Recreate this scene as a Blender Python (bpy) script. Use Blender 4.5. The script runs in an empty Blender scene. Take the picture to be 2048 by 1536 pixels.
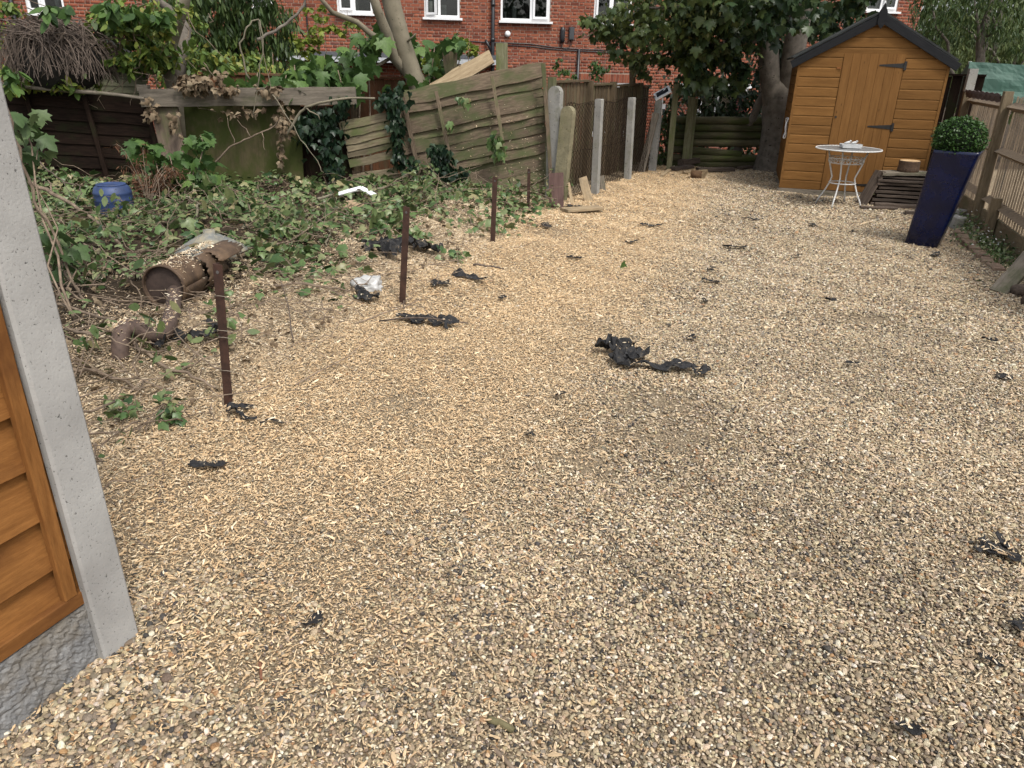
import bpy, math, random
import numpy as np
from mathutils import Vector, Matrix, Quaternion, noise

random.seed(11)
RNG = np.random.default_rng(11)
SC = bpy.context.scene
COL = SC.collection
rad = math.radians

# ------------------------------------------------------------------ camera
FPX, CAMH, PITCH, ROLL = 1480.0, 1.55, rad(23.4), rad(1.2)   # focal length in px of the 2048 px photograph
cam_data = bpy.data.cameras.new('camera')
cam = bpy.data.objects.new('camera', cam_data)
COL.objects.link(cam)
SC.camera = cam
cam_data.sensor_width = 36.0
cam_data.lens = 36.0 * FPX / 2048.0
cam_data.clip_start = 0.05
cam_data.clip_end = 400.0
fwd = Vector((0, math.cos(PITCH), -math.sin(PITCH)))
r0 = Vector((1, 0, 0))
u0 = r0.cross(fwd)
rgt = r0 * math.cos(ROLL) + u0 * math.sin(ROLL)
upv = -r0 * math.sin(ROLL) + u0 * math.cos(ROLL)
CAM = Vector((0, 0, CAMH))
cam.matrix_world = Matrix(((rgt.x, upv.x, -fwd.x, CAM.x), (rgt.y, upv.y, -fwd.y, CAM.y),
                           (rgt.z, upv.z, -fwd.z, CAM.z), (0, 0, 0, 1)))

# ------------------------------------------------------------------ sky, sun, exposure
SUN_EL, SUN_AZ = rad(58), rad(150)          # compass azimuth from +Y, clockwise: behind the camera, to the right
world = bpy.data.worlds.new('World')
SC.world = world
world.use_nodes = True
wn = world.node_tree
bg = wn.nodes['Background']
sky = wn.nodes.new('ShaderNodeTexSky')
sky.sky_type = 'NISHITA'
sky.sun_disc = False
sky.sun_elevation = SUN_EL
sky.sun_rotation = SUN_AZ
sky.air_density = 1.0
sky.dust_density = 4.0
sky.ozone_density = 0.6
hsv = wn.nodes.new('ShaderNodeHueSaturation')      # cloud cover: the sky light is nearly white
hsv.inputs['Saturation'].default_value = 0.30
wn.links.new(sky.outputs[0], hsv.inputs['Color'])
wn.links.new(hsv.outputs[0], bg.inputs['Color'])
bg.inputs['Strength'].default_value = 0.15
sun_data = bpy.data.lights.new('sun', 'SUN')
sun_data.energy = 1.5
sun_data.angle = rad(10)
sun_data.color = (1.0, 0.95, 0.87)
sun = bpy.data.objects.new('sun', sun_data)
COL.objects.link(sun)
sd = Vector((math.sin(SUN_AZ) * math.cos(SUN_EL), math.cos(SUN_AZ) * math.cos(SUN_EL), math.sin(SUN_EL)))
sun.rotation_euler = sd.to_track_quat('Z', 'Y').to_euler()
sun.location = sd * 40
vs = SC.view_settings
vs.view_transform = 'Standard'
vs.look = 'None'
vs.exposure = 0.58
vs.gamma = 1.0
vs.use_curve_mapping = False
SC.cycles.max_bounces = 6
SC.cycles.transparent_max_bounces = 8

# ------------------------------------------------------------------ ground height and pixel helpers
def sstep(a, b, x):
    t = np.clip((np.asarray(x, float) - a) / (b - a), 0, 1)
    return t * t * (3 - 2 * t)

def line_off(x, y):
    """signed metres to the right of the row of rusty stakes"""
    return (np.asarray(x) + 1.36) * math.cos(rad(18)) - (np.asarray(y) - 3.22) * math.sin(rad(18))

def hgt(x, y):
    x = np.asarray(x, float); y = np.asarray(y, float)
    d = line_off(x, y)
    bank = sstep(0.25, -1.2, d) * 0.17 * sstep(2.3, 3.3, y)
    und = 0.012 * np.sin(x * 2.1 + 0.6) * np.cos(y * 1.7) + 0.008 * np.sin(x * 4.7 - y * 3.9) + 0.005 * np.sin(x * 9.1 + y * 7.3)
    lump = 0.065 * sstep(0.0, -0.8, d) * (np.sin(x * 3.3 + y * 1.2) * np.sin(y * 4.1 - x) + 0.5 * np.sin(x * 7.9 + 2) * np.sin(y * 8.3))
    ridge = 0.05 * np.exp(-((d - 0.25) / 0.35) ** 2) * sstep(2.6, 3.4, y) * (0.6 + 0.4 * np.sin(y * 5))
    drop = -1.0 * sstep(14.5, 19.5, y)
    return bank + und + lump * sstep(2.3, 3.3, y) + ridge + drop

def ray(px, py):
    return fwd + rgt * ((px - 1024) / FPX) - upv * ((py - 768) / FPX)

def G(px, py, z=None):
    """the point of the ground seen at a pixel of the photograph"""
    d = ray(px, py)
    if z is not None:
        return CAM + d * ((z - CAMH) / d.z)
    ts = np.linspace((0.6 - CAMH) / d.z, (-0.3 - CAMH) / d.z, 900)      # march down the sight line to the first ground it meets
    gap = CAMH + d.z * ts - hgt(d.x * ts, d.y * ts)
    i = max(1, int(np.argmax(gap < 0)))
    t = ts[i - 1] + (ts[i] - ts[i - 1]) * gap[i - 1] / (gap[i - 1] - gap[i])
    p = CAM + d * float(t)
    p.z = float(hgt(p.x, p.y))
    return p

def P(px, py, Y):
    """the point seen at a pixel at distance Y along the garden"""
    d = ray(px, py)
    return CAM + d * (Y / d.y)

def on(x, y, dz=0.0):
    return Vector((x, y, float(hgt(x, y)) + dz))

# ------------------------------------------------------------------ mesh helpers
class MB:
    def __init__(self):
        self.v = []; self.f = []; self.c = []; self.n = 0
    def add(self, verts, faces, col=None):
        base = self.n
        self.v.extend([tuple(p) for p in verts]); self.n += len(verts)
        self.f.extend([tuple(i + base for i in f) for f in faces])
        if col is not None:
            self.c.extend([col] * len(verts))
        return base
    def box(self, c, s, rot=None, col=None):
        hx, hy, hz = s[0] / 2, s[1] / 2, s[2] / 2
        vs_ = [Vector((x, y, z)) for x in (-hx, hx) for y in (-hy, hy) for z in (-hz, hz)]
        if rot is not None:
            vs_ = [rot @ p for p in vs_]
        c = Vector(c)
        self.add([p + c for p in vs_], [(0, 1, 3, 2), (4, 6, 7, 5), (0, 4, 5, 1), (2, 3, 7, 6), (0, 2, 6, 4), (1, 5, 7, 3)], col)
    def tube(self, pts, radii, n=8, cap=True, jit=0.0, col=None):
        pts = [Vector(p) for p in pts]
        if not hasattr(radii, '__len__'):
            radii = [radii] * len(pts)
        rings = []
        t0 = (pts[1] - pts[0]).normalized()
        a = Vector((0, 0, 1)) if abs(t0.z) < 0.9 else Vector((1, 0, 0))
        x = t0.cross(a).normalized()
        for i, p in enumerate(pts):
            if i == 0: t = t0
            elif i == len(pts) - 1: t = (pts[i] - pts[i - 1]).normalized()
            else: t = ((pts[i + 1] - pts[i]).normalized() + (pts[i] - pts[i - 1]).normalized()).normalized()
            x = (x - t * x.dot(t)).normalized()
            y = t.cross(x)
            rr = []
            for k in range(n):
                an = 2 * math.pi * k / n
                r = radii[i] * (1 + random.uniform(-jit, jit))
                rr.append(p + x * (r * math.cos(an)) + y * (r * math.sin(an)))
            rings.append(rr)
        vs_ = [q for rr in rings for q in rr]
        fs = []
        for i in range(len(pts) - 1):
            for k in range(n):
                k2 = (k + 1) % n
                fs.append((i * n + k, i * n + k2, (i + 1) * n + k2, (i + 1) * n + k))
        if cap:
            fs.append(tuple(range(n - 1, -1, -1)))
            fs.append(tuple((len(pts) - 1) * n + k for k in range(n)))
        self.add(vs_, fs, col)
    def lathe(self, prof, c=(0, 0, 0), n=24, rot=None):
        c = Vector(c)
        vs_ = []
        for r, z in prof:
            for k in range(n):
                an = 2 * math.pi * k / n
                p = Vector((r * math.cos(an), r * math.sin(an), z))
                vs_.append((rot @ p if rot is not None else p) + c)
        fs = []
        for i in range(len(prof) - 1):
            for k in range(n):
                k2 = (k + 1) % n
                fs.append((i * n + k, i * n + k2, (i + 1) * n + k2, (i + 1) * n + k))
        fs.append(tuple(range(n - 1, -1, -1)))
        fs.append(tuple((len(prof) - 1) * n + k for k in range(n)))
        self.add(vs_, fs)
    def prism(self, poly, p0, ex, ey, ez, t):
        """polygon in the plane (ex, ey) at p0, extruded by t along ez"""
        p0 = Vector(p0); ex = Vector(ex); ey = Vector(ey); ez = Vector(ez)
        n = len(poly)
        a = [p0 + ex * x + ey * y for x, y in poly]
        b = [p + ez * t for p in a]
        self.add(a + b, [tuple(range(n - 1, -1, -1)), tuple(range(n, 2 * n))] +
                 [(i, (i + 1) % n, n + (i + 1) % n, n + i) for i in range(n)])
    def mesh(self, name, mat=None, smooth=False):
        me = bpy.data.meshes.new(name)
        me.from_pydata(self.v, [], self.f)
        if self.c:
            at = me.attributes.new('lc', 'FLOAT', 'POINT')
            at.data.foreach_set('value', np.array(self.c, np.float32))
        if mat is not None:
            me.materials.append(mat)
        if smooth:
            me.polygons.foreach_set('use_smooth', [True] * len(me.polygons))
        me.validate()
        me.update()
        return me

def fast_mesh(name, V, F, mat=None, lc=None, smooth=False):
    """V (n,3), F (m,k) all faces of one size"""
    me = bpy.data.meshes.new(name)
    V = np.asarray(V, np.float32); F = np.asarray(F, np.int32)
    m, k = F.shape
    me.vertices.add(len(V)); me.vertices.foreach_set('co', V.ravel())
    me.loops.add(m * k); me.loops.foreach_set('vertex_index', F.ravel())
    me.polygons.add(m)
    me.polygons.foreach_set('loop_start', np.arange(0, m * k, k, dtype=np.int32))
    me.polygons.foreach_set('loop_total', np.full(m, k, np.int32))
    if smooth:
        me.polygons.foreach_set('use_smooth', np.ones(m, bool))
    if lc is not None:
        at = me.attributes.new('lc', 'FLOAT', 'POINT')
        at.data.foreach_set('value', np.asarray(lc, np.float32))
    if mat is not None:
        me.materials.append(mat)
    me.update(calc_edges=True)
    return me

ROOTS = {}
def tag(o, label=None, cat=None, group=None, kind=None):
    if label: o['label'] = label
    if cat: o['category'] = cat
    if group: o['group'] = group
    if kind: o['kind'] = kind
    return o

def thing(name, label, cat, loc=(0, 0, 0), rz=0.0, group=None):
    o = bpy.data.objects.new(name, None)
    o.empty_display_size = 0.1
    COL.objects.link(o)
    o.location = loc
    o.rotation_euler = (0, 0, rz)
    ROOTS[o.name] = Matrix.Translation(Vector(loc)) @ Matrix.Rotation(rz, 4, 'Z')
    return tag(o, label, cat, group)

def wmat(o):
    if o.name in ROOTS: return ROOTS[o.name]
    return Matrix.Identity(4)

def put(name, me, parent=None, M=None, local=False):
    """link a mesh; M is its world matrix, or its matrix in the parent when local"""
    o = bpy.data.objects.new(name, me)
    COL.objects.link(o)
    M = M if M is not None else Matrix.Identity(4)
    if parent is not None:
        pw = wmat(parent)
        o.parent = parent
        ML = M if local else pw.inverted() @ M
        o.matrix_basis = ML
        ROOTS[o.name] = pw @ ML
    else:
        o.matrix_basis = M
        ROOTS[o.name] = M
    return o

def part(parent, name, mb, mat, smooth=False):
    """mesh given in world coordinates, stored around the parent's origin"""
    return put_world(name, mb, mat, parent, smooth)

def put_world(name, mb, mat, parent=None, smooth=False, origin=None):
    if parent is not None:
        W = wmat(parent)
    else:
        W = Matrix.Translation(Vector(origin) if origin is not None else Vector(mb.v[0]))
    Wi = W.inverted()
    mb.v = [tuple(Wi @ Vector(p)) for p in mb.v]
    return put(name, mb.mesh(name, mat, smooth), parent, Matrix.Identity(4) if parent is not None else W, local=parent is not None)

def frame(p0, p1, nrm):
    """matrix with X from p0 to p1 and Z as near the normal as it can be; origin at p0"""
    p0 = Vector(p0); p1 = Vector(p1)
    x = (p1 - p0).normalized()
    z = Vector(nrm); z = (z - x * z.dot(x)).normalized()
    y = z.cross(x)
    M = Matrix((x, y, z)).transposed().to_4x4()
    M.translation = p0
    return M, (p1 - p0).length

def board_mesh(L, W, T, mat, n=4, wob=0.004, warp=0.0, cham=0.003, seed=0, ends=0.0, halfround=False, taper=0.0):
    """a plank along local X, width along Y, thickness along Z, with uneven edges"""
    rr = random.Random(seed)
    mb = MB()
    rings = []
    ph = rr.uniform(0, 6)
    for i in range(n + 1):
        t = i / n
        x = L * t
        if i == 0: x += rr.uniform(-ends, ends)
        if i == n: x += rr.uniform(-ends, ends)
        w = W * (1 - taper * t)
        a = rr.uniform(-wob, wob); b = rr.uniform(-wob, wob)
        dz = warp * math.sin(math.pi * t) + rr.uniform(-wob, wob) * 0.4
        y0, y1 = -w / 2 + a, w / 2 + b
        if halfround:
            prof = [(y0, -T * .05)]
            for k in range(1, 7):
                an = math.pi * k / 7
                prof.append((-math.cos(an) * (y1 - y0) / 2 + (y0 + y1) / 2, T * math.sin(an)))
            prof.append((y1, -T * .05))
            prof = prof[::-1]
        elif cham > 0:
            c = cham
            prof = [(y0 + c, -T / 2), (y1 - c, -T / 2), (y1, -T / 2 + c), (y1, T / 2 - c), (y1 - c, T / 2), (y0 + c, T / 2), (y0, T / 2 - c), (y0, -T / 2 + c)]
        else:
            prof = [(y0, -T / 2), (y1, -T / 2), (y1, T / 2), (y0, T / 2)]
        rings.append([(x, y, z + dz) for y, z in prof])
    m = len(rings[0])
    vs_ = [p for r in rings for p in r]
    fs = [(i * m + k, i * m + (k + 1) % m, (i + 1) * m + (k + 1) % m, (i + 1) * m + k) for i in range(n) for k in range(m)]
    fs = [f[::-1] for f in fs]
    fs.append(tuple(range(m)))
    fs.append(tuple(n * m + k for k in range(m - 1, -1, -1)))
    mb.add(vs_, fs)
    me = mb.mesh('plank', mat)
    me.flip_normals()
    return me

SEED = [0]
def board(parent, name, p0, p1, nrm, W, T, mat, **kw):
    M, L = frame(p0, p1, nrm)
    SEED[0] += 1
    kw.setdefault('seed', SEED[0])
    return put(name, board_mesh(L, W, T, mat, **kw), parent, M)

def scatter_gn(name, pts, rot, scl, col, idx, sources, label=None, cat=None, kind='stuff'):
    """one object: a point mesh whose points carry small source meshes"""
    me = bpy.data.meshes.new(name)
    N = len(pts)
    me.vertices.add(N)
    me.vertices.foreach_set('co', np.asarray(pts, np.float32).ravel())
    def at(nm, ty, key, arr, dt=np.float32):
        a = me.attributes.new(nm, ty, 'POINT')
        a.data.foreach_set(key, np.asarray(arr, dt).ravel())
    at('i_rot', 'FLOAT_VECTOR', 'vector', rot)
    at('i_scl', 'FLOAT_VECTOR', 'vector', scl)
    c4 = np.ones((N, 4), np.float32); c4[:, :3] = col
    at('i_col', 'FLOAT_COLOR', 'color', c4)
    at('i_idx', 'INT', 'value', idx, np.int32)
    o = put(name, me)
    ng = bpy.data.node_groups.new(name + '_nodes', 'GeometryNodeTree')
    ng.interface.new_socket('Geometry', in_out='INPUT', socket_type='NodeSocketGeometry')
    ng.interface.new_socket('Geometry', in_out='OUTPUT', socket_type='NodeSocketGeometry')
    nd = ng.nodes; lk = ng.links
    gi = nd.new('NodeGroupInput'); go = nd.new('NodeGroupOutput')
    jn = nd.new('GeometryNodeJoinGeometry')
    for i, s in enumerate(reversed(sources)):
        so = bpy.data.objects.new(name + '_piece', s)
        oi = nd.new('GeometryNodeObjectInfo')
        oi.inputs['Object'].default_value = so
        oi.inputs['As Instance'].default_value = True
        lk.new(oi.outputs['Geometry'], jn.inputs[0])
    ip = nd.new('GeometryNodeInstanceOnPoints')
    m2p = nd.new('GeometryNodeMeshToPoints')
    lk.new(gi.outputs[0], m2p.inputs['Mesh'])
    lk.new(m2p.outputs[0], ip.inputs['Points'])
    lk.new(jn.outputs[0], ip.inputs['Instance'])
    ip.inputs['Pick Instance'].default_value = True
    def named(nm, ty):
        n_ = nd.new('GeometryNodeInputNamedAttribute'); n_.data_type = ty
        n_.inputs['Name'].default_value = nm
        return n_.outputs['Attribute']
    lk.new(named('i_idx', 'INT'), ip.inputs['Instance Index'])
    e2r = nd.new('FunctionNodeEulerToRotation')
    lk.new(named('i_rot', 'FLOAT_VECTOR'), e2r.inputs[0])
    lk.new(e2r.outputs[0], ip.inputs['Rotation'])
    lk.new(named('i_scl', 'FLOAT_VECTOR'), ip.inputs['Scale'])
    lk.new(ip.outputs[0], go.inputs[0])
    md = o.modifiers.new('scatter', 'NODES')
    md.node_group = ng
    tag(o, label, cat, None, kind)
    return o

# ------------------------------------------------------------------ materials
def new_mat(name):
    m = bpy.data.materials.new(name)
    m.use_nodes = True
    nt = m.node_tree
    return m, nt, nt.nodes['Principled BSDF']

def N(nt, ty, **kw):
    n = nt.nodes.new(ty)
    for k, v in kw.items():
        if k in n.inputs.keys(): n.inputs[k].default_value = v
        else: setattr(n, k, v)
    return n

def ramp(nt, fac, stops):
    r = nt.nodes.new('ShaderNodeValToRGB')
    while len(r.color_ramp.elements) < len(stops):
        r.color_ramp.elements.new(0.5)
    for e, (p, c) in zip(r.color_ramp.elements, stops):
        e.position = p; e.color = (*c, 1)
    nt.links.new(fac, r.inputs[0])
    return r.outputs[0]

def mix(nt, fac, a, b, mode='MIX'):
    m = nt.nodes.new('ShaderNodeMix'); m.data_type = 'RGBA'; m.blend_type = mode
    for sock, v in ((m.inputs[0], fac), (m.inputs[6], a), (m.inputs[7], b)):
        if isinstance(v, (int, float)): sock.default_value = v
        elif isinstance(v, tuple): sock.default_value = (*v, 1)
        else: nt.links.new(v, sock)
    return m.outputs[2]

def coords(nt, scale=(1, 1, 1), space='Object', rnd=True):
    tc = nt.nodes.new('ShaderNodeTexCoord')
    mp = nt.nodes.new('ShaderNodeMapping')
    mp.inputs['Scale'].default_value = scale
    src = tc.outputs[space]
    if rnd:
        oi = nt.nodes.new('ShaderNodeObjectInfo')
        mul = nt.nodes.new('ShaderNodeVectorMath'); mul.operation = 'MULTIPLY_ADD'
        cx = nt.nodes.new('ShaderNodeCombineXYZ')
        for k in range(3): nt.links.new(oi.outputs['Random'], cx.inputs[k])
        nt.links.new(cx.outputs[0], mul.inputs[0])
        mul.inputs[1].default_value = (31, 17, 23)
        nt.links.new(src, mul.inputs[2])
        src = mul.outputs[0]
    nt.links.new(src, mp.inputs[0])
    return mp.outputs[0]

def noise_t(nt, vec, scale, detail=4, rough=0.6):
    n = nt.nodes.new('ShaderNodeTexNoise')
    n.inputs['Scale'].default_value = scale
    n.inputs['Detail'].default_value = detail
    n.inputs['Roughness'].default_value = rough
    nt.links.new(vec, n.inputs['Vector'])
    return n.outputs['Fac']

def bump(nt, bs, h, strength=0.4, dist=0.01):
    b = nt.nodes.new('ShaderNodeBump')
    b.inputs['Strength'].default_value = strength
    b.inputs['Distance'].default_value = dist
    nt.links.new(h, b.inputs['Height'])
    nt.links.new(b.outputs[0], bs.inputs['Normal'])

def vary(nt, col, lo=0.8, hi=1.2):
    """every object a little lighter or darker than the next"""
    oi = nt.nodes.new('ShaderNodeObjectInfo')
    mr = nt.nodes.new('ShaderNodeMapRange')
    mr.inputs['To Min'].default_value = lo; mr.inputs['To Max'].default_value = hi
    nt.links.new(oi.outputs['Random'], mr.inputs[0])
    h = nt.nodes.new('ShaderNodeHueSaturation')
    nt.links.new(mr.outputs[0], h.inputs['Value'])
    nt.links.new(col, h.inputs['Color'])
    return h.outputs[0]

def wood(name, dark, light, grain=14.0, rough=0.8, patch=None, patch_amt=0.5, var=(0.8, 1.2), bmp=0.4, knots=True, spec=0.25, fine=0.5):
    m, nt, bs = new_mat(name)
    v = coords(nt, (1, 9, 9))
    g = noise_t(nt, v, grain * 0.45, 6, 0.65)
    c = ramp(nt, g, [(0.3, dark), (0.7, light)])
    fn_ = noise_t(nt, v, grain * 2.2, 4, 0.7)
    c = mix(nt, fine, c, ramp(nt, fn_, [(0.32, (0.45, 0.43, 0.42)), (0.55, (1, 1, 1))]), 'MULTIPLY')
    if knots:
        vk = coords(nt, (2.2, 7, 7))
        vo = nt.nodes.new('ShaderNodeTexVoronoi'); vo.inputs['Scale'].default_value = 1.6
        nt.links.new(vk, vo.inputs['Vector'])
        kf = ramp(nt, vo.outputs['Distance'], [(0.03, (1, 1, 1)), (0.09, (0, 0, 0))])
        c = mix(nt, kf, c, tuple(x * 0.45 for x in dark))
    if patch is not None:
        v2 = coords(nt, (1, 1.6, 1.6))
        p = noise_t(nt, v2, 2.6, 5, 0.65)
        pf = ramp(nt, p, [(0.62 - patch_amt * 0.3, (0, 0, 0)), (0.78 - patch_amt * 0.25, (1, 1, 1))])
        c = mix(nt, pf, c, patch)
    c = vary(nt, c, *var)
    nt.links.new(c, bs.inputs['Base Color'])
    bs.inputs['Roughness'].default_value = rough
    bs.inputs['Specular IOR Level'].default_value = spec
    bump(nt, bs, g, bmp, 0.004)
    return m

def stony(name, dark, light, scale=8, rough=0.9, speck=None, bmp=0.5, bscale=60, stain=None, var=(0.92, 1.08), spec=0.3):
    m, nt, bs = new_mat(name)
    v = coords(nt)
    a = noise_t(nt, v, scale, 5, 0.6)
    c = ramp(nt, a, [(0.3, dark), (0.72, light)])
    f = noise_t(nt, v, bscale, 3, 0.6)
    if speck is not None:
        sf = ramp(nt, f, [(0.30, (1, 1, 1)), (0.37, (0, 0, 0))])
        c = mix(nt, mix(nt, ramp(nt, noise_t(nt, v, 7, 3), [(0.34, (0, 0, 0)), (0.5, (1, 1, 1))]), (0, 0, 0), sf), c, speck)
    if stain is not None:
        s = noise_t(nt, v, 3.0, 5, 0.7)
        c = mix(nt, ramp(nt, s, [(0.5, (0, 0, 0)), (0.68, (1, 1, 1))]), c, stain)
    c = vary(nt, c, *var)
    nt.links.new(c, bs.inputs['Base Color'])
    bs.inputs['Roughness'].default_value = rough
    bs.inputs['Specular IOR Level'].default_value = spec
    bump(nt, bs, f, bmp, 0.006)
    return m

def leafy(name, cols, rough=0.5, trans=0.25):
    m, nt, bs = new_mat(name)
    at = nt.nodes.new('ShaderNodeAttribute'); at.attribute_name = 'lc'
    k = len(cols)
    c = ramp(nt, at.outputs['Fac'], [(i / (k - 1), c_) for i, c_ in enumerate(cols)])
    v = coords(nt, rnd=False)
    n_ = noise_t(nt, v, 40, 2)
    c = mix(nt, 0.35, c, ramp(nt, n_, [(0.35, (0.35, 0.35, 0.35)), (0.65, (1, 1, 1))]), 'MULTIPLY')
    nt.links.new(c, bs.inputs['Base Color'])
    bs.inputs['Roughness'].default_value = rough
    bs.inputs['Specular IOR Level'].default_value = 0.35
    tr = nt.nodes.new('ShaderNodeBsdfTranslucent')
    nt.links.new(c, tr.inputs['Color'])
    mx = nt.nodes.new('ShaderNodeMixShader'); mx.inputs[0].default_value = trans
    nt.links.new(bs.outputs[0], mx.inputs[1]); nt.links.new(tr.outputs[0], mx.inputs[2])
    nt.links.new(mx.outputs[0], nt.nodes['Material Output'].inputs['Surface'])
    return m

def plain(name, col, rough=0.5, metal=0.0, spec=0.5, noise_amt=0.15, nscale=20, bmp=0.0, bscale=30, coat=0.0):
    m, nt, bs = new_mat(name)
    v = coords(nt)
    a = noise_t(nt, v, nscale, 4)
    lo = tuple(x * (1 - noise_amt) for x in col); hi = tuple(min(1, x * (1 + noise_amt)) for x in col)
    c = ramp(nt, a, [(0.3, lo), (0.7, hi)])
    nt.links.new(c, bs.inputs['Base Color'])
    bs.inputs['Roughness'].default_value = rough
    bs.inputs['Metallic'].default_value = metal
    bs.inputs['Specular IOR Level'].default_value = spec
    bs.inputs['Coat Weight'].default_value = coat
    if bmp: bump(nt, bs, noise_t(nt, v, bscale, 4), bmp, 0.01)
    return m

def rusty(name, dark, light, scale=14):
    m, nt, bs = new_mat(name)
    v = coords(nt)
    a = noise_t(nt, v, scale, 6, 0.7)
    c = ramp(nt, a, [(0.3, dark), (0.5, tuple((x + y) / 2 for x, y in zip(dark, light))), (0.72, light)])
    nt.links.new(c, bs.inputs['Base Color'])
    bs.inputs['Roughness'].default_value = 0.75
    bs.inputs['Metallic'].default_value = 0.15
    bump(nt, bs, noise_t(nt, v, 60, 5), 0.4, 0.004)
    return m

# ------------------------------------------------------------------ leaves
def leaf_template(kind):
    """flat outline (fan round a centre) lying in XY, stalk at the origin, tip towards +Y, length about 1"""
    if kind == 'maple':
        pts = [(0.0, 0.0), (0.20, 0.02), (0.38, -0.06), (0.36, 0.12), (0.60, 0.24), (0.46, 0.34), (0.56, 0.58), (0.36, 0.52), (0.24, 0.56),
               (0.22, 0.72), (0.0, 1.0), (-0.22, 0.72), (-0.24, 0.56), (-0.36, 0.52), (-0.56, 0.58), (-0.46, 0.34), (-0.60, 0.24), (-0.36, 0.12), (-0.38, -0.06), (-0.20, 0.02)]
        cz = 0.05; cy = 0.30
    elif kind == 'ivy':
        pts = [(0.0, 0.02), (0.26, -0.08), (0.42, 0.12), (0.52, 0.36), (0.28, 0.44), (0.22, 0.62), (0.0, 1.0), (-0.22, 0.62), (-0.28, 0.44), (-0.52, 0.36), (-0.42, 0.12), (-0.26, -0.08)]
        cz = 0.06; cy = 0.34
    elif kind == 'oval':
        pts = [(0, 0), (0.18, 0.18), (0.26, 0.45), (0.16, 0.78), (0, 1.0), (-0.16, 0.78), (-0.26, 0.45), (-0.18, 0.18)]
        cz = -0.07; cy = 0.45
    elif kind == 'slim':
        pts = [(0, 0), (0.10, 0.3), (0.08, 0.7), (0, 1.0), (-0.08, 0.7), (-0.10, 0.3)]
        cz = -0.04; cy = 0.5
    else:  # curled dead leaf
        pts = [(0, 0), (0.3, 0.1), (0.25, 0.4), (0.4, 0.6), (0.1, 0.8), (0, 1.0), (-0.15, 0.75), (-0.35, 0.55), (-0.2, 0.3), (-0.25, 0.05)]
        cz = 0.28; cy = 0.4
    v = [(0, cy, cz)] + [(x, y, -0.22 * abs(x) + (0.25 * ((i * 37) % 5 - 2) * 0.1 if kind == 'dead' else 0)) for i, (x, y) in enumerate(pts)]
    # droop towards the tip
    v = [(x, y, z - 0.18 * y * y) for x, y, z in v]
    n = len(pts)
    f = [(0, 1 + i, 1 + (i + 1) % n) for i in range(n)]
    return np.array(v), np.array(f)

TPL = {k: leaf_template(k) for k in ('maple', 'ivy', 'oval', 'slim', 'dead')}

def leaves_np(pos, size, kind, yaw=None, tilt=(0.2, 1.0), rng=None, dirs=None, roll=0.5):
    """arrays for many leaves; tilt 0 lies flat facing up, 1.5 hangs straight down"""
    rng = rng or RNG
    V0, F0 = TPL[kind]
    pos = np.asarray(pos, float); n = len(pos)
    if yaw is None: yaw = rng.uniform(0, 2 * math.pi, n)
    tl = rng.uniform(tilt[0], tilt[1], n)
    rl = rng.normal(0, roll, n)
    s = np.broadcast_to(size, (n,)) * rng.uniform(0.65, 1.3, n)
    cy, sy = np.cos(yaw), np.sin(yaw); ct, st = np.cos(-tl), np.sin(-tl); cr, sr = np.cos(rl), np.sin(rl)
    Rz = np.zeros((n, 3, 3)); Rz[:, 0, 0] = cy; Rz[:, 0, 1] = -sy; Rz[:, 1, 0] = sy; Rz[:, 1, 1] = cy; Rz[:, 2, 2] = 1
    Rx = np.zeros((n, 3, 3)); Rx[:, 0, 0] = 1; Rx[:, 1, 1] = ct; Rx[:, 1, 2] = -st; Rx[:, 2, 1] = st; Rx[:, 2, 2] = ct
    Ry = np.zeros((n, 3, 3)); Ry[:, 1, 1] = 1; Ry[:, 0, 0] = cr; Ry[:, 0, 2] = sr; Ry[:, 2, 0] = -sr; Ry[:, 2, 2] = cr
    R = Rz @ Rx @ Ry
    V = np.einsum('nij,vj->nvi', R, V0) * s[:, None, None] + pos[:, None, :]
    F = F0[None] + (np.arange(n) * len(V0))[:, None, None]
    lc = np.repeat(np.clip(rng.normal(0.5, 0.24, n), 0, 1), len(V0))
    return V.reshape(-1, 3), F.reshape(-1, 3), lc

def leaf_obj(name, pos, size, kind, mat, parent=None, tilt=(0.2, 1.0), lc_shift=None, origin=None, **kw):
    V, F, lc = leaves_np(pos, size, kind, tilt=tilt, **kw)
    if lc_shift is not None:
        lc = np.clip(lc + np.repeat(lc_shift, len(TPL[kind][0])), 0, 1)
    if parent is not None:
        W = wmat(parent); o3 = np.array(W.translation)
        R = np.array(W.to_3x3()); V = (V - o3) @ R          # inverse rotation
        return put(name, fast_mesh(name, V, F, mat, lc), parent, Matrix.Identity(4), local=True)
    o3 = np.array(origin if origin is not None else V.mean(0))
    return put(name, fast_mesh(name, V - o3, F, mat, lc), None, Matrix.Translation(Vector(o3)))

def crown_pts(blobs, n, rng=None, shell=0.55):
    """points in a union of ellipsoids, thinned into clumps; blobs: (x,y,z,rx,ry,rz)"""
    rng = rng or RNG
    w = np.array([b[3] * b[4] * b[5] for b in blobs]) ** 0.75
    w = w / w.sum()
    out = []
    for b, wi in zip(blobs, w):
        k = max(4, int(n * wi))
        cl = max(3, k // 14)
        d = rng.normal(size=(cl, 3)); d /= np.linalg.norm(d, axis=1)[:, None]
        r = rng.uniform(shell, 1.0, cl) ** 0.7
        cc = d * r[:, None] * np.array(b[3:6]) + np.array(b[:3])
        which = rng.integers(0, cl, k)
        sp = 0.16 * (b[3] * b[4] * b[5]) ** (1 / 3)
        out.append(cc[which] + rng.normal(size=(k, 3)) * sp * np.array([1, 1, 0.7]))
    return np.vstack(out)

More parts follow.
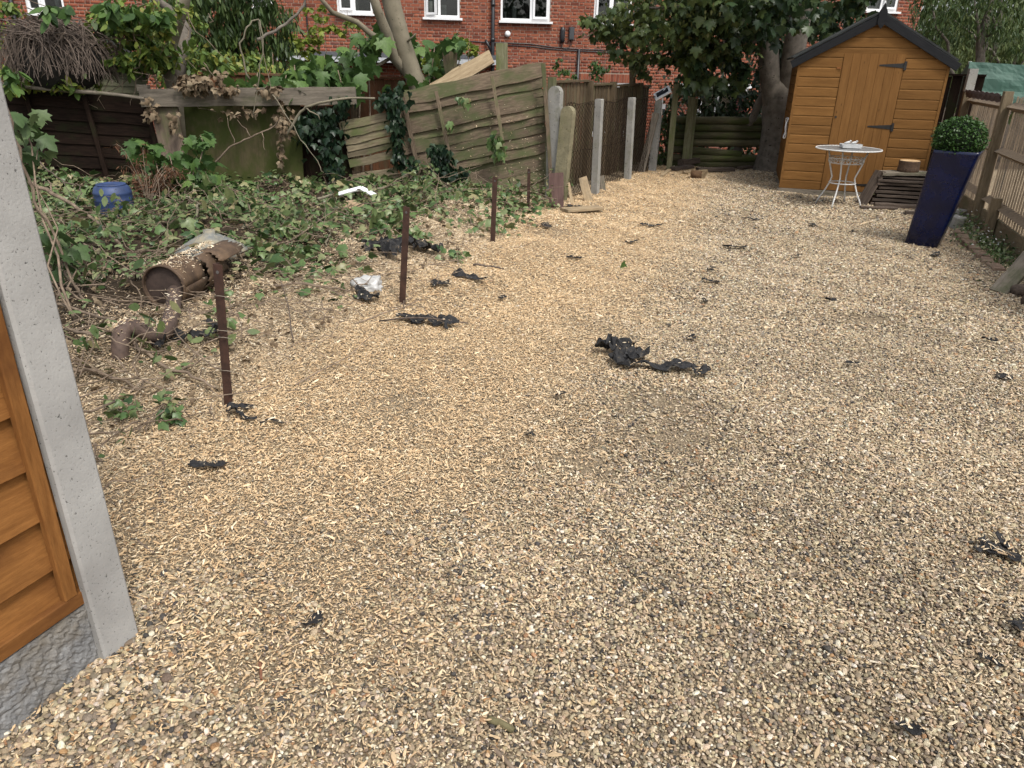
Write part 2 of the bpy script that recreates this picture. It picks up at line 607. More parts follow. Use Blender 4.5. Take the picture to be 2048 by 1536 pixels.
def wander(p0, p1, n=6, amp=0.05, seed=None, sag=0.0):
    rr = random.Random(seed if seed is not None else random.random())
    p0 = Vector(p0); p1 = Vector(p1)
    out = []
    off = Vector((0, 0, 0))
    for i in range(n + 1):
        t = i / n
        if 0 < i < n:
            off = off * 0.5 + Vector((rr.uniform(-1, 1), rr.uniform(-1, 1), rr.uniform(-1, 1))) * amp
        else:
            off = Vector((0, 0, 0))
        out.append(p0.lerp(p1, t) + off - Vector((0, 0, sag * 4 * t * (1 - t))))
    return out

def ico(sub):
    import bmesh
    bm = bmesh.new()
    bmesh.ops.create_icosphere(bm, subdivisions=sub, radius=0.5)
    vs_ = [v.co.copy() for v in bm.verts]; fs = [tuple(v.index for v in f.verts) for f in bm.faces]
    bm.free()
    return vs_, fs

# ------------------------------------------------------------------ ground sheet
def axis(lo, hi, dlo, dhi, step):
    a = list(np.arange(dlo, dhi + 1e-6, step))
    left = []; x = dlo; s = step
    while x > lo: s *= 1.35; x -= s; left.append(x)
    right = []; x = a[-1]; s = step
    while x < hi: s *= 1.35; x += s; right.append(x)
    return np.array(left[::-1] + a + right)

xs = axis(-150, 150, -7.5, 7.5, 0.09); ys = axis(-40, 250, 0.3, 14.5, 0.09)
GX, GY = np.meshgrid(xs, ys)
GZ = hgt(GX, GY)
nx, ny = len(xs), len(ys)
ii = np.arange(nx * ny).reshape(ny, nx)
FQ = np.stack([ii[:-1, :-1], ii[:-1, 1:], ii[1:, 1:], ii[1:, :-1]], -1).reshape(-1, 4)

def ground_mat():
    m, nt, bs = new_mat('earth_and_fines')
    v = coords(nt, rnd=False)
    a = noise_t(nt, v, 3.0, 6, 0.6)
    b = noise_t(nt, v, 140, 4, 0.7)
    fine = ramp(nt, b, [(0.32, (0.10, 0.078, 0.052)), (0.48, (0.25, 0.195, 0.13)), (0.62, (0.42, 0.335, 0.225))])
    soil = ramp(nt, b, [(0.35, (0.022, 0.016, 0.011)), (0.65, (0.09, 0.065, 0.042))])
    at = nt.nodes.new('ShaderNodeAttribute'); at.attribute_name = 'lc'
    c = mix(nt, at.outputs['Fac'], fine, soil)
    c = mix(nt, 0.4, c, ramp(nt, a, [(0.3, (0.6, 0.6, 0.6)), (0.7, (1, 1, 1))]), 'MULTIPLY')
    nt.links.new(c, bs.inputs['Base Color'])
    bs.inputs['Roughness'].default_value = 0.95
    bs.inputs['Specular IOR Level'].default_value = 0.15
    bump(nt, bs, b, 0.8, 0.02)
    return m

V = np.stack([GX, GY, GZ], -1).reshape(-1, 3)
bedmask = sstep(-0.35, -1.1, line_off(V[:, 0], V[:, 1])) * sstep(1.6, 2.2, V[:, 1])
bedmask = np.maximum(bedmask, sstep(13.2, 13.8, V[:, 1]))
g = put('ground', fast_mesh('ground', V, FQ, ground_mat(), lc=bedmask, smooth=True))
tag(g, kind='structure')

# ------------------------------------------------------------------ gravel and wood chippings
def inst_mat(name, rough, spec, nscale, bmp, tint=0.25):
    m, nt, bs = new_mat(name)
    at = nt.nodes.new('ShaderNodeAttribute'); at.attribute_name = 'i_col'; at.attribute_type = 'INSTANCER'
    v = coords(nt, rnd=False)
    n_ = noise_t(nt, v, nscale, 3, 0.6)
    c = mix(nt, tint * 2, at.outputs['Color'], ramp(nt, n_, [(0.3, (0.55, 0.53, 0.5)), (0.7, (1, 1, 1))]), 'MULTIPLY')
    nt.links.new(c, bs.inputs['Base Color'])
    bs.inputs['Roughness'].default_value = rough
    bs.inputs['Specular IOR Level'].default_value = spec
    if bmp: bump(nt, bs, n_, bmp, 0.2)
    return m

def pebble_mesh(seed, mat, sub=2):
    vs_, fs = ico(sub)
    o = Vector((seed * 7.3, seed * 3.1, 0))
    out = []
    for v in vs_:
        d = noise.noise(v * 1.6 + o) * 0.28 + noise.noise(v * 3.7 + o) * 0.10
        w = v * (1 + d)
        out.append((w.x, w.y * 0.8, w.z * 0.55))
    mb = MB(); mb.add(out, fs)
    return mb.mesh('pebble', mat, True)

def chip_mesh(seed, mat):
    rr = random.Random(seed)
    mb = MB()
    n = 3
    rings = []
    bend = rr.uniform(-0.10, 0.10); up = rr.uniform(0, 0.06)
    for i in range(n + 1):
        t = i / n - 0.5
        w = rr.uniform(0.07, 0.20) * (1 if 0 < i < n else rr.uniform(0.2, 0.9)); th = rr.uniform(0.025, 0.06)
        y = bend * t * t * 2 + rr.uniform(-.02, .02); z = up * (1 - 4 * t * t) - up / 2
        rings += [(t, y - w, z - th), (t, y + w, z - th), (t + rr.uniform(-.03, .03), y + w * .7, z + th), (t, y - w * .8, z + th)]
    fs = [(i * 4 + k, (i + 1) * 4 + k, (i + 1) * 4 + (k + 1) % 4, i * 4 + (k + 1) % 4) for i in range(n) for k in range(4)]
    fs += [(0, 1, 2, 3), (n * 4 + 3, n * 4 + 2, n * 4 + 1, n * 4)]
    mb.add(rings, fs)
    me = mb.mesh('chip', mat)
    me.flip_normals()
    return me

def jitter_grid(x0, x1, y0, y1, dens, rng):
    s = 1 / math.sqrt(dens)
    a, b = np.meshgrid(np.arange(x0, x1, s), np.arange(y0, y1, s))
    p = np.stack([a.ravel(), b.ravel()], -1)
    return p + rng.uniform(-0.6, 0.6, p.shape) * s

def in_view(p, m=0.75):
    """in sight, with room for a step to either side"""
    return (np.abs(p[:, 0]) < 0.80 * p[:, 1] + 0.25 + m) & (p[:, 1] > 0.85)

def yard(p):
    x, y = p[:, 0], p[:, 1]
    right = x < 4.72 + (y - 7.3) * 0.344 + 0.15
    left_back = x > 0.50 + (y - 9.03) * 0.50 - 0.1
    return right & ((y < 9.0) | left_back) & (y < 13.05)

def vnoise(p, s, o=0.0):
    x, y = p[:, 0] * s + o, p[:, 1] * s - o
    return (np.sin(x * 1.3 + 1.7 * np.sin(y * 0.7)) + np.sin(y * 1.9 + 1.3 * np.sin(x * 1.1 + 2)) + np.sin((x + y) * 2.9 + o)) / 3

BARE = [((1330, 815), .30, .13), ((1345, 880), .22, .08), ((1180, 935), .16, .05), ((800, 812), .16, .10), ((1140, 470), .35, .12), ((1700, 640), .5, .06)]
def bare(p):
    """trodden patches where the stones are sunk in fines"""
    f = np.zeros(len(p))
    for (px, py), rx, ry in BARE:
        c = G(px, py); f = np.maximum(f, np.exp(-((p[:, 0] - c.x) / rx) ** 2 - ((p[:, 1] - c.y) / (ry * 2)) ** 2 + .35 * vnoise(p, 9.0)))
    return np.clip(f, 0, 1)

def chip_field(p):
    """0..1, how thickly the chippings lie"""
    d = line_off(p[:, 0], p[:, 1])
    band = sstep(-1.6, -0.6, d) * sstep(2.5, 0.95, d)
    far = np.maximum(band, 0.9 * sstep(0.2, -0.6, d - 1.0) * sstep(-1.3, -0.5, d))
    near = sstep(1.4, 2.7, p[:, 1] + 0.3 * vnoise(p, 2.2))
    f = band * (0.35 + 0.65 * near)
    streak = 0.62 * np.exp(-((p[:, 0] + 0.55 - 0.12 * np.sin(p[:, 1] * 3)) / 0.5) ** 2) * sstep(1.2, 1.7, p[:, 1]) * sstep(4, 2.2, p[:, 1])
    base = 0.25 + 0.13 * vnoise(p, 1.3, 3.0)
    back = 0.75 * np.exp(-(((p[:, 0] - 0.65 - (p[:, 1] - 9.0) * 0.5) - 0.5) / 0.45) ** 2) * sstep(8, 9.3, p[:, 1])
    return np.clip(np.maximum.reduce([f, streak + base * 0.5, base, back]) + 0.12 * vnoise(p, 3.1, 1.0) + 0.10 * vnoise(p, 7.3, 4.0), 0.05, 1)

PEB = np.array([(.47, .39, .275), (.38, .305, .215), (.31, .25, .18), (.57, .48, .355), (.19, .155, .12), (.70, .64, .54), (.065, .06, .058), (.36, .22, .12), (.25, .22, .185), (.52, .41, .265)])
PEBW = np.array([.16, .15, .14, .12, .115, .075, .075, .04, .085, .04])
CHP = np.array([(.65, .505, .335), (.56, .425, .27), (.73, .61, .43), (.46, .335, .21), (.80, .71, .55), (.27, .19, .115)])
CHPW = np.array([.30, .26, .20, .10, .08, .06])

def stone_layer():
    rng = np.random.default_rng(5)
    P_, S_ = [], []
    for (y0, y1, dens, size) in ((0.85, 2.6, 14000, 0.0096), (2.6, 4.6, 11000, 0.0105), (4.6, 7.5, 6200, 0.0135), (7.5, 13.1, 3300, 0.017)):
        p = jitter_grid(-7, 8, y0, y1, dens, rng)
        p = p[in_view(p) & yard(p)]
        d = line_off(p[:, 0], p[:, 1])
        keep = (d > -0.4) & (rng.random(len(p)) < (1.0 - 0.8 * sstep(0.35, 0.85, chip_field(p))) * (1 - .8 * bare(p)))
        p = p[keep]
        P_.append(p); S_.append(size * np.exp(rng.normal(0, 0.30, len(p))) * (1 + .35 * sstep(-.55, -1.0, p[:, 0]) * sstep(2.2, 1.6, p[:, 1])))
    p = np.vstack(P_); s = np.concatenate(S_); n = len(p)
    z = hgt(p[:, 0], p[:, 1]) + s * 0.16 + rng.uniform(0, 0.006, n)
    rot = np.stack([rng.normal(0, 0.35, n), rng.normal(0, 0.35, n), rng.uniform(0, 6.28, n)], -1)
    scl = np.stack([s * rng.uniform(0.85, 1.25, n), s, s * rng.uniform(0.7, 1.2, n)], -1)
    ci = rng.choice(len(PEB), n, p=PEBW / PEBW.sum())
    col = PEB[ci] * np.array([.98, .96, .905]) * rng.uniform(0.75, 1.25, (n, 1)) * rng.uniform(0.95, 1.05, (n, 3))
    col = np.clip(col * (1 + .10 * vnoise(p, .9, 2.0) + .12 * vnoise(p, 2.3, 7.0))[:, None], 0.02, .8)
    mt = inst_mat('gravel_stone', 0.75, 0.3, 2.5, 0.3)
    src = [pebble_mesh(i + 1, mt) for i in range(6)]
    print('stones', n)
    return scatter_gn('gravel', np.column_stack([p, z]), rot, scl, col, rng.integers(0, 6, n), src, 'tan and grey pea gravel spread over the yard', 'gravel')

def chip_layer():
    rng = np.random.default_rng(6)
    P_, S_ = [], []
    for (y0, y1, dens, size) in ((0.85, 2.6, 21000, 0.0082), (2.6, 4.6, 19000, 0.0094), (4.6, 7.5, 12500, 0.0122), (7.5, 12.9, 6500, 0.0165)):
        p = jitter_grid(-6.5, 8, y0, y1, dens, rng)
        p = p[in_view(p) & yard(p)]
        d = line_off(p[:, 0], p[:, 1])
        cf = chip_field(p) * (1 - .6 * bare(p)) * sstep(-2.2, -0.7, d + 0.35 * vnoise(p, 2.7))
        keep = (rng.random(len(p)) < cf)
        p = p[keep]
        P_.append(p); S_.append(size * np.exp(rng.normal(0, 0.48, len(p))))
    p = np.vstack(P_); s = np.concatenate(S_); n = len(p)
    z = hgt(p[:, 0], p[:, 1]) + 0.006 + rng.uniform(0, 0.013, n)
    rot = np.stack([rng.normal(0, 0.22, n), rng.normal(0, 0.3, n), rng.uniform(0, 6.28, n)], -1)
    wd = rng.uniform(0.55, 1.3, n) * np.minimum(1, (0.02 / s)) ** 0.3
    scl = np.stack([s, s * wd, s * rng.uniform(0.6, 1.2, n)], -1)
    ci = rng.choice(len(CHP), n, p=CHPW / CHPW.sum())
    col = CHP[ci] * rng.uniform(0.8, 1.15, (n, 1))
    warm = (sstep(-.4, .2, line_off(p[:, 0], p[:, 1])) * sstep(2.4, .9, line_off(p[:, 0], p[:, 1])))[:, None]
    col = col * (1 + warm * np.array([.06, -.01, -.11]))
    if EXTRA:
        E_ = np.vstack(EXTRA); m_ = len(E_)
        p = np.vstack([p, E_[:, :2]]); z = np.concatenate([z, E_[:, 2]])
        rot = np.vstack([rot, np.stack([rng.normal(0, .5, m_), rng.normal(0, .5, m_), rng.uniform(0, 6.28, m_)], -1)])
        s2 = .014 * np.exp(rng.normal(0, .35, m_)); scl = np.vstack([scl, np.stack([s2, s2, s2], -1)])
        col = np.vstack([col, CHP[rng.integers(0, 5, m_)]]); n += m_
    mt = inst_mat('fresh_wood_chip', 0.8, 0.2, 3.0, 0.0, 0.15)
    src = [chip_mesh(i + 1, mt) for i in range(8)]
    print('chips', n)
    return scatter_gn('wood_chippings', np.column_stack([p, z]), rot, scl, col, rng.integers(0, 8, n), src, 'pale shredded wood chippings lying over gravel and bank', 'wood chippings')

EXTRA = []          # chippings that landed on the things, added by their builders
gravel = stone_layer()
# ------------------------------------------------------------------ brick house behind the garden
HA = rad(9.5)
H_E = Vector((math.cos(HA), math.sin(HA), 0)); H_N = Vector((math.sin(HA), -math.cos(HA), 0))
H_O = P(1050, 47, 21.0); H_O.z = 0
def FP(px, py):
    d = ray(px, py)
    t = (H_O - CAM).dot(H_N) / d.dot(H_N)
    q = CAM + d * t
    return (q - H_O).dot(H_E), q.z

house = thing('brick_house', 'long red brick house with white framed windows behind the back fences', 'house', H_O, HA)

def brick_mat():
    m, nt, bs = new_mat('red_brick')
    oi = nt.nodes.new('ShaderNodeObjectInfo'); at = nt.nodes.new('ShaderNodeAttribute'); at.attribute_name = 'lc'
    ad = nt.nodes.new('ShaderNodeMath'); ad.operation = 'ADD'
    nt.links.new(oi.outputs['Random'], ad.inputs[0]); nt.links.new(at.outputs['Fac'], ad.inputs[1])
    fr = nt.nodes.new('ShaderNodeMath'); fr.operation = 'FRACT'
    nt.links.new(ad.outputs[0], fr.inputs[0])
    c = ramp(nt, fr.outputs[0], [(0.0, (0.14, 0.045, 0.030)), (0.25, (0.235, 0.072, 0.042)), (0.6, (0.31, 0.105, 0.058)), (0.9, (0.27, 0.085, 0.05)), (1.0, (0.17, 0.075, 0.06))])
    v = coords(nt)
    n_ = noise_t(nt, v, 9, 5)
    c = mix(nt, 0.5, c, ramp(nt, n_, [(0.3, (0.6, 0.6, 0.62)), (0.7, (1, 1, 1))]), 'MULTIPLY')
    nt.links.new(c, bs.inputs['Base Color'])
    bs.inputs['Roughness'].default_value = 0.9
    bs.inputs['Specular IOR Level'].default_value = 0.2
    return m
M_BRICK = brick_mat()
M_MORTAR = stony('mortar', (0.30, 0.22, 0.17), (0.42, 0.33, 0.26), 5, bscale=40)
M_UPVC = plain('white_window_plastic', (0.78, 0.79, 0.80), 0.35, noise_amt=0.03)
M_BLACKPL = plain('black_plastic_pipe', (0.016, 0.017, 0.02), 0.4, noise_amt=0.3)
M_DARKROOM = plain('dim_room', (0.05, 0.048, 0.045), 0.9, noise_amt=0.5, nscale=2)
M_CURTAIN = plain('pale_curtain', (0.34, 0.33, 0.31), 0.9, noise_amt=0.25, nscale=8)

def glass_mat():
    m, nt, bs = new_mat('window_glass')
    fr = nt.nodes.new('ShaderNodeFresnel'); fr.inputs['IOR'].default_value = 1.6
    gl = nt.nodes.new('ShaderNodeBsdfGlossy'); gl.inputs['Roughness'].default_value = 0.02
    tr = nt.nodes.new('ShaderNodeBsdfTransparent'); tr.inputs['Color'].default_value = (0.72, 0.76, 0.75, 1)
    mx = nt.nodes.new('ShaderNodeMixShader')
    nt.links.new(fr.outputs[0], mx.inputs[0]); nt.links.new(tr.outputs[0], mx.inputs[1]); nt.links.new(gl.outputs[0], mx.inputs[2])
    nt.links.new(mx.outputs[0], nt.nodes['Material Output'].inputs['Surface'])
    return m
M_GLASS = glass_mat()

# window openings: pixel span, sill pixel, height, layout (fraction of the mullion), open casement
WIN = [((58, 134), (96, 27), 1.15, 0.45, False), ((507, 549), (528, 15), 1.15, 0.5, False), ((676, 747), (712, 26), 1.2, 0.47, False),
       ((849, 920), (884, 35), 1.2, 0.42, True), ((1001, 1100), (1050, 42), 1.2, 0.62, False), ((1187, 1262), (1215, 47), 1.2, 0.48, False),
       ((1728, 1790), (1750, 22), 1.2, 0.5, False), ((1180, 1284), None, 1.3, 0.5, False), ((1400, 1500), None, 1.3, 0.4, False), ((-240, -150), (-190, 22), 1.2, 0.5, False)]
openings = []
for (a, b), sill, hh, mu, op in WIN:
    s0 = FP(a, 40)[0]; s1 = FP(b, 40)[0]
    if sill is None:
        z1 = FP((a + b) / 2, 166 if a < 1300 else 176)[1]; z0 = z1 - hh
        s0 = FP(a, 166)[0]; s1 = FP(b, 166)[0]
    else:
        z0 = FP(*sill)[1]; z1 = z0 + hh
    openings.append((s0, s1, z0, z1, mu, op))
S0, S1 = FP(-420, 60)[0], FP(1834, 60)[0]
Z0, Z1 = -1.4, 4.9
# mortar-coloured wall with holes
cuts_s = sorted({S0, S1} | {o[0] for o in openings} | {o[1] for o in openings})
cuts_z = sorted({Z0, Z1} | {o[2] for o in openings} | {o[3] for o in openings})
mb = MB()
for a, b in zip(cuts_s, cuts_s[1:]):
    for c, d in zip(cuts_z, cuts_z[1:]):
        ms, mz = (a + b) / 2, (c + d) / 2
        if any(o[0] < ms < o[1] and o[2] < mz < o[3] for o in openings): continue
        mb.add([(a, 0, c), (b, 0, c), (b, 0, d), (a, 0, d)], [(0, 1, 2, 3)])
for o in openings:
    a, b, c, d = o[:4]
    mb.add([(a, 0, c), (b, 0, c), (b, 0, d), (a, 0, d), (a, .14, c), (b, .14, c), (b, .14, d), (a, .14, d)],
           [(0, 4, 5, 1), (1, 5, 6, 2), (2, 6, 7, 3), (3, 7, 4, 0)])
mb.add([(S1, 0, Z0), (S1, 7, Z0), (S1, 7, Z1), (S1, 0, Z1)], [(0, 1, 2, 3)])
mb.add([(S0, 0, Z0), (S0, 7, Z0), (S0, 7, Z1), (S0, 0, Z1)], [(3, 2, 1, 0)])
wall = put('wall', mb.mesh('wall', M_MORTAR), house, Matrix.Identity(4), local=True)

bricks = []
course = 0.075
k = 0
z = Z0
while z < 4.2:
    s = S0 + 0.005 - (0.164 if k % 2 else 0)
    j = 0
    while s < S1:
        L = 0.215 if (j % 2 == 0) else 0.1025
        a, b = max(s, S0), min(s + L, S1)
        seg = [(a, b)]
        for o in openings:
            if z + 0.065 > o[2] and z < o[3]:
                ns = []
                for (p, q) in seg:
                    if q <= o[0] or p >= o[1]: ns.append((p, q))
                    else:
                        if p < o[0]: ns.append((p, o[0]))
                        if q > o[1]: ns.append((o[1], q))
                seg = ns
        for (p, q) in seg:
            if q - p > 0.03: bricks.append((p, q, z))
        s += L + 0.01; j += 1
    z += course; k += 1
# soldier course over the ground floor window
so = openings[7]
bricks = [b_ for b_ in bricks if not (b_[0] > so[0] - 0.62 and b_[1] < so[1] + 0.26 and so[3] - 0.01 < b_[2] < so[3] + 0.215)]
def brick_score(b_):
    p = H_O + H_E * b_[0]; p.z = b_[2]
    v = p - CAM; d = v.dot(fwd)
    px = 1024 + FPX * v.dot(rgt) / d; py = 768 - FPX * v.dot(upv) / d
    free = (885 < px < 1130 and 52 < py < 128) or (755 < px < 845 and 5 < py < 95) or (925 < px < 998 and 0 < py < 95) or (1103 < px < 1180 and 0 < py < 120) or (560 < px < 672 and 0 < py < 60)
    return (0 if free else 1, d)
bricks.sort(key=lambda b_: (brick_score(b_)[0], -round((b_[1] - b_[0]) * 10), brick_score(b_)[1]))
shared = {}
for (p, q, zz) in bricks[:300]:
    L = round(q - p, 3)
    if L not in shared:
        m_ = MB()
        c_ = 0.004
        m_.add([(0, 0, 0), (L, 0, 0), (L, 0, .065), (0, 0, .065), (c_, -.008, c_), (L - c_, -.008, c_), (L - c_, -.008, .065 - c_), (c_, -.008, .065 - c_)],
               [(4, 5, 6, 7), (0, 1, 5, 4), (1, 2, 6, 5), (2, 3, 7, 6), (3, 0, 4, 7)])
        shared[L] = m_.mesh('brick', M_BRICK)
    put('brick', shared[L], wall, Matrix.Translation((p, random.uniform(-.003, 0.002), zz)), local=True)
rest = bricks[300:]
A = np.array(rest); n = len(A)
c_ = 0.004
dy = RNG.uniform(-.003, .002, n)
zero = np.zeros(n)
def vv(x, y, z): return np.stack([x, y + dy, z], -1)
VV = np.stack([vv(A[:, 0], zero, A[:, 2]), vv(A[:, 1], zero, A[:, 2]), vv(A[:, 1], zero, A[:, 2] + .065), vv(A[:, 0], zero, A[:, 2] + .065),
               vv(A[:, 0] + c_, zero - .008, A[:, 2] + c_), vv(A[:, 1] - c_, zero - .008, A[:, 2] + c_), vv(A[:, 1] - c_, zero - .008, A[:, 2] + .065 - c_), vv(A[:, 0] + c_, zero - .008, A[:, 2] + .065 - c_)], 1)
FF = np.array([(4, 5, 6, 7), (0, 1, 5, 4), (1, 2, 6, 5), (2, 3, 7, 6), (3, 0, 4, 7)])[None] + (np.arange(n) * 8)[:, None, None]
ob = put('brickwork', fast_mesh('brickwork', VV.reshape(-1, 3), FF.reshape(-1, 4), M_BRICK, lc=np.repeat(RNG.random(n), 8)), wall, Matrix.Identity(4), local=True)
tag(ob, kind='stuff')
mb = MB()
s = so[0] - 0.56
while s < so[1] + 0.19:
    mb.box((s + .0325, -.003, so[3] + .112), (.065, .012, .205), col=random.random()); s += 0.075
put('soldier_course', mb.mesh('soldier_course', M_BRICK), wall, Matrix.Identity(4), local=True)

# windows
for (s0, s1, z0, z1, mu, op) in openings:
    w, h = s1 - s0, z1 - z0
    mb = MB(); t = 0.055; D = 0.06
    yc = 0.06
    mb.box(((s0 + s1) / 2, yc, z0 + t / 2), (w - .004, D, t)); mb.box(((s0 + s1) / 2, yc, z1 - t / 2), (w - .004, D, t))
    mb.box((s0 + t / 2 + .002, yc, (z0 + z1) / 2), (t, D, h - 2 * t)); mb.box((s1 - t / 2 - .002, yc, (z0 + z1) / 2), (t, D, h - 2 * t))
    sm = s0 + w * mu
    mb.box((sm, yc, (z0 + z1) / 2), (0.07, D, h - 2 * t))
    win = put('window', mb.mesh('window', M_UPVC), house, Matrix.Identity(4), local=True)
    sb = MB(); sb.box(((s0 + s1) / 2, -.03, z0 - .032), (w + .10, .20, .05))
    put('sill', sb.mesh('sill', M_UPVC), win, Matrix.Identity(4), local=True)
    halves = [(s0 + t, sm - .035), (sm + .035, s1 - t)]
    for hi_, (a, b) in enumerate(halves):
        casement = (hi_ == (0 if mu < 0.5 else 1))
        m_ = MB()
        if casement:
            f = 0.05
            for cx, cz, sx, sz in (((a + b) / 2, z0 + t + f / 2, b - a, f), ((a + b) / 2, z1 - t - f / 2, b - a, f)):
                m_.box((cx - a, 0, cz), (sx, .05, sz))
            m_.box((f / 2, 0, (z0 + z1) / 2), (f, .05, h - 2 * t - 2 * f)); m_.box((b - a - f / 2, 0, (z0 + z1) / 2), (f, .05, h - 2 * t - 2 * f))
            ang = -0.55 if op else 0.0
            put('casement', m_.mesh('casement', M_UPVC), win, Matrix.Translation((a, yc - .055, 0)) @ Matrix.Rotation(ang, 4, 'Z'), local=True)
            g_ = MB(); g_.box(((b - a) / 2, 0, (z0 + z1) / 2), (b - a - 2 * f, .012, h - 2 * t - 2 * f))
            put('pane', g_.mesh('pane', M_GLASS), win, Matrix.Translation((a, yc - .055, 0)) @ Matrix.Rotation(ang, 4, 'Z'), local=True)
        else:
            g_ = MB(); g_.box(((a + b) / 2, yc, (z0 + z1) / 2), (b - a, .012, h - 2 * t))
            put('pane', g_.mesh('pane', M_GLASS), win, Matrix.Identity(4), local=True)
    rb = MB()
    rb.add([(s0, .15, z0), (s1, .15, z0), (s1, .15, z1), (s0, .15, z1), (s0, 1.1, z0), (s1, 1.1, z0), (s1, 1.1, z1), (s0, 1.1, z1)],
           [(4, 5, 6, 7), (0, 1, 5, 4), (1, 2, 6, 5), (2, 3, 7, 6), (3, 0, 4, 7)])
    put('room', rb.mesh('room', M_DARKROOM), win, Matrix.Identity(4), local=True)
    cb = MB()
    x0 = s0 + random.uniform(.1, .3) * w
    for q in range(random.randint(2, 4)):
        cw = random.uniform(.06, .2)
        cb.box((x0, .3 + random.uniform(0, .2), z0 + random.uniform(.1, .25)), (cw, .1, random.uniform(.12, .5))); x0 += cw + random.uniform(.02, .25)
        if x0 > s1 - .15: break
    put('windowsill_clutter', cb.mesh('windowsill_clutter', M_CURTAIN), win, Matrix.Identity(4), local=True)

# pipes, cables, boxes on the wall
def hpart(name, mb, mat, smooth=False, parent=None):
    return put(name, mb.mesh(name, mat, smooth), parent or house, Matrix.Identity(4), local=True)
def pipe_px(name, pix, r, off=.07, par=None):
    m_ = MB(); pts = []
    for q in pix:
        s, z = FP(*q); pts.append((s, -off, z))
    m_.tube(pts, r, 8)
    return hpart(name, m_, M_BLACKPL, True, par)
s985, _ = FP(985, 40)
m_ = MB(); m_.tube([(s985, -.09, 4.7), (s985, -.09, -1.3)], .045, 10)
for zz in (2.9, 2.1, 1.5, .6): m_.tube([(s985, -.09, zz + .04), (s985, -.09, zz - .04)], .058, 10)
dp = hpart('drainpipe', m_, M_BLACKPL, True)
s0_, z0_ = FP(972, 86); m_ = MB(); m_.tube([(s0_, 0, z0_ + .05), (s0_, -.09, z0_ + .03), (s985 - .02, -.09, z0_ - .2)], .035, 8); hpart('waste_pipe', m_, M_BLACKPL, True, dp)
m_ = MB(); s_, _ = FP(33, 40); m_.tube([(s_, -.08, 4.7), (s_, -.08, -1.3)], .05, 8); hpart('drainpipe', m_, M_BLACKPL, True)
m_ = MB(); s_, _ = FP(614, 40); m_.tube([(s_, -.04, 3.2), (s_, -.04, FP(617, 75)[1])], .018, 6); hpart('cable', m_, M_BLACKPL)
pipe_px('cable', [(895, 79), (960, 84), (1010, 86), (1060, 88), (1110, 95), (1150, 98), (1200, 100), (1290, 106)], .011, .02)
pipe_px('cable', [(990, 90), (1060, 93), (1120, 100), (1180, 103), (1290, 110)], .011, .02)
pipe_px('cable', [(0, 40), (120, 44), (260, 52)], .012, .02)
pipe_px('cable', [(1120, 85), (1124, 96), (1132, 99), (1141, 90), (1141, 80)], .008, .03)
m_ = MB(); s_, zt = FP(1157, 98); m_.tube([(s_, -.06, zt), (s_, -.06, -1)], .04, 8); hpart('soil_pipe', m_, M_BLACKPL, True)
s_, z_ = FP(1124, 70); m_ = MB()
prof = [(.0, -.19), (.055, -.17), (.065, -.1), (.065, .1), (.055, .17), (.0, .19)]
m_.lathe([(max(r, .001), zz) for r, zz in prof], (s_, -.06, z_), 10); hpart('junction_box', m_, M_BLACKPL, True)
s_, z_ = FP(1142, 67); m_ = MB(); m_.box((s_, -.05, z_), (.13, .09, .30)); m_.box((s_, -.1, z_), (.10, .02, .26)); hpart('meter_box', m_, plain('grey_box', (.05, .055, .06), .5))
s_, z_ = FP(1015, 68); m_ = MB(); m_.lathe([(.075, 0), (.075, .05), (.05, .09), (.03, .10)], (s_, 0, z_), 16, Matrix.Rotation(rad(90), 3, 'X')); hpart('vent_cap', m_, M_UPVC, True)
# canopy of the ground floor
sa, zt = FP(560, 98); sb_, _ = FP(985, 120); zt = FP(700, 104)[1]
m_ = MB(); m_.box(((sa + sb_) / 2, -.45, zt - .06), (sb_ - sa, .9, .10)); can = hpart('canopy', m_, plain('lead_grey_felt', (.085, .09, .10), .7))
m_ = MB(); m_.box(((sa + sb_) / 2, -.885, zt - .17), (sb_ - sa - .02, .03, .11)); hpart('fascia', m_, plain('grey_white_fascia', (.42, .44, .46), .5), parent=can)
m_ = MB(); m_.box((openings[8][0] + .3, -.2, openings[8][3] + .06), (openings[8][1] - openings[8][0] + .6, .4, .10)); hpart('porch_lintel', m_, M_UPVC)
m_ = MB(); m_.box((openings[8][1] - .2, -.02, openings[8][3] - 1.0), (.4, .05, 1.6)); hpart('door', m_, plain('dull_red_door', (.09, .012, .012), .4))
# roof and gutter, above the picture
m_ = MB(); m_.prism([(-.35, 4.75), (3.6, 7.4), (7.4, 4.75), (7.4, 4.9), (3.6, 7.55), (-.35, 4.9)], (S0 - .2, 0, 0), (0, 1, 0), (0, 0, 1), (1, 0, 0), S1 - S0 + .4)
hpart('roof', m_, stony('roof_tile', (.12, .06, .045), (.2, .1, .07)))
m_ = MB(); m_.tube([(S0, -.38, 4.8), (S1, -.38, 4.8)], .06, 8); hpart('gutter', m_, M_BLACKPL)
# ------------------------------------------------------------------ fences
def PL(px, py, p0, nrm):
    d = ray(px, py); nrm = Vector(nrm)
    t = (Vector(p0) - CAM).dot(nrm) / d.dot(nrm)
    return CAM + d * t

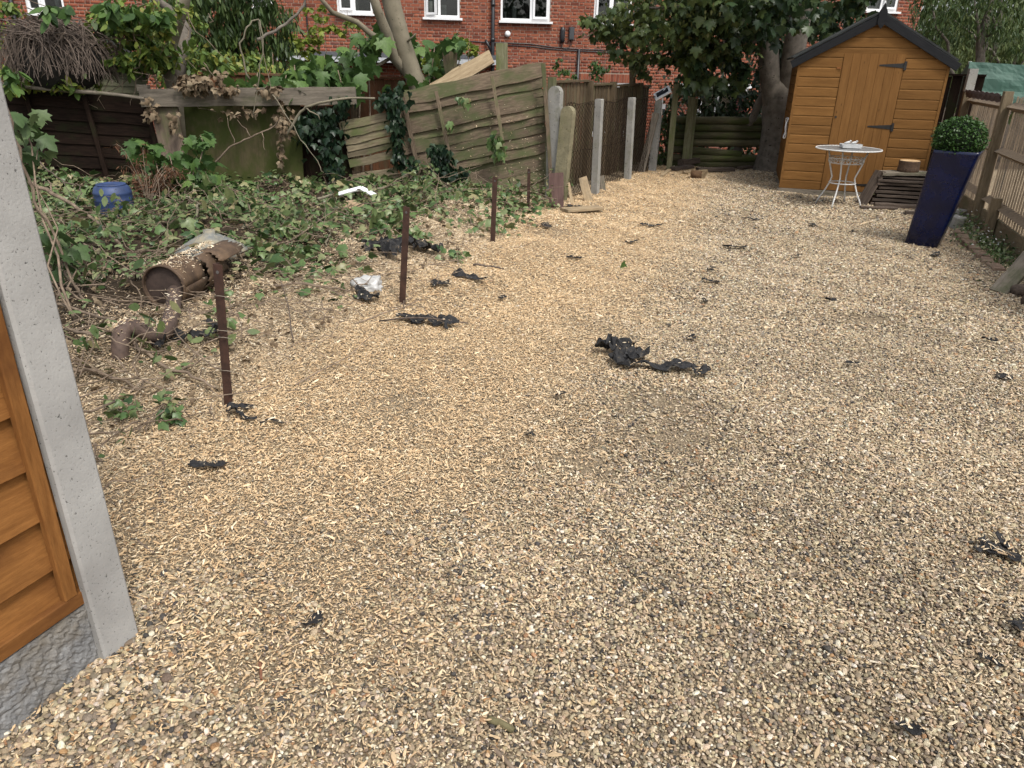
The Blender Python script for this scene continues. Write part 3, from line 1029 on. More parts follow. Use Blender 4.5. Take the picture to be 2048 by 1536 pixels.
M_ORANGE = wood('orange_stained_wood', (0.165, 0.068, 0.018), (0.265, 0.118, 0.034), 16, 0.85, fine=.34, spec=.15, patch=(.115, .046, .014), patch_amt=.35, bmp=0.35, var=(0.9, 1.1))
M_CONC = stony('smooth_concrete', (0.25, 0.245, 0.235), (0.36, 0.355, 0.34), 5, 0.9, speck=(0.075, 0.073, 0.07), bscale=130, bmp=0.25)
M_ROCKF = stony('rock_faced_concrete', (0.15, 0.152, 0.154), (0.25, 0.25, 0.247), 9, 0.95, bscale=70, bmp=1.0, stain=(0.17, 0.15, 0.12))
M_CONC_OLD = stony('weathered_concrete', (0.21, 0.205, 0.19), (0.36, 0.35, 0.32), 6, 0.95, speck=(0.07, 0.065, 0.055), bscale=40, bmp=0.6, stain=(0.13, 0.13, 0.09))
M_CONC_MOSS = stony('lichen_covered_concrete', (0.15, 0.135, 0.085), (0.27, 0.24, 0.15), 12, 0.95, speck=(0.08, 0.07, 0.03), bscale=50, bmp=0.8, stain=(0.115, 0.11, 0.055))
M_GREYWOOD = wood('weathered_grey_wood', (0.085, 0.062, 0.042), (0.235, 0.18, 0.125), 16, 0.9, patch=(0.085, 0.095, 0.042), patch_amt=0.6, var=(0.7, 1.2), bmp=0.7)
M_DARKWOOD = wood('dark_wood_with_shade', (0.008, 0.0052, 0.004), (0.028, 0.017, 0.012), 16, 0.85, patch=(0.018, 0.020, 0.009), patch_amt=0.35, var=(0.6, 1.3), bmp=0.6, spec=.08)  # dark brown wood, base colour lowered further to carry shade from the tree overhang
M_PLY = wood('mossy_plywood', (0.055, 0.046, 0.026), (0.11, 0.088, 0.05), 3, 0.9, patch=(0.045, 0.054, 0.016), patch_amt=0.85, spec=.1, bmp=0.3, knots=False)
M_BEAM = wood('silver_grey_timber', (0.11, 0.095, 0.075), (0.25, 0.215, 0.17), 10, 0.9, patch=(0.07, 0.08, 0.035), patch_amt=0.3, bmp=0.6)
M_REDFENCE = wood('red_brown_fence_wood', (0.10, 0.045, 0.022), (0.20, 0.09, 0.045), 12, 0.85, patch=(0.10, 0.09, 0.05), patch_amt=0.3, var=(0.75, 1.2))
M_FEATHER = wood('brown_featheredge', (0.075, 0.055, 0.034), (0.165, 0.122, 0.072), 14, 0.85, patch=(0.12, 0.12, 0.06), patch_amt=0.3, var=(0.75, 1.2))
M_PALE = wood('pale_split_timber', (0.26, 0.19, 0.11), (0.46, 0.36, 0.23), 12, 0.85, patch=(0.16, 0.13, 0.09), patch_amt=0.3)
M_GREENPOST = wood('green_treated_post', (0.10, 0.10, 0.055), (0.21, 0.20, 0.12), 14, 0.9, patch=(0.10, 0.12, 0.04), patch_amt=0.5)
M_LOG = wood('mossy_half_log', (0.045, 0.042, 0.022), (0.13, 0.115, 0.065), 8, 0.85, patch=(0.06, 0.075, 0.02), patch_amt=0.6, var=(0.7, 1.2))
M_RFENCE = wood('pale_brown_fence_wood', (0.17, 0.125, 0.085), (0.34, 0.265, 0.185), 14, 0.85, patch=(0.14, 0.115, 0.09), patch_amt=0.35, var=(0.75, 1.2))
M_RFPOST = wood('olive_brown_fence_post', (0.13, 0.10, 0.06), (0.25, 0.195, 0.125), 12, 0.85, patch=(0.12, 0.11, 0.06), patch_amt=0.4)

# --- foreground fence on the left
FA = rad(22)
fd = Vector((math.sin(FA), math.cos(FA), 0)); fnn = Vector((math.cos(FA), -math.sin(FA), 0))
c0 = G(217, 1338, 0.0)
Z = Vector((0, 0, 1))
t = thing('concrete_fence_post', 'tall smooth grey concrete fence post in the left foreground', 'fence post', c0)
mb = MB(); c = 0.007
mb.prism([(0, c), (0, .115 - c), (-c, .115), (-.10 + c, .115), (-.10, .115 - c), (-.10, c), (-.10 + c, 0), (-.074, 0), (-.070, .03), (-.032, .03), (-.028, 0), (-c, 0)], c0 - Z * 0.25 + fnn * .005, fnn, fd, (Z - fnn * .020), 2.3)
part(t, 'shaft', mb, M_CONC)
gbase = c0 - fnn * 0.050
ztop = PL(168, 1212, c0 - fnn * 0.026, fnn).z
t = thing('concrete_gravel_board', 'rough rock-faced grey concrete board under the orange panel at left', 'gravel board', gbase)
# rough face as a displaced grid
mb = MB(); nu, nv = 260, 46
Lg = 1.83
grid = []
for j in range(nv + 1):
    for i in range(nu + 1):
        u = i / nu * Lg; w = -0.12 + (ztop + 0.12) * j / nv
        edge = min(1, j / 2, (nv - j) / 2, i / 2)
        q = Vector((u * 48, w * 48, 3.3)); dsp = (noise.noise(q) * 0.5 + noise.noise(q * 2.7) * 0.35 + noise.noise(q * 6) * 0.2) * 0.011 * edge
        p = gbase - fd * (u - 0.03) + Z * w + fnn * (0.022 + dsp)
        grid.append(p)
fs = [(j * (nu + 1) + i, (j + 1) * (nu + 1) + i, (j + 1) * (nu + 1) + i + 1, j * (nu + 1) + i + 1) for j in range(nv) for i in range(nu)]
mb.add(grid, fs)
mb.box(gbase - fd * (Lg / 2 - .03) + Z * ((ztop - 0.12) / 2) - fnn * 0.005, (0.046, Lg, ztop + .12 - .002), Matrix.Rotation(-FA, 3, 'Z'))
part(t, 'face', mb, M_ROCKF)
t = thing('overlap_fence', 'bright orange stained overlap fence panel beside the concrete post', 'fence panel', gbase - fd * 0.02 + Z * (ztop + .002))
pb = gbase - fd * 0.02
hP = 1.55
for i in range(11):
    z0 = ztop + 0.005 + i * 0.143
    M, L = frame(pb + Z * (z0 + .07) - fnn * .010 + fd * .04, pb + Z * (z0 + .07) - fnn * .010 - fd * 1.80, fnn + Z * 0.14)
    put('board', board_mesh(L, 0.165, 0.010, M_ORANGE, n=6, wob=.003, cham=.002, seed=i), t, M)
board(t, 'bottom_rail', pb + Z * (ztop + .022) + fnn * .010 + fd * .035, pb + Z * (ztop + .022) + fnn * .010 - fd * 1.8, fnn, .042, .022, M_ORANGE, n=6, wob=.001)
board(t, 'top_rail', pb + Z * (ztop + hP) + fnn * .010 + fd * .035, pb + Z * (ztop + hP) + fnn * .010 - fd * 1.8, fnn, .042, .022, M_ORANGE, n=6, wob=.001)
for off in (0.008, .9, 1.75):
    board(t, 'batten', pb - fd * off + Z * (ztop + .044) + fnn * .011, pb - fd * off + Z * (ztop + hP - .022) + fnn * .011, fnn, .036, .022, M_ORANGE, n=6, wob=.001)

# --- dark leaning panel at the back left
YD = 9.05
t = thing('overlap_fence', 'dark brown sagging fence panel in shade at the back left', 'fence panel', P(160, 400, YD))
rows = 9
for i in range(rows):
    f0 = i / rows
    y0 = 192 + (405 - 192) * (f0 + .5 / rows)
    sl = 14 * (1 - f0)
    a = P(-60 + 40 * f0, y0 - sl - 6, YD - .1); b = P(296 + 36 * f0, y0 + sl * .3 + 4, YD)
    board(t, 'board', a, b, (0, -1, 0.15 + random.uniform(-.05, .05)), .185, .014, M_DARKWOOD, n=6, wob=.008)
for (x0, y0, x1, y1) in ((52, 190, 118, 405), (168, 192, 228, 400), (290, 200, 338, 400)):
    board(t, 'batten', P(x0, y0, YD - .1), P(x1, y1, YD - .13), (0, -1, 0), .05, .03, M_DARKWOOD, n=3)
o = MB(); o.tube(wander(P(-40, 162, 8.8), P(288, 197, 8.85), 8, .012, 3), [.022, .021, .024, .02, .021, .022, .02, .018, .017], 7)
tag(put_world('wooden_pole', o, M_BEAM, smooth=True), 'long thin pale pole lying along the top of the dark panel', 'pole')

t = thing('plywood_hoarding', 'green mossy plywood sheet standing under the grey beam', 'plywood sheet', P(500, 402, 9.1))
M, L = frame(P(484, 206, 9.15), P(498, 412, 9.02), (0, -1, .1)); put('plywood_sheet', board_mesh(L, 1.36, .014, M_PLY, n=6, wob=.006), t, M)
t = thing('plywood_hoarding', 'dark brown board behind the ivy right of the mossy sheet', 'plywood sheet', P(650, 402, 9.2))
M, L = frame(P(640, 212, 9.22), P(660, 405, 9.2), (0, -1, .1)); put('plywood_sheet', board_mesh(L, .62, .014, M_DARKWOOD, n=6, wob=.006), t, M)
t = thing('timber_beam', 'silver grey horizontal timber beam above the mossy plywood', 'beam', P(285, 200, 8.95))
board(t, 'beam', P(281, 196, 8.92), P(712, 192, 9.05), (0, -1, .05), .19, .05, M_BEAM, n=10, wob=.006, ends=.01)
board(t, 'end_block', P(276, 176, 8.95), P(298, 176, 8.96), (0, -1, 0), .07, .09, M_BEAM, n=1)
t = thing('leaning_plank', 'wide brown plank leaning below the left end of the grey beam', 'plank', P(360, 370, 8.85))
board(t, 'plank', P(325, 200, 9.0), P(362, 372, 8.8), (0, -1, .2), .30, .04, wood('brown_old_plank', (.075, .055, .042), (.16, .12, .09), 5, patch=(.07, .08, .03), patch_amt=.3), n=6, wob=.008)

# --- red-brown fence further back
def upright_fence(name, label, cat, a, b, z0, z1, mat, bw=.10, gap=0, rail=True, posts=(), postmat=None, nrm=None, lean=.012, group=None, capz=0.03):
    a = Vector(a); b = Vector(b)
    t = thing(name, label, cat, (a.x, a.y, z0), group=group)
    d = (b - a); d.z = 0; L = d.length; d.normalize()
    nrm = Vector(nrm) if nrm else Vector((d.y, -d.x, 0))
    n = int(L / (bw + gap))
    st = L / n
    shared = [board_mesh(z1 - z0, bw * 1.04, .012, mat, n=2, wob=.002, cham=0, seed=900 + k) for k in range(4)]
    for i in range(n):
        p = a + d * (st * (i + .5))
        lo = Vector((p.x, p.y, z0 + random.uniform(-.01, .01))); hi = Vector((p.x, p.y, z1))
        M, _ = frame(lo, hi, nrm + d * .10)
        put('board', random.choice(shared), t, M)
    if rail:
        for zr in (z1 + capz * .5,):
            board(t, 'capping_rail', Vector((a.x, a.y, zr)) + nrm * .01, Vector((b.x, b.y, zr)) + nrm * .01, (0, 0, 1), .05, .03, mat, n=3)
    return t
a = P(405, 200, 10.3); b = P(705, 196, 10.3); zt = P(560, 152, 10.3).z
t = upright_fence('boarded_fence', 'red-brown boarded fence panel behind the grey beam', 'fence panel', a, b, 0.0, zt, M_REDFENCE, bw=.12)
zt2 = P(780, 158, 10.35).z
b2 = P(1060, 196, 10.5)
t2 = upright_fence('boarded_fence', 'red-brown fence panel behind the pale tree trunk', 'fence panel', P(712, 196, 10.3), b2, 0.0, zt2, M_REDFENCE, bw=.12)
t = thing('fence_post', 'square brown fence post between the two red-brown panels', 'fence post', P(706, 300, 10.25))
board(t, 'post', Vector((P(706, 200, 10.25).x, 10.25, -.1)), P(706, 146, 10.25), (0, -1, 0), .09, .09, M_FEATHER, n=2)

# --- broken panel leaning in the middle
YB = 9.4
t = thing('broken_fence', 'broken weathered lap panel leaning with slipped boards and ivy', 'fence panel', P(960, 400, YB))
edge_l = lambda f: (806 + 30 * f, 192 + 205 * f)      # left batten line, f from top to foot
edge_r = lambda f: (1088 + 14 * f, 130 + 208 * f)
nb = 14
for i in range(nb):
    f = (i + .5) / 11.3
    (xl, yl), (xr, yr) = edge_l(f), edge_r(f)
    jit = random.uniform(-5, 5)
    if i == 5: jit = 6
    a = P(xl - 12 + random.uniform(-8, 8), yl + jit, YB - .06 + random.uniform(-.02, .02)); b = P(xr + random.uniform(-4, 2), yr + random.uniform(-2, 2), YB + .03)
    board(t, 'board', a, b, (0.05, -1, 0.16), .165 + random.uniform(-.02, .025), .011, M_GREYWOOD, n=10, wob=.012, ends=.03, warp=random.uniform(-.03, .03))
for (x0, y0, x1, y1, w_) in ((872, 182, 912, 372, .042), (984, 152, 1008, 300, .04), (1087, 126, 1104, 398, .05), (806, 195, 848, 398, .05)):
    board(t, 'batten', P(x0, y0, YB - .13), P(x1, y1, YB - .16), (0, -1, .05), w_, .022, M_GREYWOOD, n=4, wob=.004)
t = thing('broken_board_end', 'row of snapped mossy board ends left of the leaning broken panel', 'boards', P(745, 370, YB - .3))
M_MOSSEND = wood('moss_green_board', (0.09, 0.07, 0.045), (0.22, 0.185, 0.12), 12, 0.9, patch=(0.09, 0.105, 0.04), patch_amt=0.5, var=(.7, 1.15))
for (x0, y0, x1, y1, w_) in ((684, 252, 778, 232, .10), (686, 269, 782, 246, .10), (690, 284, 786, 262, .085), (694, 297, 790, 277, .075), (696, 310, 792, 290, .075), (699, 327, 796, 308, .10), (706, 357, 800, 340, .09), (716, 372, 800, 354, .07)):
    board(t, 'board', P(x0, y0, YB - .28), P(x1, y1, YB - .2), (-.05, -1, .2), w_, .012, M_MOSSEND, n=5, wob=.007, ends=.03)
t = thing('broken_plank', 'splintered pale plank poking up diagonally above the broken panel', 'plank', P(850, 200, 9.9))
board(t, 'plank', P(846, 190, 9.85), P(978, 118, 9.8), (0, -1, .4), .17, .04, M_PALE, n=6, wob=.012, ends=.05)
t = thing('rotten_post', 'rotten weathered post stub above the broken panel', 'post', P(905, 200, 10.0))
board(t, 'post', P(908, 260, 10.0), P(900, 104, 10.0), (0, -1, 0), .16, .10, M_GREYWOOD, n=7, wob=.014, ends=.03)
t = thing('square_post', 'square green-stained post standing before the black drainpipe', 'post', P(1004, 200, 10.1))
board(t, 'post', P(1006, 260, 10.1), P(1003, 86, 10.1), (0, -1, 0), .145, .10, M_GREENPOST, n=4, wob=.003)

# --- concrete posts with netting
def slab_post(name, label, foot, top, w, th, mat, roundtop=False, nrm=(-.5, -.85, 0), cat='fence post'):
    foot = Vector(foot); top = Vector(top)
    t = thing(name, label, cat, foot)
    M, L = frame(foot - (top - foot).normalized() * .2, top, nrm)
    mb = MB()
    if roundtop:
        k = 8
        poly = [(0, -w / 2), (L - w / 2, -w / 2)] + [(L - w / 2 + w / 2 * math.sin(math.pi * q / k), -w / 2 * math.cos(math.pi * q / k)) for q in range(1, k)] + [(L - w / 2, w / 2), (0, w / 2)]
    else:
        c = .008
        poly = [(0, -w / 2), (L - c, -w / 2), (L, -w / 2 + c), (L, w / 2 - c), (L - c, w / 2), (0, w / 2)]
    mb.prism(poly, (0, 0, -th / 2), (1, 0, 0), (0, 1, 0), (0, 0, 1), th)
    put('shaft', mb.mesh('shaft', mat), t, M)
    return t
def postpx(name, label, fx, fy, tx, ty, w, th, mat, **kw):
    f = G(fx, fy); return slab_post(name, label, f, P(tx, ty, f.y), w, th, mat, **kw), f
postpx('concrete_post', 'wide pale concrete post with rounded top beside the broken panel', 1105, 398, 1112, 172, .155, .09, M_CONC_OLD, roundtop=True)
postpx('concrete_post', 'leaning lichen-covered concrete post with rounded top', 1119, 402, 1138, 212, .155, .09, M_CONC_MOSS, roundtop=True)
_, f3 = postpx('concrete_post', 'slim square concrete post, nearer of the two along the netting', 1190, 388, 1199, 198, .085, .085, M_CONC_OLD)
_, f4 = postpx('concrete_post', 'slim square concrete post, farther of the two along the netting', 1255, 359, 1264, 195, .085, .085, M_CONC_OLD)
_, f5 = postpx('concrete_post', 'short grey concrete post under the small solar lamp', 1304, 343, 1319, 199, .10, .09, M_CONC_OLD, roundtop=True)
t = thing('timber_strut', 'grey timber strut leaning against the concrete post below the solar lamp', 'strut', G(1284, 345))
board(t, 'strut', G(1282, 346), P(1312, 226, 12.1), (-.4, -1, 0), .10, .06, M_BEAM, n=3)
f1 = G(1125, 402); f1 = Vector((f1.x + .03, f1.y, 0))
line_pts = [Vector((f1.x - .04, f1.y + .05, 0)), Vector((f3.x - .06, f3.y + .03, 0)), Vector((f4.x - .06, f4.y + .03, 0)), Vector((f5.x - .05, f5.y, 0))]
mb = MB()
for a, b in zip(line_pts, line_pts[1:]):
    L = (b - a).length; d = (b - a).normalized(); n_ = Vector((d.y, -d.x, 0))
    cell = 0.036; ncol = int(L / cell); rows = 36; hN = 1.13
    bow = lambda u, w: .03 * math.sin(math.pi * u) * math.sin(math.pi * w)
    for i in range(ncol + 1):
        pts = []
        for j in range(rows + 1):
            u = (i + (.5 if (i + j) % 2 else -.05)) * cell / L; w = j / rows
            pts.append(a + d * (min(max(u, 0), 1) * L) + Z * (hN * w + .02 * math.sin(u * 9)) + n_ * (bow(u, w) + random.uniform(-.004, .004)))
        mb.tube(pts, .0034, 3, cap=False)
    for wz in (.98, 1.0, .5, .03):
        mb.tube(wander(a + Z * hN * wz, b + Z * hN * wz, 8, .012), .0025, 4, cap=False)
o = put_world('wire_netting', mb, plain('brown_rusted_wire', (.022, .015, .011), .95, spec=.1, noise_amt=.4), origin=line_pts[0])
tag(o, 'rusty brown wire netting strung between the concrete posts', 'netting')

# featheredge fence behind the netting
pd = (f4 - f3); pd.z = 0; pd.normalize(); pn = Vector((pd.y, -pd.x, 0))
names = ['weathered featheredge panel behind the netting, nearest the broken panel', 'weathered featheredge panel behind the netting, second from the broken panel',
         'weathered featheredge panel behind the netting, third from the broken panel', 'weathered featheredge panel behind the netting, nearest the log fence']
pnames = ['square mossy post behind the wide rounded concrete post', 'square brown featheredge fence post left of the nearer slim concrete post', 'square brown featheredge fence post between the two slim concrete posts', 'square brown featheredge fence post right of the farther slim concrete post']
base_ = f3 - pn * .40
cuts = [PL(px, 200, base_, pn) for px in (1098, 1174, 1221, 1275, 1298)]
for k_, lab in enumerate(names):
    a, b = cuts[k_].copy(), cuts[k_ + 1].copy()
    a.z = b.z = 0
    dd = (b - a).normalized()
    zt = P((1135, 1197, 1248, 1287)[k_], (165, 171, 172, 174)[k_], (a.y + b.y) / 2).z
    upright_fence('featheredge_fence', lab, 'fence panel', a + dd * .05, b - dd * .05, -.05, zt, M_FEATHER, bw=.115, nrm=pn)
    t = thing('fence_post', pnames[k_], 'fence post', a)
    board(t, 'post', Vector((a.x, a.y, -.1)) + pn * .03, Vector((a.x, a.y, zt + .07)) + pn * .03, pn, .09, .08, M_FEATHER if k_ else M_GREENPOST, n=2)

# round post, wooden posts and log fence at the back
for (fx, fy, tx, ty, w_, lab) in ((1338, 342, 1353, 168, .085, 'tall square grey-green post left of the log fence'), (1369, 334, 1384, 194, .11, 'square green post standing in front of the logs')):
    f = G(fx, fy); f.y = min(f.y, 12.98); f.x = P(fx, fy, f.y).x; t = thing('wooden_post', lab, 'post', f)
    board(t, 'post', f - Z * .1, P(tx, ty, f.y + .05), (-.3, -1, 0), w_, .08, M_GREENPOST, n=4, wob=.003)
    if fx > 1350: board(t, 'batten', f + Vector((.09, .02, -.1)), P(tx + 9, ty + 3, f.y + .1), (-.3, -1, 0), .05, .05, M_GREENPOST, n=3)
f = P(1264, 300, 12.6); t = thing('wooden_post', 'round-topped brown post rising behind the featheredge fence', 'post', f)
mb = MB(); mb.tube([P(1264, 300, 12.6), P(1265, 150, 12.6), P(1265, 124, 12.6)], .05, 8); part(t, 'post', mb, M_FEATHER, True)
t = thing('log_fence', 'low fence of mossy horizontal half logs at the back beside the tree', 'fence', G(1400, 332))
YL = 13.15
for (x0, y0, x1, y1) in ((1338, 240, 1640, 243), (1337, 255, 1640, 258), (1336, 270, 1640, 272), (1334, 285, 1640, 287), (1333, 300, 1372, 298), (1376, 300, 1482, 309), (1331, 315, 1640, 318), (1330, 330, 1640, 331)):
    board(t, 'half_log', P(x0, y0, YL), P(x1, y1, YL), (0, -1, .1), .128, .06, M_LOG, n=8, wob=.006, halfround=True)
for xx in (1336, 1376, 1600):
    p = P(xx, 300, YL + .06); board(t, 'post', Vector((p.x, p.y, -.1)), P(xx + 6, 236, YL + .06), (0, -1, 0), .09, .07, M_LOG, n=2)

# small solar lamp on a white pole
f = Vector((f5.x + .1, f5.y + .05, .6)); t = thing('solar_lamp', 'small white solar lamp tilted on a pole above the concrete post', 'solar lamp', f)
top = P(1325, 186, f5.y)
mb = MB(); mb.tube([P(1322, 230, f5.y), P(1325, 200, f5.y), top], .014, 8); mb.tube([top - Z * .02, P(1330, 176, f5.y + .03)], .012, 8); part(t, 'pole', mb, M_UPVC, True)
RT = Matrix.Rotation(rad(-12), 3, 'Z') @ Matrix.Rotation(rad(-30), 3, 'Y') @ Matrix.Rotation(rad(32), 3, 'X')
mb = MB(); mb.box(top, (.26, .18, .022), RT); part(t, 'panel_frame', mb, M_UPVC)
mb = MB(); mb.box(top + RT @ Vector((0, 0, .0125)), (.19, .11, .003), RT); part(t, 'solar_cell', mb, plain('solar_cell', (.01, .012, .02), .2))
mb = MB(); mb.box(P(1327, 213, f5.y), (.05, .05, .07)); part(t, 'lamp_head', mb, M_UPVC)

# --- right-hand fence
RA = rad(19)
rd = Vector((math.sin(RA), math.cos(RA), 0)); rn = Vector((-math.cos(RA), math.sin(RA), 0))     # along, and towards the yard
b1 = G(1947, 449, 0.0)
zt1 = P(2028, 183, b1.y).z
zs_ = lambda px, py: PL(px, py, b1, rn).z
ZLOW, ZMID, ZTOPF = zs_(1990, 416), zs_(1998, 306), zt1 - .05
print('right fence', zt1, ZLOW, ZMID, zs_(1990, 448), zs_(1930, 183))
def rpt(u, off=0, z=0): return b1 + rd * u + rn * off + Z * z
SP = 2.05
t = thing('fence_post', 'olive brown square post of the right-hand slatted fence', 'fence post', rpt(0, 0))
board(t, 'post', rpt(0, .0, -.15), rpt(0, .0, zt1), rn, .10, .085, M_RFPOST, n=4, wob=.002)
t = thing('fence_post', 'square post with grey concrete top at the far end of the slatted fence', 'fence post', rpt(SP, 0))
board(t, 'post', rpt(SP, 0, -.15), rpt(SP, 0, zt1 - .05), rn, .10, .09, M_RFPOST, n=4, wob=.002)
board(t, 'concrete_cap', rpt(SP, 0, zt1 - .048), rpt(SP, 0, zt1 + .22), rn, .12, .10, M_CONC_OLD, n=2, wob=.002)
t = thing('fence_post', 'square fence post beyond the right picture edge', 'fence post', rpt(-SP, 0))
board(t, 'post', rpt(-SP, .0, -.15), rpt(-SP, .0, zt1), rn, .10, .085, M_RFPOST, n=4, wob=.002)
slat_sh = [board_mesh(ZTOPF - .16, .054, .016, M_RFENCE, n=2, wob=.002, cham=0, seed=700 + q) for q in range(5)]
for (u0, u1, lab) in ((.06, SP - .06, 'far bay of the right-hand pale slatted fence behind the planter'), (-2.0, -.06, 'near bay of the right-hand pale slatted fence at the picture edge'), (-4.1, -2.1, 'slatted fence bay continuing beyond the right picture edge')):
    t = thing('slatted_fence', lab, 'fence', rpt(u0, -.07))
    nS = int((u1 - u0) / .092)
    for i in range(nS):
        u = u0 + (i + .5) * (u1 - u0) / nS
        M, _ = frame(rpt(u, -.075, .16 + random.uniform(-.01, .01)), rpt(u + random.uniform(-.006, .006), -.075, ZTOPF), rn + rd * .25)
        put('slat', random.choice(slat_sh), t, M)
    for zr in (ZLOW, ZMID, ZTOPF - .10):
        # triangular rail
        mb = MB(); mb.prism([(-.045, -.045), (.03, 0), (-.045, .045)], rpt(u0, -.025, zr), rn, Z, rd, u1 - u0)
        part(t, 'rail', mb, M_RFENCE)
    board(t, 'gravel_board', rpt(u0, -.045, .09), rpt(u1, -.045, .09), rn, .20, .03, M_RFPOST, n=4)
t = thing('fence_stump', 'short square stump against the base of the slatted fence', 'stump', rpt(-.75, .06))
board(t, 'stump', rpt(-.75, .02, -.1), rpt(-.75, .02, .40), rn, .09, .08, M_RFPOST, n=2)
# scalloped dark strip along the top
mb = MB()
for row in range(3):
    nU = 60; A_ = []
    for i in range(nU + 1):
        u = .1 + (SP - .2) * i / nU
        zz = ZTOPF - .045 + row * .026 + .005 * math.sin(i * .8 + row * 2.1)
        A_ += [rpt(u, .02 + row * .012, zz - .018), rpt(u, .02 + row * .012, zz + .016), rpt(u, .028 + row * .012, zz + .016), rpt(u, .028 + row * .012, zz - .018)]
    fs = [(i * 4 + k, i * 4 + (k + 1) % 4, (i + 1) * 4 + (k + 1) % 4, (i + 1) * 4 + k) for i in range(nU) for k in range(4)]
    mb.add(A_, fs)
tag(put_world('woven_screen', mb, wood('dark_woven_strip', (.05, .035, .035), (.13, .10, .095), 10), origin=rpt(.1, .02, ZTOPF - .05)), 'strip of dark woven edging along the top of the slatted fence', 'edging')

# --- black fence behind the shed
a = P(1850, 300, 11.6); b = P(1935, 300, 11.2)
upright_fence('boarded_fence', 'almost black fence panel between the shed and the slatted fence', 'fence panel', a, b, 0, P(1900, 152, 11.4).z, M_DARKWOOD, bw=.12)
# ------------------------------------------------------------------ orange shed
SA = rad(-16)
sL = G(1559, 386, 0.0)
shed = thing('garden_shed', 'orange wooden apex shed with black roof edge and plank door', 'shed', sL, SA)
WS, DS, ZB, ZE, ZR = 1.71, 1.9, 0.075, 1.71, 2.19
M_SHED = wood('amber_shed_cladding', (0.142, 0.067, 0.019), (0.215, 0.106, 0.032), 7, 0.8, var=(0.84, 1.10), bmp=0.2, knots=False, fine=.18, spec=.15)
M_SHEDDOOR = wood('amber_shed_door', (0.147, 0.069, 0.020), (0.21, 0.103, 0.032), 6, 0.8, var=(0.94, 1.06), bmp=0.2, fine=.2, spec=.15)
M_BLACKWOOD = wood('black_painted_board', (0.006, 0.0065, 0.008), (0.015, 0.016, 0.018), 14, 0.8, knots=False)
M_IRON = plain('black_iron', (0.012, 0.011, 0.010), 0.5, noise_amt=.4)
M_FELT = stony('black_roof_felt', (.018, .020, .020), (.045, .048, .046), 10, bscale=150)
def sput(name, mb, mat, parent=None, smooth=False, M=None):
    return put(name, mb.mesh(name, mat, smooth), parent or shed, M or Matrix.Identity(4), local=True)
def gable_x(z):
    if z <= ZE: return 0.0, WS
    k_ = (z - ZE) / (ZR - ZE) * WS / 2
    return k_, WS - k_
DX0, DX1, DZ1 = 0.50, 1.22, 1.755
pitch = 0.1165
def clad(x0a, x1a, x0b, x1b, z0, z1):
    """one shiplap board on the front: lower edge x0a..x1a, upper edge x0b..x1b"""
    zs = z1 - .018
    f = (zs - z0) / (z1 - z0)
    xm0, xm1 = x0a + (x0b - x0a) * f, x1a + (x1b - x1a) * f
    m_ = MB()
    m_.add([(x0a, -.012, z0), (x1a, -.012, z0), (xm1, -.012, zs), (xm0, -.012, zs), (x0b, -.003, z1), (x1b, -.003, z1),
            (x0a, .004, z0), (x1a, .004, z0), (x1b, .004, z1), (x0b, .004, z1)],
           [(0, 1, 2, 3), (3, 2, 5, 4), (0, 6, 7, 1), (4, 5, 8, 9), (0, 3, 4, 9, 6), (1, 7, 8, 5, 2), (6, 9, 8, 7)])
    o_ = sput('cladding_board', m_, M_SHED)
    return o_
z = ZB
while z < ZR - .03:
    z1 = min(z + pitch - .003, ZR - .01)
    a0, a1 = gable_x(z); b0, b1_ = gable_x(z1)
    if z < DZ1 - .05:
        clad(a0, DX0, b0, DX0, z, z1); clad(DX1, a1, DX1, b1_, z, z1)
    else:
        if b1_ - b0 > .03: clad(a0, a1, b0, b1_, z, z1)
    z += pitch
# inner walls
m_ = MB()
poly = [(0.004, ZB), (WS - .004, ZB), (WS - .004, ZE), (WS / 2, ZR), (0.004, ZE)]
m_.prism(poly, (0, .006, 0), (1, 0, 0), (0, 0, 1), (0, 1, 0), .02)
sput('gable_wall', m_, M_SHED)
m_ = MB(); m_.prism(poly, (0, DS - .02, 0), (1, 0, 0), (0, 0, 1), (0, 1, 0), .02)
sput('gable_wall', m_, M_SHED)
for sgn, xx in ((-1, 0.0), (1, WS)):
    zz = ZB
    sw = board_mesh(DS - .02, pitch - .004, .016, M_SHED, n=2, wob=.001)
    while zz < ZE - .02:
        M = Matrix.Translation((xx - sgn * .008 if sgn > 0 else xx + .008, .012, zz + pitch / 2)) @ Matrix(((0, 0, sgn, 0), (1, 0, 0, 0), (0, sgn, 0, 0), (0, 0, 0, 1)))
        put('side_board', sw, shed, M, local=True); zz += pitch
    m_ = MB(); m_.box((xx + sgn * .006, -.004, (ZB + ZE) / 2 - .02), (.030, .028, ZE - ZB - .04)); sput('corner_trim', m_, M_SHED)
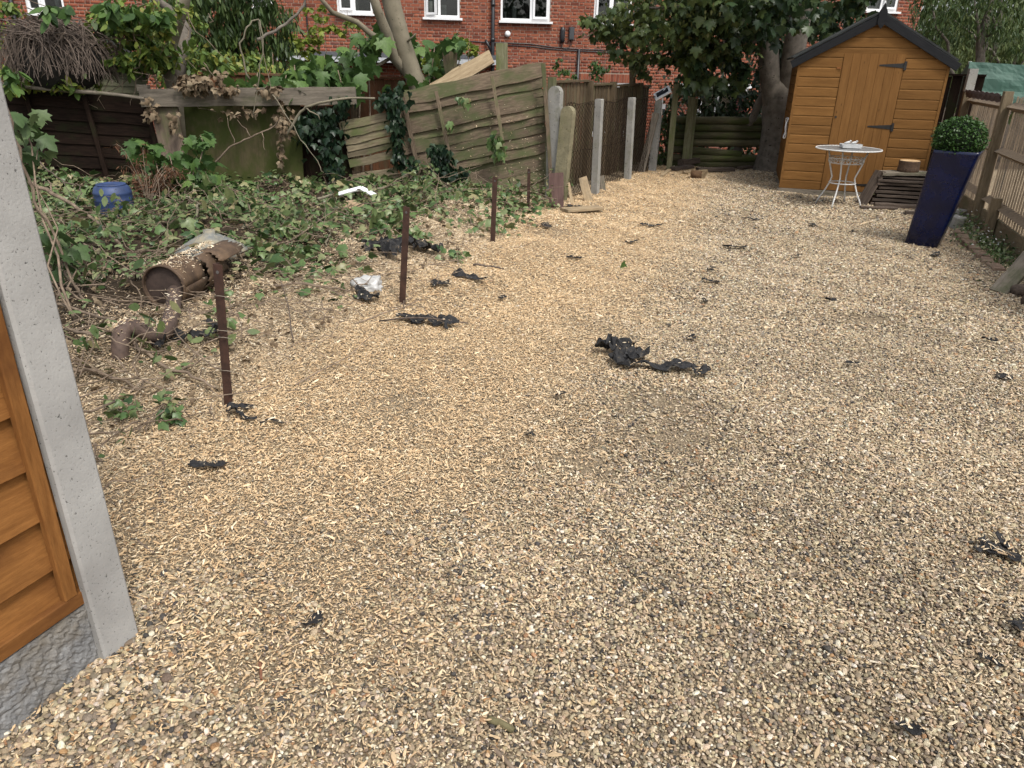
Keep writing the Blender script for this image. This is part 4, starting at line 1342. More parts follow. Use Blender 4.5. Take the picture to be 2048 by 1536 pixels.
# roof, felt, barge boards, finial
sl = math.hypot(WS / 2, ZR - ZE); an = math.atan2(ZR - ZE, WS / 2)
for sgn in (-1, 1):
    m_ = MB(); ov = .10
    ux, uz = sgn * math.cos(an), -math.sin(an)
    p = Vector((WS / 2, -.03, ZR + .02))
    q = p + Vector((ux, 0, uz)) * (sl + ov)
    nn = Vector((sgn * math.sin(an), 0, math.cos(an)))
    poly = [p, q, q + nn * .022, p + nn * .022]
    m_.add(poly + [v + Vector((0, DS + .10, 0)) for v in poly], [(0, 1, 2, 3), (7, 6, 5, 4), (0, 4, 5, 1), (1, 5, 6, 2), (2, 6, 7, 3), (3, 7, 4, 0)])
    r_ = sput('roof_slope', m_, M_FELT)
    p = Vector((WS / 2, -.052, ZR + .015 )) - nn * .05
    q = p + Vector((ux, 0, uz)) * (sl + ov + .05)
    M, L = frame(p, q, (0, -1, 0))
    bm_ = board_mesh(L, .092, .022, M_BLACKWOOD, n=5, wob=.002)
    put('barge_board', bm_, shed, M, local=True)
m_ = MB()
m_.prism([(-.045, -.10), (0, -.16), (.045, -.10), (.045, .03), (0, .13), (-.045, .03)], (WS / 2, -.078, ZR - .005), (1, 0, 0), (0, 0, 1), (0, 1, 0), .014)
sput('finial', m_, M_BLACKWOOD)
# door of vertical boards
door = sput('door', (lambda q: (q.box(((DX0 + DX1) / 2, .000, (ZB + DZ1) / 2), (DX1 - DX0 - .012, .008, DZ1 - ZB - .012)), q)[1])(MB()), M_SHEDDOOR)
nbd = 7; bw = (DX1 - DX0 - .012) / nbd
for i in range(nbd):
    M = Matrix.Translation((DX0 + .006 + bw * (i + .5), -.010, ZB + .006)) @ Matrix(((0, 1, 0, 0), (0, 0, -1, 0), (1, 0, 0, 0), (0, 0, 0, 1)))
    M = Matrix(((0, 1, 0, DX0 + .006 + bw * (i + .5)), (0, 0, -1, -.010), (1, 0, 0, ZB + .006), (0, 0, 0, 1)))
    o_ = put('door_board', board_mesh(DZ1 - ZB - .012, bw - .0015, .012, M_SHEDDOOR, n=2, wob=.0003, cham=.002, seed=50 + i), door, M, local=True)
for zz in (1.62, 0.90, 0.17):
    m_ = MB(); m_.prism([(0, -.028), (0, .028), (-.27, .008), (-.28, 0), (-.27, -.008)], (DX1 - .01, -.021, zz), (1, 0, 0), (0, 0, 1), (0, 1, 0), .005)
    m_.box((DX1 + .008, -.020, zz), (.03, .006, .10))
    m_.tube([(DX1 - .006, -.024, zz - .03), (DX1 - .006, -.024, zz + .03)], .006, 6)
    sput('hinge', m_, M_IRON, door)
m_ = MB(); m_.lathe([(.014, 0), (.014, .006)], (DX0 + .035, -.016, 1.0), 10, Matrix.Rotation(rad(90), 3, 'X')); sput('keyhole', m_, M_IRON, door)
m_ = MB(); m_.box((DX0 - .03, -.017, 1.58), (.05, .008, .018)); m_.box((DX0 - .01, -.02, 1.58), (.012, .012, .03)); sput('turn_button', m_, wood('button_wood', (.15, .06, .02), (.25, .1, .03)), door)
# floor bearers
for yy in (.03, DS / 2, DS - .06):
    M = Matrix.Translation((-.03, yy, .032))
    put('bearer', board_mesh(WS + .06, .09, .075, M_BEAM, n=4, wob=.003), shed, M, local=True)
m_ = MB(); m_.box((WS / 2, DS / 2, .072), (WS - .03, DS - .05, .012)); sput('floor', m_, M_BEAM)
# white hose hanging on the left side
hz = []
Wm = wmat(shed)
for q in range(19):
    an_ = math.pi * 2 * q / 18
    hz.append(Wm @ Vector((-.035 - .012 * math.sin(q), .28 + .10 * math.sin(an_), .82 + .13 * math.cos(an_))))
m_ = MB(); m_.tube(hz, .010, 6, cap=False)
tag(put_world('hose_loop', m_, M_UPVC, smooth=True), 'loop of white hose hung on the left side of the shed', 'hose')

# ------------------------------------------------------------------ white table in front of the shed
tc = G(1677, 411, 0.0); tc.y += .02
M_WMETAL = plain('white_painted_iron', (0.62, 0.62, 0.60), 0.45, noise_amt=.15, nscale=60)
M_TTOP = stony('worn_white_table_top', (.12, .125, .125), (.22, .225, .225), 12, .4, bscale=60, bmp=.1)
tab = thing('bistro_table', 'round white metal table with splayed legs before the shed', 'table', tc, rad(8))
def tput(name, m_, mat, smooth=False, parent=None): return put(name, m_.mesh(name, mat, smooth), parent or tab, Matrix.Identity(4), local=True)
TH = .675
m_ = MB(); m_.lathe([(.30, TH - .004), (.36, TH - .003), (.370, TH), (.370, TH + .006), (.36, TH + .008)], n=40); tput('table_top', m_, M_TTOP, False)
m_ = MB(); m_.tube([(.374 * math.cos(a_), .374 * math.sin(a_), TH + .003) for a_ in np.linspace(0, 2 * math.pi, 41)], .0085, 6, cap=False); tput('rim', m_, M_WMETAL, True)
for k_ in range(4):
    a_ = rad(45 + 90 * k_)
    prof = [(.235, TH - .015), (.205, .58), (.19, .50), (.155, .40), (.135, .34), (.15, .27), (.195, .16), (.245, .07), (.275, -.01)]
    m_ = MB(); m_.tube([(r_ * math.cos(a_), r_ * math.sin(a_), z_) for r_, z_ in prof], .0095, 7); tput('leg', m_, M_WMETAL, True)
def ringsq(r_, z_, rad_):
    m = MB(); m.tube([(r_ * math.cos(a_), r_ * math.sin(a_), z_) for a_ in np.linspace(0, 2 * math.pi, 25)], rad_, 6, cap=False); return m
tput('stretcher_ring', ringsq(.155, .275, .008), M_WMETAL, True)
band = ringsq(.205, .575, .006)
band2 = ringsq(.195, .515, .006)
band.add(band2.v, band2.f)
for q in range(16):          # scrolled flowers in the band
    a_ = 2 * math.pi * q / 16; r_ = .20
    c_ = Vector((r_ * math.cos(a_), r_ * math.sin(a_), .545)); tx = Vector((-math.sin(a_), math.cos(a_), 0))
    band.tube([c_ + tx * (.026 * math.cos(b_)) + Z * (.022 * math.sin(b_)) for b_ in np.linspace(0, 2 * math.pi, 9)], .005, 4, cap=False)
tput('apron_band', band, M_WMETAL)
# trough with two birds on the table
pt = Vector((tc.x + .01, tc.y - .02, TH + .016))
t = thing('bird_trough', 'small pale trough with two little bird figures on the white table', 'ornament', pt, rad(-8))
M_PALESTONE = stony('pale_plaster', (.42, .43, .43), (.58, .59, .58), 20, bscale=80, bmp=.2)
m_ = MB()
m_.prism([(-.11, 0), (.11, 0), (.12, .045), (.108, .045), (.10, .012), (-.10, .012), (-.108, .045), (-.12, .045)], (0, -.06, 0), (1, 0, 0), (0, 0, 1), (0, 1, 0), .12)
m_.box((0, -.064, .022), (.21, .012, .042)); m_.box((0, .064, .022), (.21, .012, .042))
put('trough', m_.mesh('trough', M_PALESTONE), t, Matrix.Identity(4), local=True)
for bx in (-.055, .02):
    m_ = MB()
    m_.tube([(bx - .045, -.06, .055), (bx - .02, -.06, .060), (bx + .005, -.06, .066), (bx + .02, -.06, .072), (bx + .03, -.06, .074)], [.004, .014, .017, .010, .005], 8)
    m_.tube([(bx + .014, -.06, .078), (bx + .022, -.06, .084), (bx + .030, -.06, .084), (bx + .042, -.06, .082)], [.006, .011, .009, .001], 8)
    put('bird', m_.mesh('bird', M_PALESTONE, True), t, Matrix.Identity(4), local=True)

# ------------------------------------------------------------------ wood pile by the shed
M_OLDPLANK = wood('brown_weathered_plank', (.06, .045, .036), (.155, .12, .095), 12, .9, var=(.7, 1.2), bmp=.7)
pc = G(1793, 413, 0.0)
t = thing('plank_stack', 'low stack of old brown planks to the right of the white table', 'planks', pc, rad(-14))
for i, (z_, l_, w_, th_) in enumerate(((.03, .62, .28, .04), (.03, .60, .12, .05), (.085, .60, .30, .035), (.135, .58, .28, .03), (.185, .60, .30, .035), (.235, .56, .30, .03), (.28, .58, .32, .028), (.318, .60, .34, .028), (.355, .60, .30, .022))):
    M = Matrix.Translation((-l_ / 2 + random.uniform(-.02, .02), .05 + (.0 if i != 1 else -.20) + random.uniform(-.02, .02), z_)) @ Matrix.Rotation(random.uniform(-.05, .05), 4, 'Z')
    put('plank', board_mesh(l_, w_, th_, M_OLDPLANK, n=4, wob=.008, ends=.02, seed=300 + i), t, M, local=True)
board(t, 'leaning_plank', wmat(t) @ Vector((-.44, -.12, .01)), wmat(t) @ Vector((-.27, -.02, .42)), (-1, -.4, .4), .16, .022, M_OLDPLANK, n=3, wob=.006)
p0_ = wmat(t) @ Vector((.02, .04, .381))
t = thing('sawn_slab', 'rough split slab lying on top of the plank stack', 'slab', p0_)
M, L = frame(p0_ + Vector((-.30, .05, .012)), p0_ + Vector((.32, -.06, .022)), (0, 0, 1)); put('slab', board_mesh(L, .26, .036, M_BEAM, n=7, wob=.018, ends=.03), t, M)
lg = p0_ + Vector((.03, .0, .036))
t = thing('log_round', 'short sawn log round standing on the plank stack', 'log', lg)
m_ = MB(); m_.lathe([(.118, 0), (.125, .03), (.12, .08), (.122, .128), (.118, .135)], lg, 18); part(t, 'bark', m_, wood('log_bark', (.06, .04, .028), (.16, .10, .065), 20, bmp=.9), False)
m_ = MB(); m_.lathe([(.114, .1352), (.113, .1375)], lg, 18); part(t, 'cut_face', m_, wood('fresh_cut_face', (.40, .26, .13), (.55, .40, .23), 4))
for (px, py, l_, lab) in ((1830, 432, .22, 'small dark timber offcut on the gravel left of the blue planter'), (1756, 420, .42, 'thin weathered slat lying in front of the plank stack')):
    q = G(px, py, 0.0); t = thing('timber_offcut', lab, 'offcut', q)
    M, L = frame(q + Vector((-l_ / 2, .03, .03)), q + Vector((l_ / 2, -.03, .03)), (0, 0, 1)); put('offcut', board_mesh(L, .07, .05 if l_ < .3 else .02, M_OLDPLANK, n=3, wob=.008), t, M)

# ------------------------------------------------------------------ blue planter with clipped box ball
pa = G(1808, 490, 0.0); pbq = G(1868, 498, 0.0)
ex = (pbq - pa); wB = .29; ex.normalize(); ey = Vector((-ex.y, ex.x, 0))
ctr = pa + ex * (wB / 2 - .005) + ey * (wB / 2)
def planter_mat():
    m, nt, bs = new_mat('cobalt_glaze')
    v = coords(nt)
    a_ = noise_t(nt, v, 7, 5)
    c_ = ramp(nt, a_, [(.3, (.0006, .0028, .018)), (.7, (.0012, .0065, .048))])
    sp_ = noise_t(nt, v, 120, 2)
    c_ = mix(nt, ramp(nt, sp_, [(.74, (0, 0, 0)), (.78, (1, 1, 1))]), c_, (.10, .12, .16))
    nt.links.new(c_, bs.inputs['Base Color']); bs.inputs['Roughness'].default_value = .22
    bump(nt, bs, noise_t(nt, v, 12, 3), .08, .02)
    return m
M_BLUE = planter_mat()
ang = math.atan2(ex.y, ex.x)
t = thing('tall_planter', 'tall tapered cobalt blue glazed planter leaning beside the slatted fence', 'planter', ctr, ang)
hP_, wT = .90, .375
LEAN = Vector((.115, -.03, 0))
def sqring(w_, z_, r_=.03, ins=0):
    out = []
    h_ = w_ / 2 - ins
    for cx_, cy_, a0_ in ((h_ - r_, h_ - r_, 0), (-h_ + r_, h_ - r_, 90), (-h_ + r_, -h_ + r_, 180), (h_ - r_, -h_ + r_, 270)):
        for q in range(4):
            aa = rad(a0_ + q * 30)
            out.append(Vector((cx_ + r_ * math.cos(aa), cy_ + r_ * math.sin(aa), z_)) + LEAN * (z_ / hP_))
    return out
lev = [(wB - .03, -.005), (wB, .015)] + [(wB + (wT - wB) * f, hP_ * f) for f in (.25, .5, .75, .97)] + [(wT + .004, hP_)]
rings = [sqring(w_, z_) for w_, z_ in lev] + [sqring(wT - .05, hP_, .02), sqring(wT - .06, hP_ - .05, .02)]
m_ = MB(); vs_ = [p for r_ in rings for p in r_]; nR = 16
fs = [(i * nR + k, i * nR + (k + 1) % nR, (i + 1) * nR + (k + 1) % nR, (i + 1) * nR + k) for i in range(len(rings) - 1) for k in range(nR)]
fs.append(tuple(range(nR - 1, -1, -1)))
m_.add(vs_, fs); put('pot', m_.mesh('pot', M_BLUE, True), t, Matrix.Identity(4), local=True)
m_ = MB(); m_.add(sqring(wT - .055, hP_ - .045, .02), [tuple(range(16))]); put('soil', m_.mesh('soil', plain('potting_soil', (.03, .022, .015), .95, bmp=.8)), t, Matrix.Identity(4), local=True)
bc = wmat(t) @ (Vector((0, 0, hP_ + .095)) + LEAN * .85)
M_BOX = leafy('box_leaf', [(.018, .048, .012), (.045, .105, .022), (.09, .18, .04)], .45, .2)
t = thing('box_ball', 'round clipped green box ball growing in the blue planter', 'shrub', wmat(t) @ (Vector((0, 0, hP_ - .045)) + LEAN))
rng = np.random.default_rng(3)
d_ = rng.normal(size=(5200, 3)); d_ /= np.linalg.norm(d_, axis=1)[:, None]
rr_ = .212 * (1.03 - np.abs(rng.normal(0, .11, 5200)) + .12 * (rng.random(5200) < .02)) * (1 + .05 * np.sin(d_[:, 0] * 9) * np.sin(d_[:, 1] * 8 + 1) * np.sin(d_[:, 2] * 9))
pos = d_ * rr_[:, None] * np.array([1.05, 1.0, .92]) + np.array(bc)
leaf_obj('foliage', pos, .024, 'oval', M_BOX, t, tilt=(-.6, .9), rng=rng)
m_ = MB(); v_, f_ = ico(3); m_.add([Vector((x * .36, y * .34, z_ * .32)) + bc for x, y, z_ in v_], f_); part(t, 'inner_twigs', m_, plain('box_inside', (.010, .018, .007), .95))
m_ = MB(); m_.tube([bc - Z * .22, bc], .012, 6); part(t, 'stem', m_, M_OLDPLANK)

# green tarpaulin beyond the fence
t = thing('green_tarpaulin', 'faded green tarpaulin over a frame beyond the right-hand fence', 'tarpaulin', P(1990, 190, 12.2))
m_ = MB(); nu, nv = 26, 16
TL, TR, BL, BR = P(1940, 123, 12.0), P(2120, 135, 11.6), P(1925, 215, 11.8), P(2120, 215, 11.4)
pts = []
for j in range(nv + 1):
    for i in range(nu + 1):
        u, v = i / nu, j / nv
        p = TL.lerp(TR, u).lerp(BL.lerp(BR, u), v)
        q = Vector((u * 5, v * 4, 1)); fold = noise.noise(q) * .03 + abs(noise.noise(q * 2.3)) * .012
        pts.append(p + Vector((0, -fold, fold * .5)))
m_.add(pts, [(j * (nu + 1) + i, (j + 1) * (nu + 1) + i, (j + 1) * (nu + 1) + i + 1, j * (nu + 1) + i + 1) for j in range(nv) for i in range(nu)])
A0, A1 = P(1940, 123, 12.0), P(1925, 215, 11.8); B0 = P(1898, 180, 13.2)
k0 = [A0, A1, P(1890, 215, 13.2), B0]
m_.add(k0, [(0, 1, 2, 3)])
M_TARP = plain('green_tarpaulin', (.030, .085, .062), .65, noise_amt=.15, nscale=6, bmp=.35, bscale=7)
o_ = part(t, 'cover', m_, M_TARP)
md = o_.modifiers.new('thick', 'SOLIDIFY'); md.thickness = .006
m_ = MB(); m_.tube([P(1940, 123, 12.02), P(1936, 260, 12.02)], .02, 6); m_.tube([P(2118, 135, 11.62), P(2110, 260, 11.62)], .02, 6); part(t, 'pole', m_, M_UPVC)
# ------------------------------------------------------------------ rusty stakes
M_RUST = rusty('rusty_angle_iron', (.028, .014, .010), (.085, .040, .026))
M_RUST2 = rusty('flaking_rust', (.035, .021, .014), (.15, .095, .055), 9)
M_WIRE = plain('dull_wire', (.20, .17, .13), .6)
def stake(fx, fy, tx, ty, w, label, lean=0.0, wires=()):
    f = G(fx, fy); top = P(tx, ty, f.y + lean)
    t = thing('iron_stake', label, 'stake', f, group='rusty stakes in a row')
    M, L = frame(f - (top - f).normalized() * .12, top, (-.35, -1, 0))
    mb = MB(); th = .005
    mb.prism([(-w / 2, 0), (w / 2, 0), (w / 2, -w * .8), (w / 2 - th, -w * .8), (w / 2 - th, -th), (-w / 2, -th)], (0, 0, 0), (0, 1, 0), (0, 0, 1), (1, 0, 0), L)
    put('angle_bar', mb.mesh('angle_bar', M_RUST), t, M)
    mb = MB(); mb.lathe([(.008, 0), (.008, .0015)], (L - .035, 0, .0008), 10); put('bolt_hole', mb.mesh('bolt_hole', plain('hole_grey', (.10, .09, .085), .6)), t, M)
    for u in wires:
        mb = MB(); pts = []
        for q in range(15):
            a_ = q / 14 * math.pi * 2.4
            pts.append((L * u + .02 * math.sin(a_ * .9) + .004 * q * .3, .034 * math.cos(a_), -.014 + .028 * math.sin(a_)))
        mb.tube(pts, .0017, 4); put('wire', mb.mesh('wire', M_WIRE), t, M)
    return t
stake(457, 816, 434, 529, .048, 'nearest rusty angle-iron stake, wrapped with wire', .03, (.60, .56, .80, .36))
stake(804, 611, 813, 414, .046, 'second nearest rusty stake, standing before the black sheeting heap', 0)
stake(985, 486, 990, 354, .046, 'third rusty stake from the camera, tall and thin on the chippings', 0)
stake(1056, 421, 1058, 338, .034, 'farthest rusty stake, just left of the leaning brown board', 0)

# ------------------------------------------------------------------ rusted silencer with its pipe
fA = G(334, 612); fB = G(425, 556)
ax = Vector((.10, 1, 0)).normalized()
sx = Vector((ax.y, -ax.x, 0))
R = .132
c0_ = fA + Z * (R - .01)
t = thing('rusty_silencer', 'rusted torn exhaust silencer with bent pipe lying on the bank', 'silencer', fA)
def arc_shell(c, axis_, side, r, l0, l1, a0, a1, n=24, jag=0.0, th=.004, seed=1, nl=4, flat=0.0):
    rr = random.Random(seed); mb = MB(); V0 = []
    for j in range(nl + 1):
        for i in range(n + 1):
            a_ = a0 + (a1 - a0) * i / n
            l = l0 + (l1 - l0) * j / nl
            if j == nl: l += rr.uniform(-jag, jag)
            if j == 0: l += rr.uniform(-jag, jag) * .6
            r_ = r * (1 + rr.uniform(-.012, .012))
            V0.append(c + axis_ * l + side * (r_ * math.cos(a_)) + Z * (r_ * math.sin(a_) * (1 - flat)))
    m = n + 1
    mb.add(V0, [(j * m + i, j * m + i + 1, (j + 1) * m + i + 1, (j + 1) * m + i) for j in range(nl) for i in range(n)])
    return mb
def shell_part(name, mb, mat):
    o_ = part(t, name, mb, mat, True); md = o_.modifiers.new('thick', 'SOLIDIFY'); md.thickness = .004; md.offset = 0; return o_
shell_part('barrel', arc_shell(c0_, ax, sx, R, 0, .29, 0, 2 * math.pi, jag=.02, seed=2, nl=5), M_RUST2)
mb = MB(); mb.tube([c0_ + sx * (R * 1.01 * math.cos(a_)) + Z * (R * 1.01 * math.sin(a_)) for a_ in np.linspace(0, 2 * math.pi, 33)], .008, 6, cap=False); part(t, 'rim', mb, M_RUST2, True)
mb = MB(); V0 = [c0_ + ax * .012] + [c0_ + ax * .022 + sx * (R * .98 * math.cos(a_)) + Z * (R * .98 * math.sin(a_)) for a_ in np.linspace(0, 2 * math.pi, 33)[:-1]]
mb.add(V0, [(0, 1 + i, 1 + (i + 1) % 32) for i in range(32)]); part(t, 'end_plate', mb, rusty('dark_end_plate', (.030, .020, .016), (.075, .05, .04)), True)
shell_part('torn_barrel', arc_shell(c0_ + Z * .005, ax, sx, R * 1.05, .30, .54, rad(-70), rad(60), jag=.05, seed=4), M_RUST2)
shell_part('torn_barrel', arc_shell(c0_ - sx * .015, ax, sx, R * 1.02, .33, .50, rad(100), rad(215), jag=.05, seed=5), M_RUST2)
shell_part('bent_cover', arc_shell(c0_ + ax * .1 + sx * .06 - Z * .02, ax, sx, R * 1.1, .32, .66, rad(35), rad(125), jag=.04, seed=6), M_RUST2)
mb = MB(); mb.tube([c0_ + ax * .2, c0_ + ax * .46], [.06, .05], 10); part(t, 'inner_tube', mb, M_RUST2, True)
pp = [c0_ + ax * .02 + sx * .055 - Z * .03] + [Vector(G(x_, y_)) + Z * z_ for x_, y_, z_ in ((352, 622, .075), (348, 645, .055), (338, 672, .05), (318, 690, .055), (292, 688, .07), (266, 684, .085), (250, 694, .075), (243, 706, .03), (241, 712, -.02))]
def smooth_pts(ps, k=4):
    out = []
    for i in range(len(ps) - 1):
        p0_, p1_, p2_, p3_ = ps[max(i - 1, 0)], ps[i], ps[i + 1], ps[min(i + 2, len(ps) - 1)]
        for q in range(k):
            u = q / k
            out.append(.5 * ((2 * p1_) + (p2_ - p0_) * u + (2 * p0_ - 5 * p1_ + 4 * p2_ - p3_) * u * u + (3 * p1_ - p0_ - 3 * p2_ + p3_) * u ** 3))
    return out + [ps[-1]]
mb = MB(); mb.tube(smooth_pts(pp), .043, 12, jit=.06); part(t, 'pipe', mb, rusty('mauve_rust', (.045, .030, .025), (.13, .088, .068), 10), True)

# grey cone, blue barrel, white gutter
c_ = G(425, 512); t = thing('grey_cone', 'grey plastic cone-shaped cover with a short neck in the ivy', 'cover', c_)
mb = MB(); mb.lathe([(.255, -.03), (.255, .0), (.235, .022), (.15, .075), (.07, .118), (.042, .13), (.040, .155), (.028, .156), (.026, .12)], c_ + Z * .04, 28)
part(t, 'cone', mb, stony('dusty_grey_plastic', (.10, .11, .11), (.21, .215, .20), 14, .7, bscale=60, bmp=.1, stain=(.32, .27, .17)), True)
c_ = G(233, 428) - Z * .02; t = thing('blue_barrel', 'small blue plastic barrel sunk in the ivy by the dark panel', 'barrel', c_)
M_BBAR = plain('blue_barrel_plastic', (.024, .045, .12), .55, noise_amt=.35, nscale=12)
mb = MB(); mb.lathe([(.15, -.15), (.16, .05), (.166, .15), (.170, .16), (.166, .17), (.164, .21), (.168, .22), (.162, .232), (.15, .27), (.125, .29)], c_, 24); part(t, 'drum', mb, M_BBAR, True)
mb = MB(); mb.lathe([(.128, .286), (.128, .298), (.11, .302), (.105, .294)], c_, 24); part(t, 'lid', mb, M_BBAR, True)
ps = [P(678, 388, 7.7), P(690, 382, 7.7), P(722, 376, 7.7), P(735, 381, 7.65), P(750, 391, 7.6)]
t = thing('white_gutter', 'bent white plastic strip lying on the brush below the broken panel', 'plastic strip', ps[2])
for a_, b_ in ((ps[0], ps[2]), (ps[2], ps[4])):
    board(t, 'strip', a_, b_, (0, -.6, 1), .05, .02, M_UPVC, n=3, wob=.001)

# boards by the concrete posts
for (x0, y0, x1, y1, w_, th_, mat, lab) in ((1114, 418, 1112, 346, .165, .03, wood('maroon_board', (.07, .04, .034), (.13, .08, .07), 4, knots=False), 'upright reddish brown board leaning before the rounded posts'),
                                            (1180, 404, 1165, 355, .10, .04, M_PALE, 'short pale board leaning against the wire netting'),
                                            (1146, 409, 1137, 366, .035, .03, M_PALE, 'thin pale stick leaning behind the reddish brown board'),
                                            (1208, 382, 1203, 352, .07, .03, M_BEAM, 'small pointed board behind the nearer slim concrete post')):
    f = G(x0, y0); t = thing('leaning_board', lab, 'board', f)
    board(t, 'board', f - Z * .03, P(x1, y1, f.y + .12), (-.2, -1, .2), w_, th_, mat, n=3, wob=.004)
def flat_plank(px0, py0, px1, py1, w_, th_, mat, lab, lift=.0, name='loose_plank', cat='plank'):
    a_, b_ = G(px0, py0), G(px1, py1)
    t = thing(name, lab, cat, (a_ + b_) / 2)
    board(t, 'plank', a_ + Z * (th_ / 2 + lift), b_ + Z * (th_ / 2 + lift + .01), (0, 0, 1), w_, th_, mat, n=4, wob=.006)
flat_plank(1128, 428, 1200, 424, .16, .03, M_PALE, 'pale plank lying flat at the edge of the chippings', .025)
flat_plank(1345, 344, 1382, 340, .12, .05, M_OLDPLANK, 'short dark plank lying left before the log fence', .025)
flat_plank(1360, 337, 1402, 331, .12, .09, M_OLDPLANK, 'rough split plank raised on others before the log fence', .05)
flat_plank(1394, 345, 1466, 346, .14, .05, M_OLDPLANK, 'long grey plank lying before the log fence', .025)
flat_plank(1366, 350, 1412, 347, .05, .03, M_PALE, 'narrow pale batten lying before the log fence', .025)
flat_plank(1478, 342, 1500, 340, .10, .04, M_OLDPLANK, 'small dark plank end at the foot of the log fence', .025)
f = G(1394, 358); t = thing('log_piece', 'small split log with a fresh pale face on the gravel', 'log', f)
mb = MB(); mb.tube([f + Vector((-.10, .02, .06)), f + Vector((.06, -.02, .06))], [.07, .065], 10, jit=.06); part(t, 'bark', mb, wood('orange_brown_bark', (.09, .05, .028), (.2, .12, .06), 12), True)
board(t, 'split_face', f + Vector((.065, -.04, .01)), f + Vector((.11, -.06, .13)), (.6, -1, 0), .07, .02, M_PALE, n=2)
f = G(1330, 352); flat_plank(1322, 356, 1338, 344, .06, .04, M_PALE, 'wedge of pale timber by the foot of the tall post')

# plank and logs at the right edge
a_ = G(1996, 586); b_ = P(2085, 488, a_.y + .25)
t = thing('leaning_plank', 'grey plank leaning up at the right picture edge', 'plank', a_)
board(t, 'plank', a_ + Z * .0, b_, (-.75, -.6, .45), .13, .035, M_BEAM, n=4, wob=.005)
for (px, py, r_, l_, lab) in ((2030, 590, .045, .5, 'small dark log under the leaning plank at right'), (2052, 612, .05, .6, 'brown log end below the plank at the right picture edge')):
    f = G(px, py); t = thing('short_log', lab, 'log', f)
    mb = MB(); mb.tube([f + Vector((-.03, -.03, r_)), f + Vector((l_ * .9, l_ * .2, r_))], r_, 10, jit=.05); part(t, 'log', mb, M_OLDPLANK, True)

# brick edging along the right-hand fence
M_EDGE = stony('worn_edging_brick', (.16, .105, .075), (.30, .215, .155), 12, stain=(.22, .18, .12), bscale=60)
lab_ord = ['first', 'second', 'third', 'fourth', 'fifth', 'sixth', 'seventh']
for i, (px, py) in enumerate(((1918, 470), (1926, 480), (1936, 490), (1947, 501), (1960, 514), (1973, 527), (1990, 540))):
    f = G(px, py, 0.0); t = thing('edging_brick', lab_ord[i] + ' worn brick from the planter in the sunken edging row', 'brick', f, rad(68 + random.uniform(-6, 6)), group='bricks edging the right bed')
    M = Matrix.Translation((-.11, 0, .012)); put('brick', board_mesh(.21, .10, .06, M_EDGE, n=2, wob=.006, cham=.008, seed=400 + i), t, M, local=True)
for (px, py, s_, lab) in ((1908, 455, .16, 'grey concrete block behind the blue planter'), (1916, 436, .13, 'pale stone lump standing at the foot of the slatted fence')):
    f = G(px, py, 0.0); t = thing('stone_block', lab, 'stone', f, .4)
    put('block', board_mesh(s_, s_ * .8, s_ * .9, M_CONC_OLD, n=2, wob=.01, cham=.012), t, Matrix.Translation((-s_ / 2, 0, s_ * .3)), local=True)

# ------------------------------------------------------------------ scraps of torn black membrane
def sheet_mat():
    m, nt, bs = new_mat('torn_black_membrane'); v = coords(nt)
    base_ = ramp(nt, noise_t(nt, v, 45, 4), [(.3, (.010, .010, .011)), (.7, (.028, .028, .029))])
    dust = ramp(nt, noise_t(nt, v, 22, 6, .75), [(.54, (0, 0, 0)), (.72, (.75, .75, .75))])
    nt.links.new(mix(nt, dust, base_, (.17, .14, .10)), bs.inputs['Base Color'])
    bs.inputs['Roughness'].default_value = .75; bs.inputs['Specular IOR Level'].default_value = .3
    w_ = nt.nodes.new('ShaderNodeTexWave'); w_.inputs['Scale'].default_value = 160; w_.inputs['Distortion'].default_value = 1.5; nt.links.new(v, w_.inputs['Vector'])
    bump(nt, bs, w_.outputs['Fac'], .25, .002)
    return m
M_SHEET = sheet_mat()
def strip_mesh(L, W, seed, hgt_=.03, curl=.6, nu=18, nv=9):
    """crumpled ragged strip, lying along local X"""
    o3 = Vector((seed * 3.7, seed * 1.9, 0)); rr = random.Random(seed)
    mb = MB(); V0 = []
    ph = rr.uniform(0, 6)
    for i in range(nu + 1):
        u = i / nu
        wv = W * (.95 + .5 * abs(noise.noise(Vector((u * 2.6, seed, 1.0)))) * 2) * (1 if 0 < i < nu else .45)
        cy = L * curl * .22 * math.sin(u * 3.3 + ph) + noise.noise(Vector((u * 3, seed * 2.2, 5))) * W * .5
        for j in range(nv + 1):
            v = j / nv - .5
            rag = noise.noise(Vector((u * 9, v * 6, seed))) * W * .22
            x = (u - .5) * L + noise.noise(Vector((v * 5, seed, u * 2))) * W * .5
            y = cy + v * wv + rag
            z = .75 * (abs(noise.noise(Vector((x * 17, y * 22, seed)))) * 1.0 + .8 * abs(noise.noise(Vector((x * 8, y * 8, seed + 4)))) * 1.6 + .12 * noise.noise(Vector((x * 60, y * 60, seed)))) * hgt_ + .004
            V0.append((x, y * .85, z))
    m = nv + 1
    mb.add(V0, [(i * m + j, (i + 1) * m + j, (i + 1) * m + j + 1, i * m + j + 1) for i in range(nu) for j in range(nv)])
    return mb
SCN = [0]
def scrap(px, py, L, W, ang, label, h=.03, curl=.6, cat='plastic scrap', name='torn_sheeting', extra=()):
    f = G(px, py); SCN[0] += 1
    t = thing(name, label, cat, f, rad(ang), group='scraps of torn black sheeting')
    for k_, (dx, dy, L_, W_, a_) in enumerate(((0, 0, L, W, 0),) + tuple(extra)):
        mb = strip_mesh(L_, W_, SCN[0] * 1.37 + k_ * .61, h, curl)
        M = Matrix.Translation((dx, dy, .020)) @ Matrix.Rotation(rad(a_), 4, 'Z')
        o_ = put('flap' if k_ else 'sheet', mb.mesh('sheet', M_SHEET), t, M, local=True)
        md = o_.modifiers.new('thick', 'SOLIDIFY'); md.thickness = .003
    return t
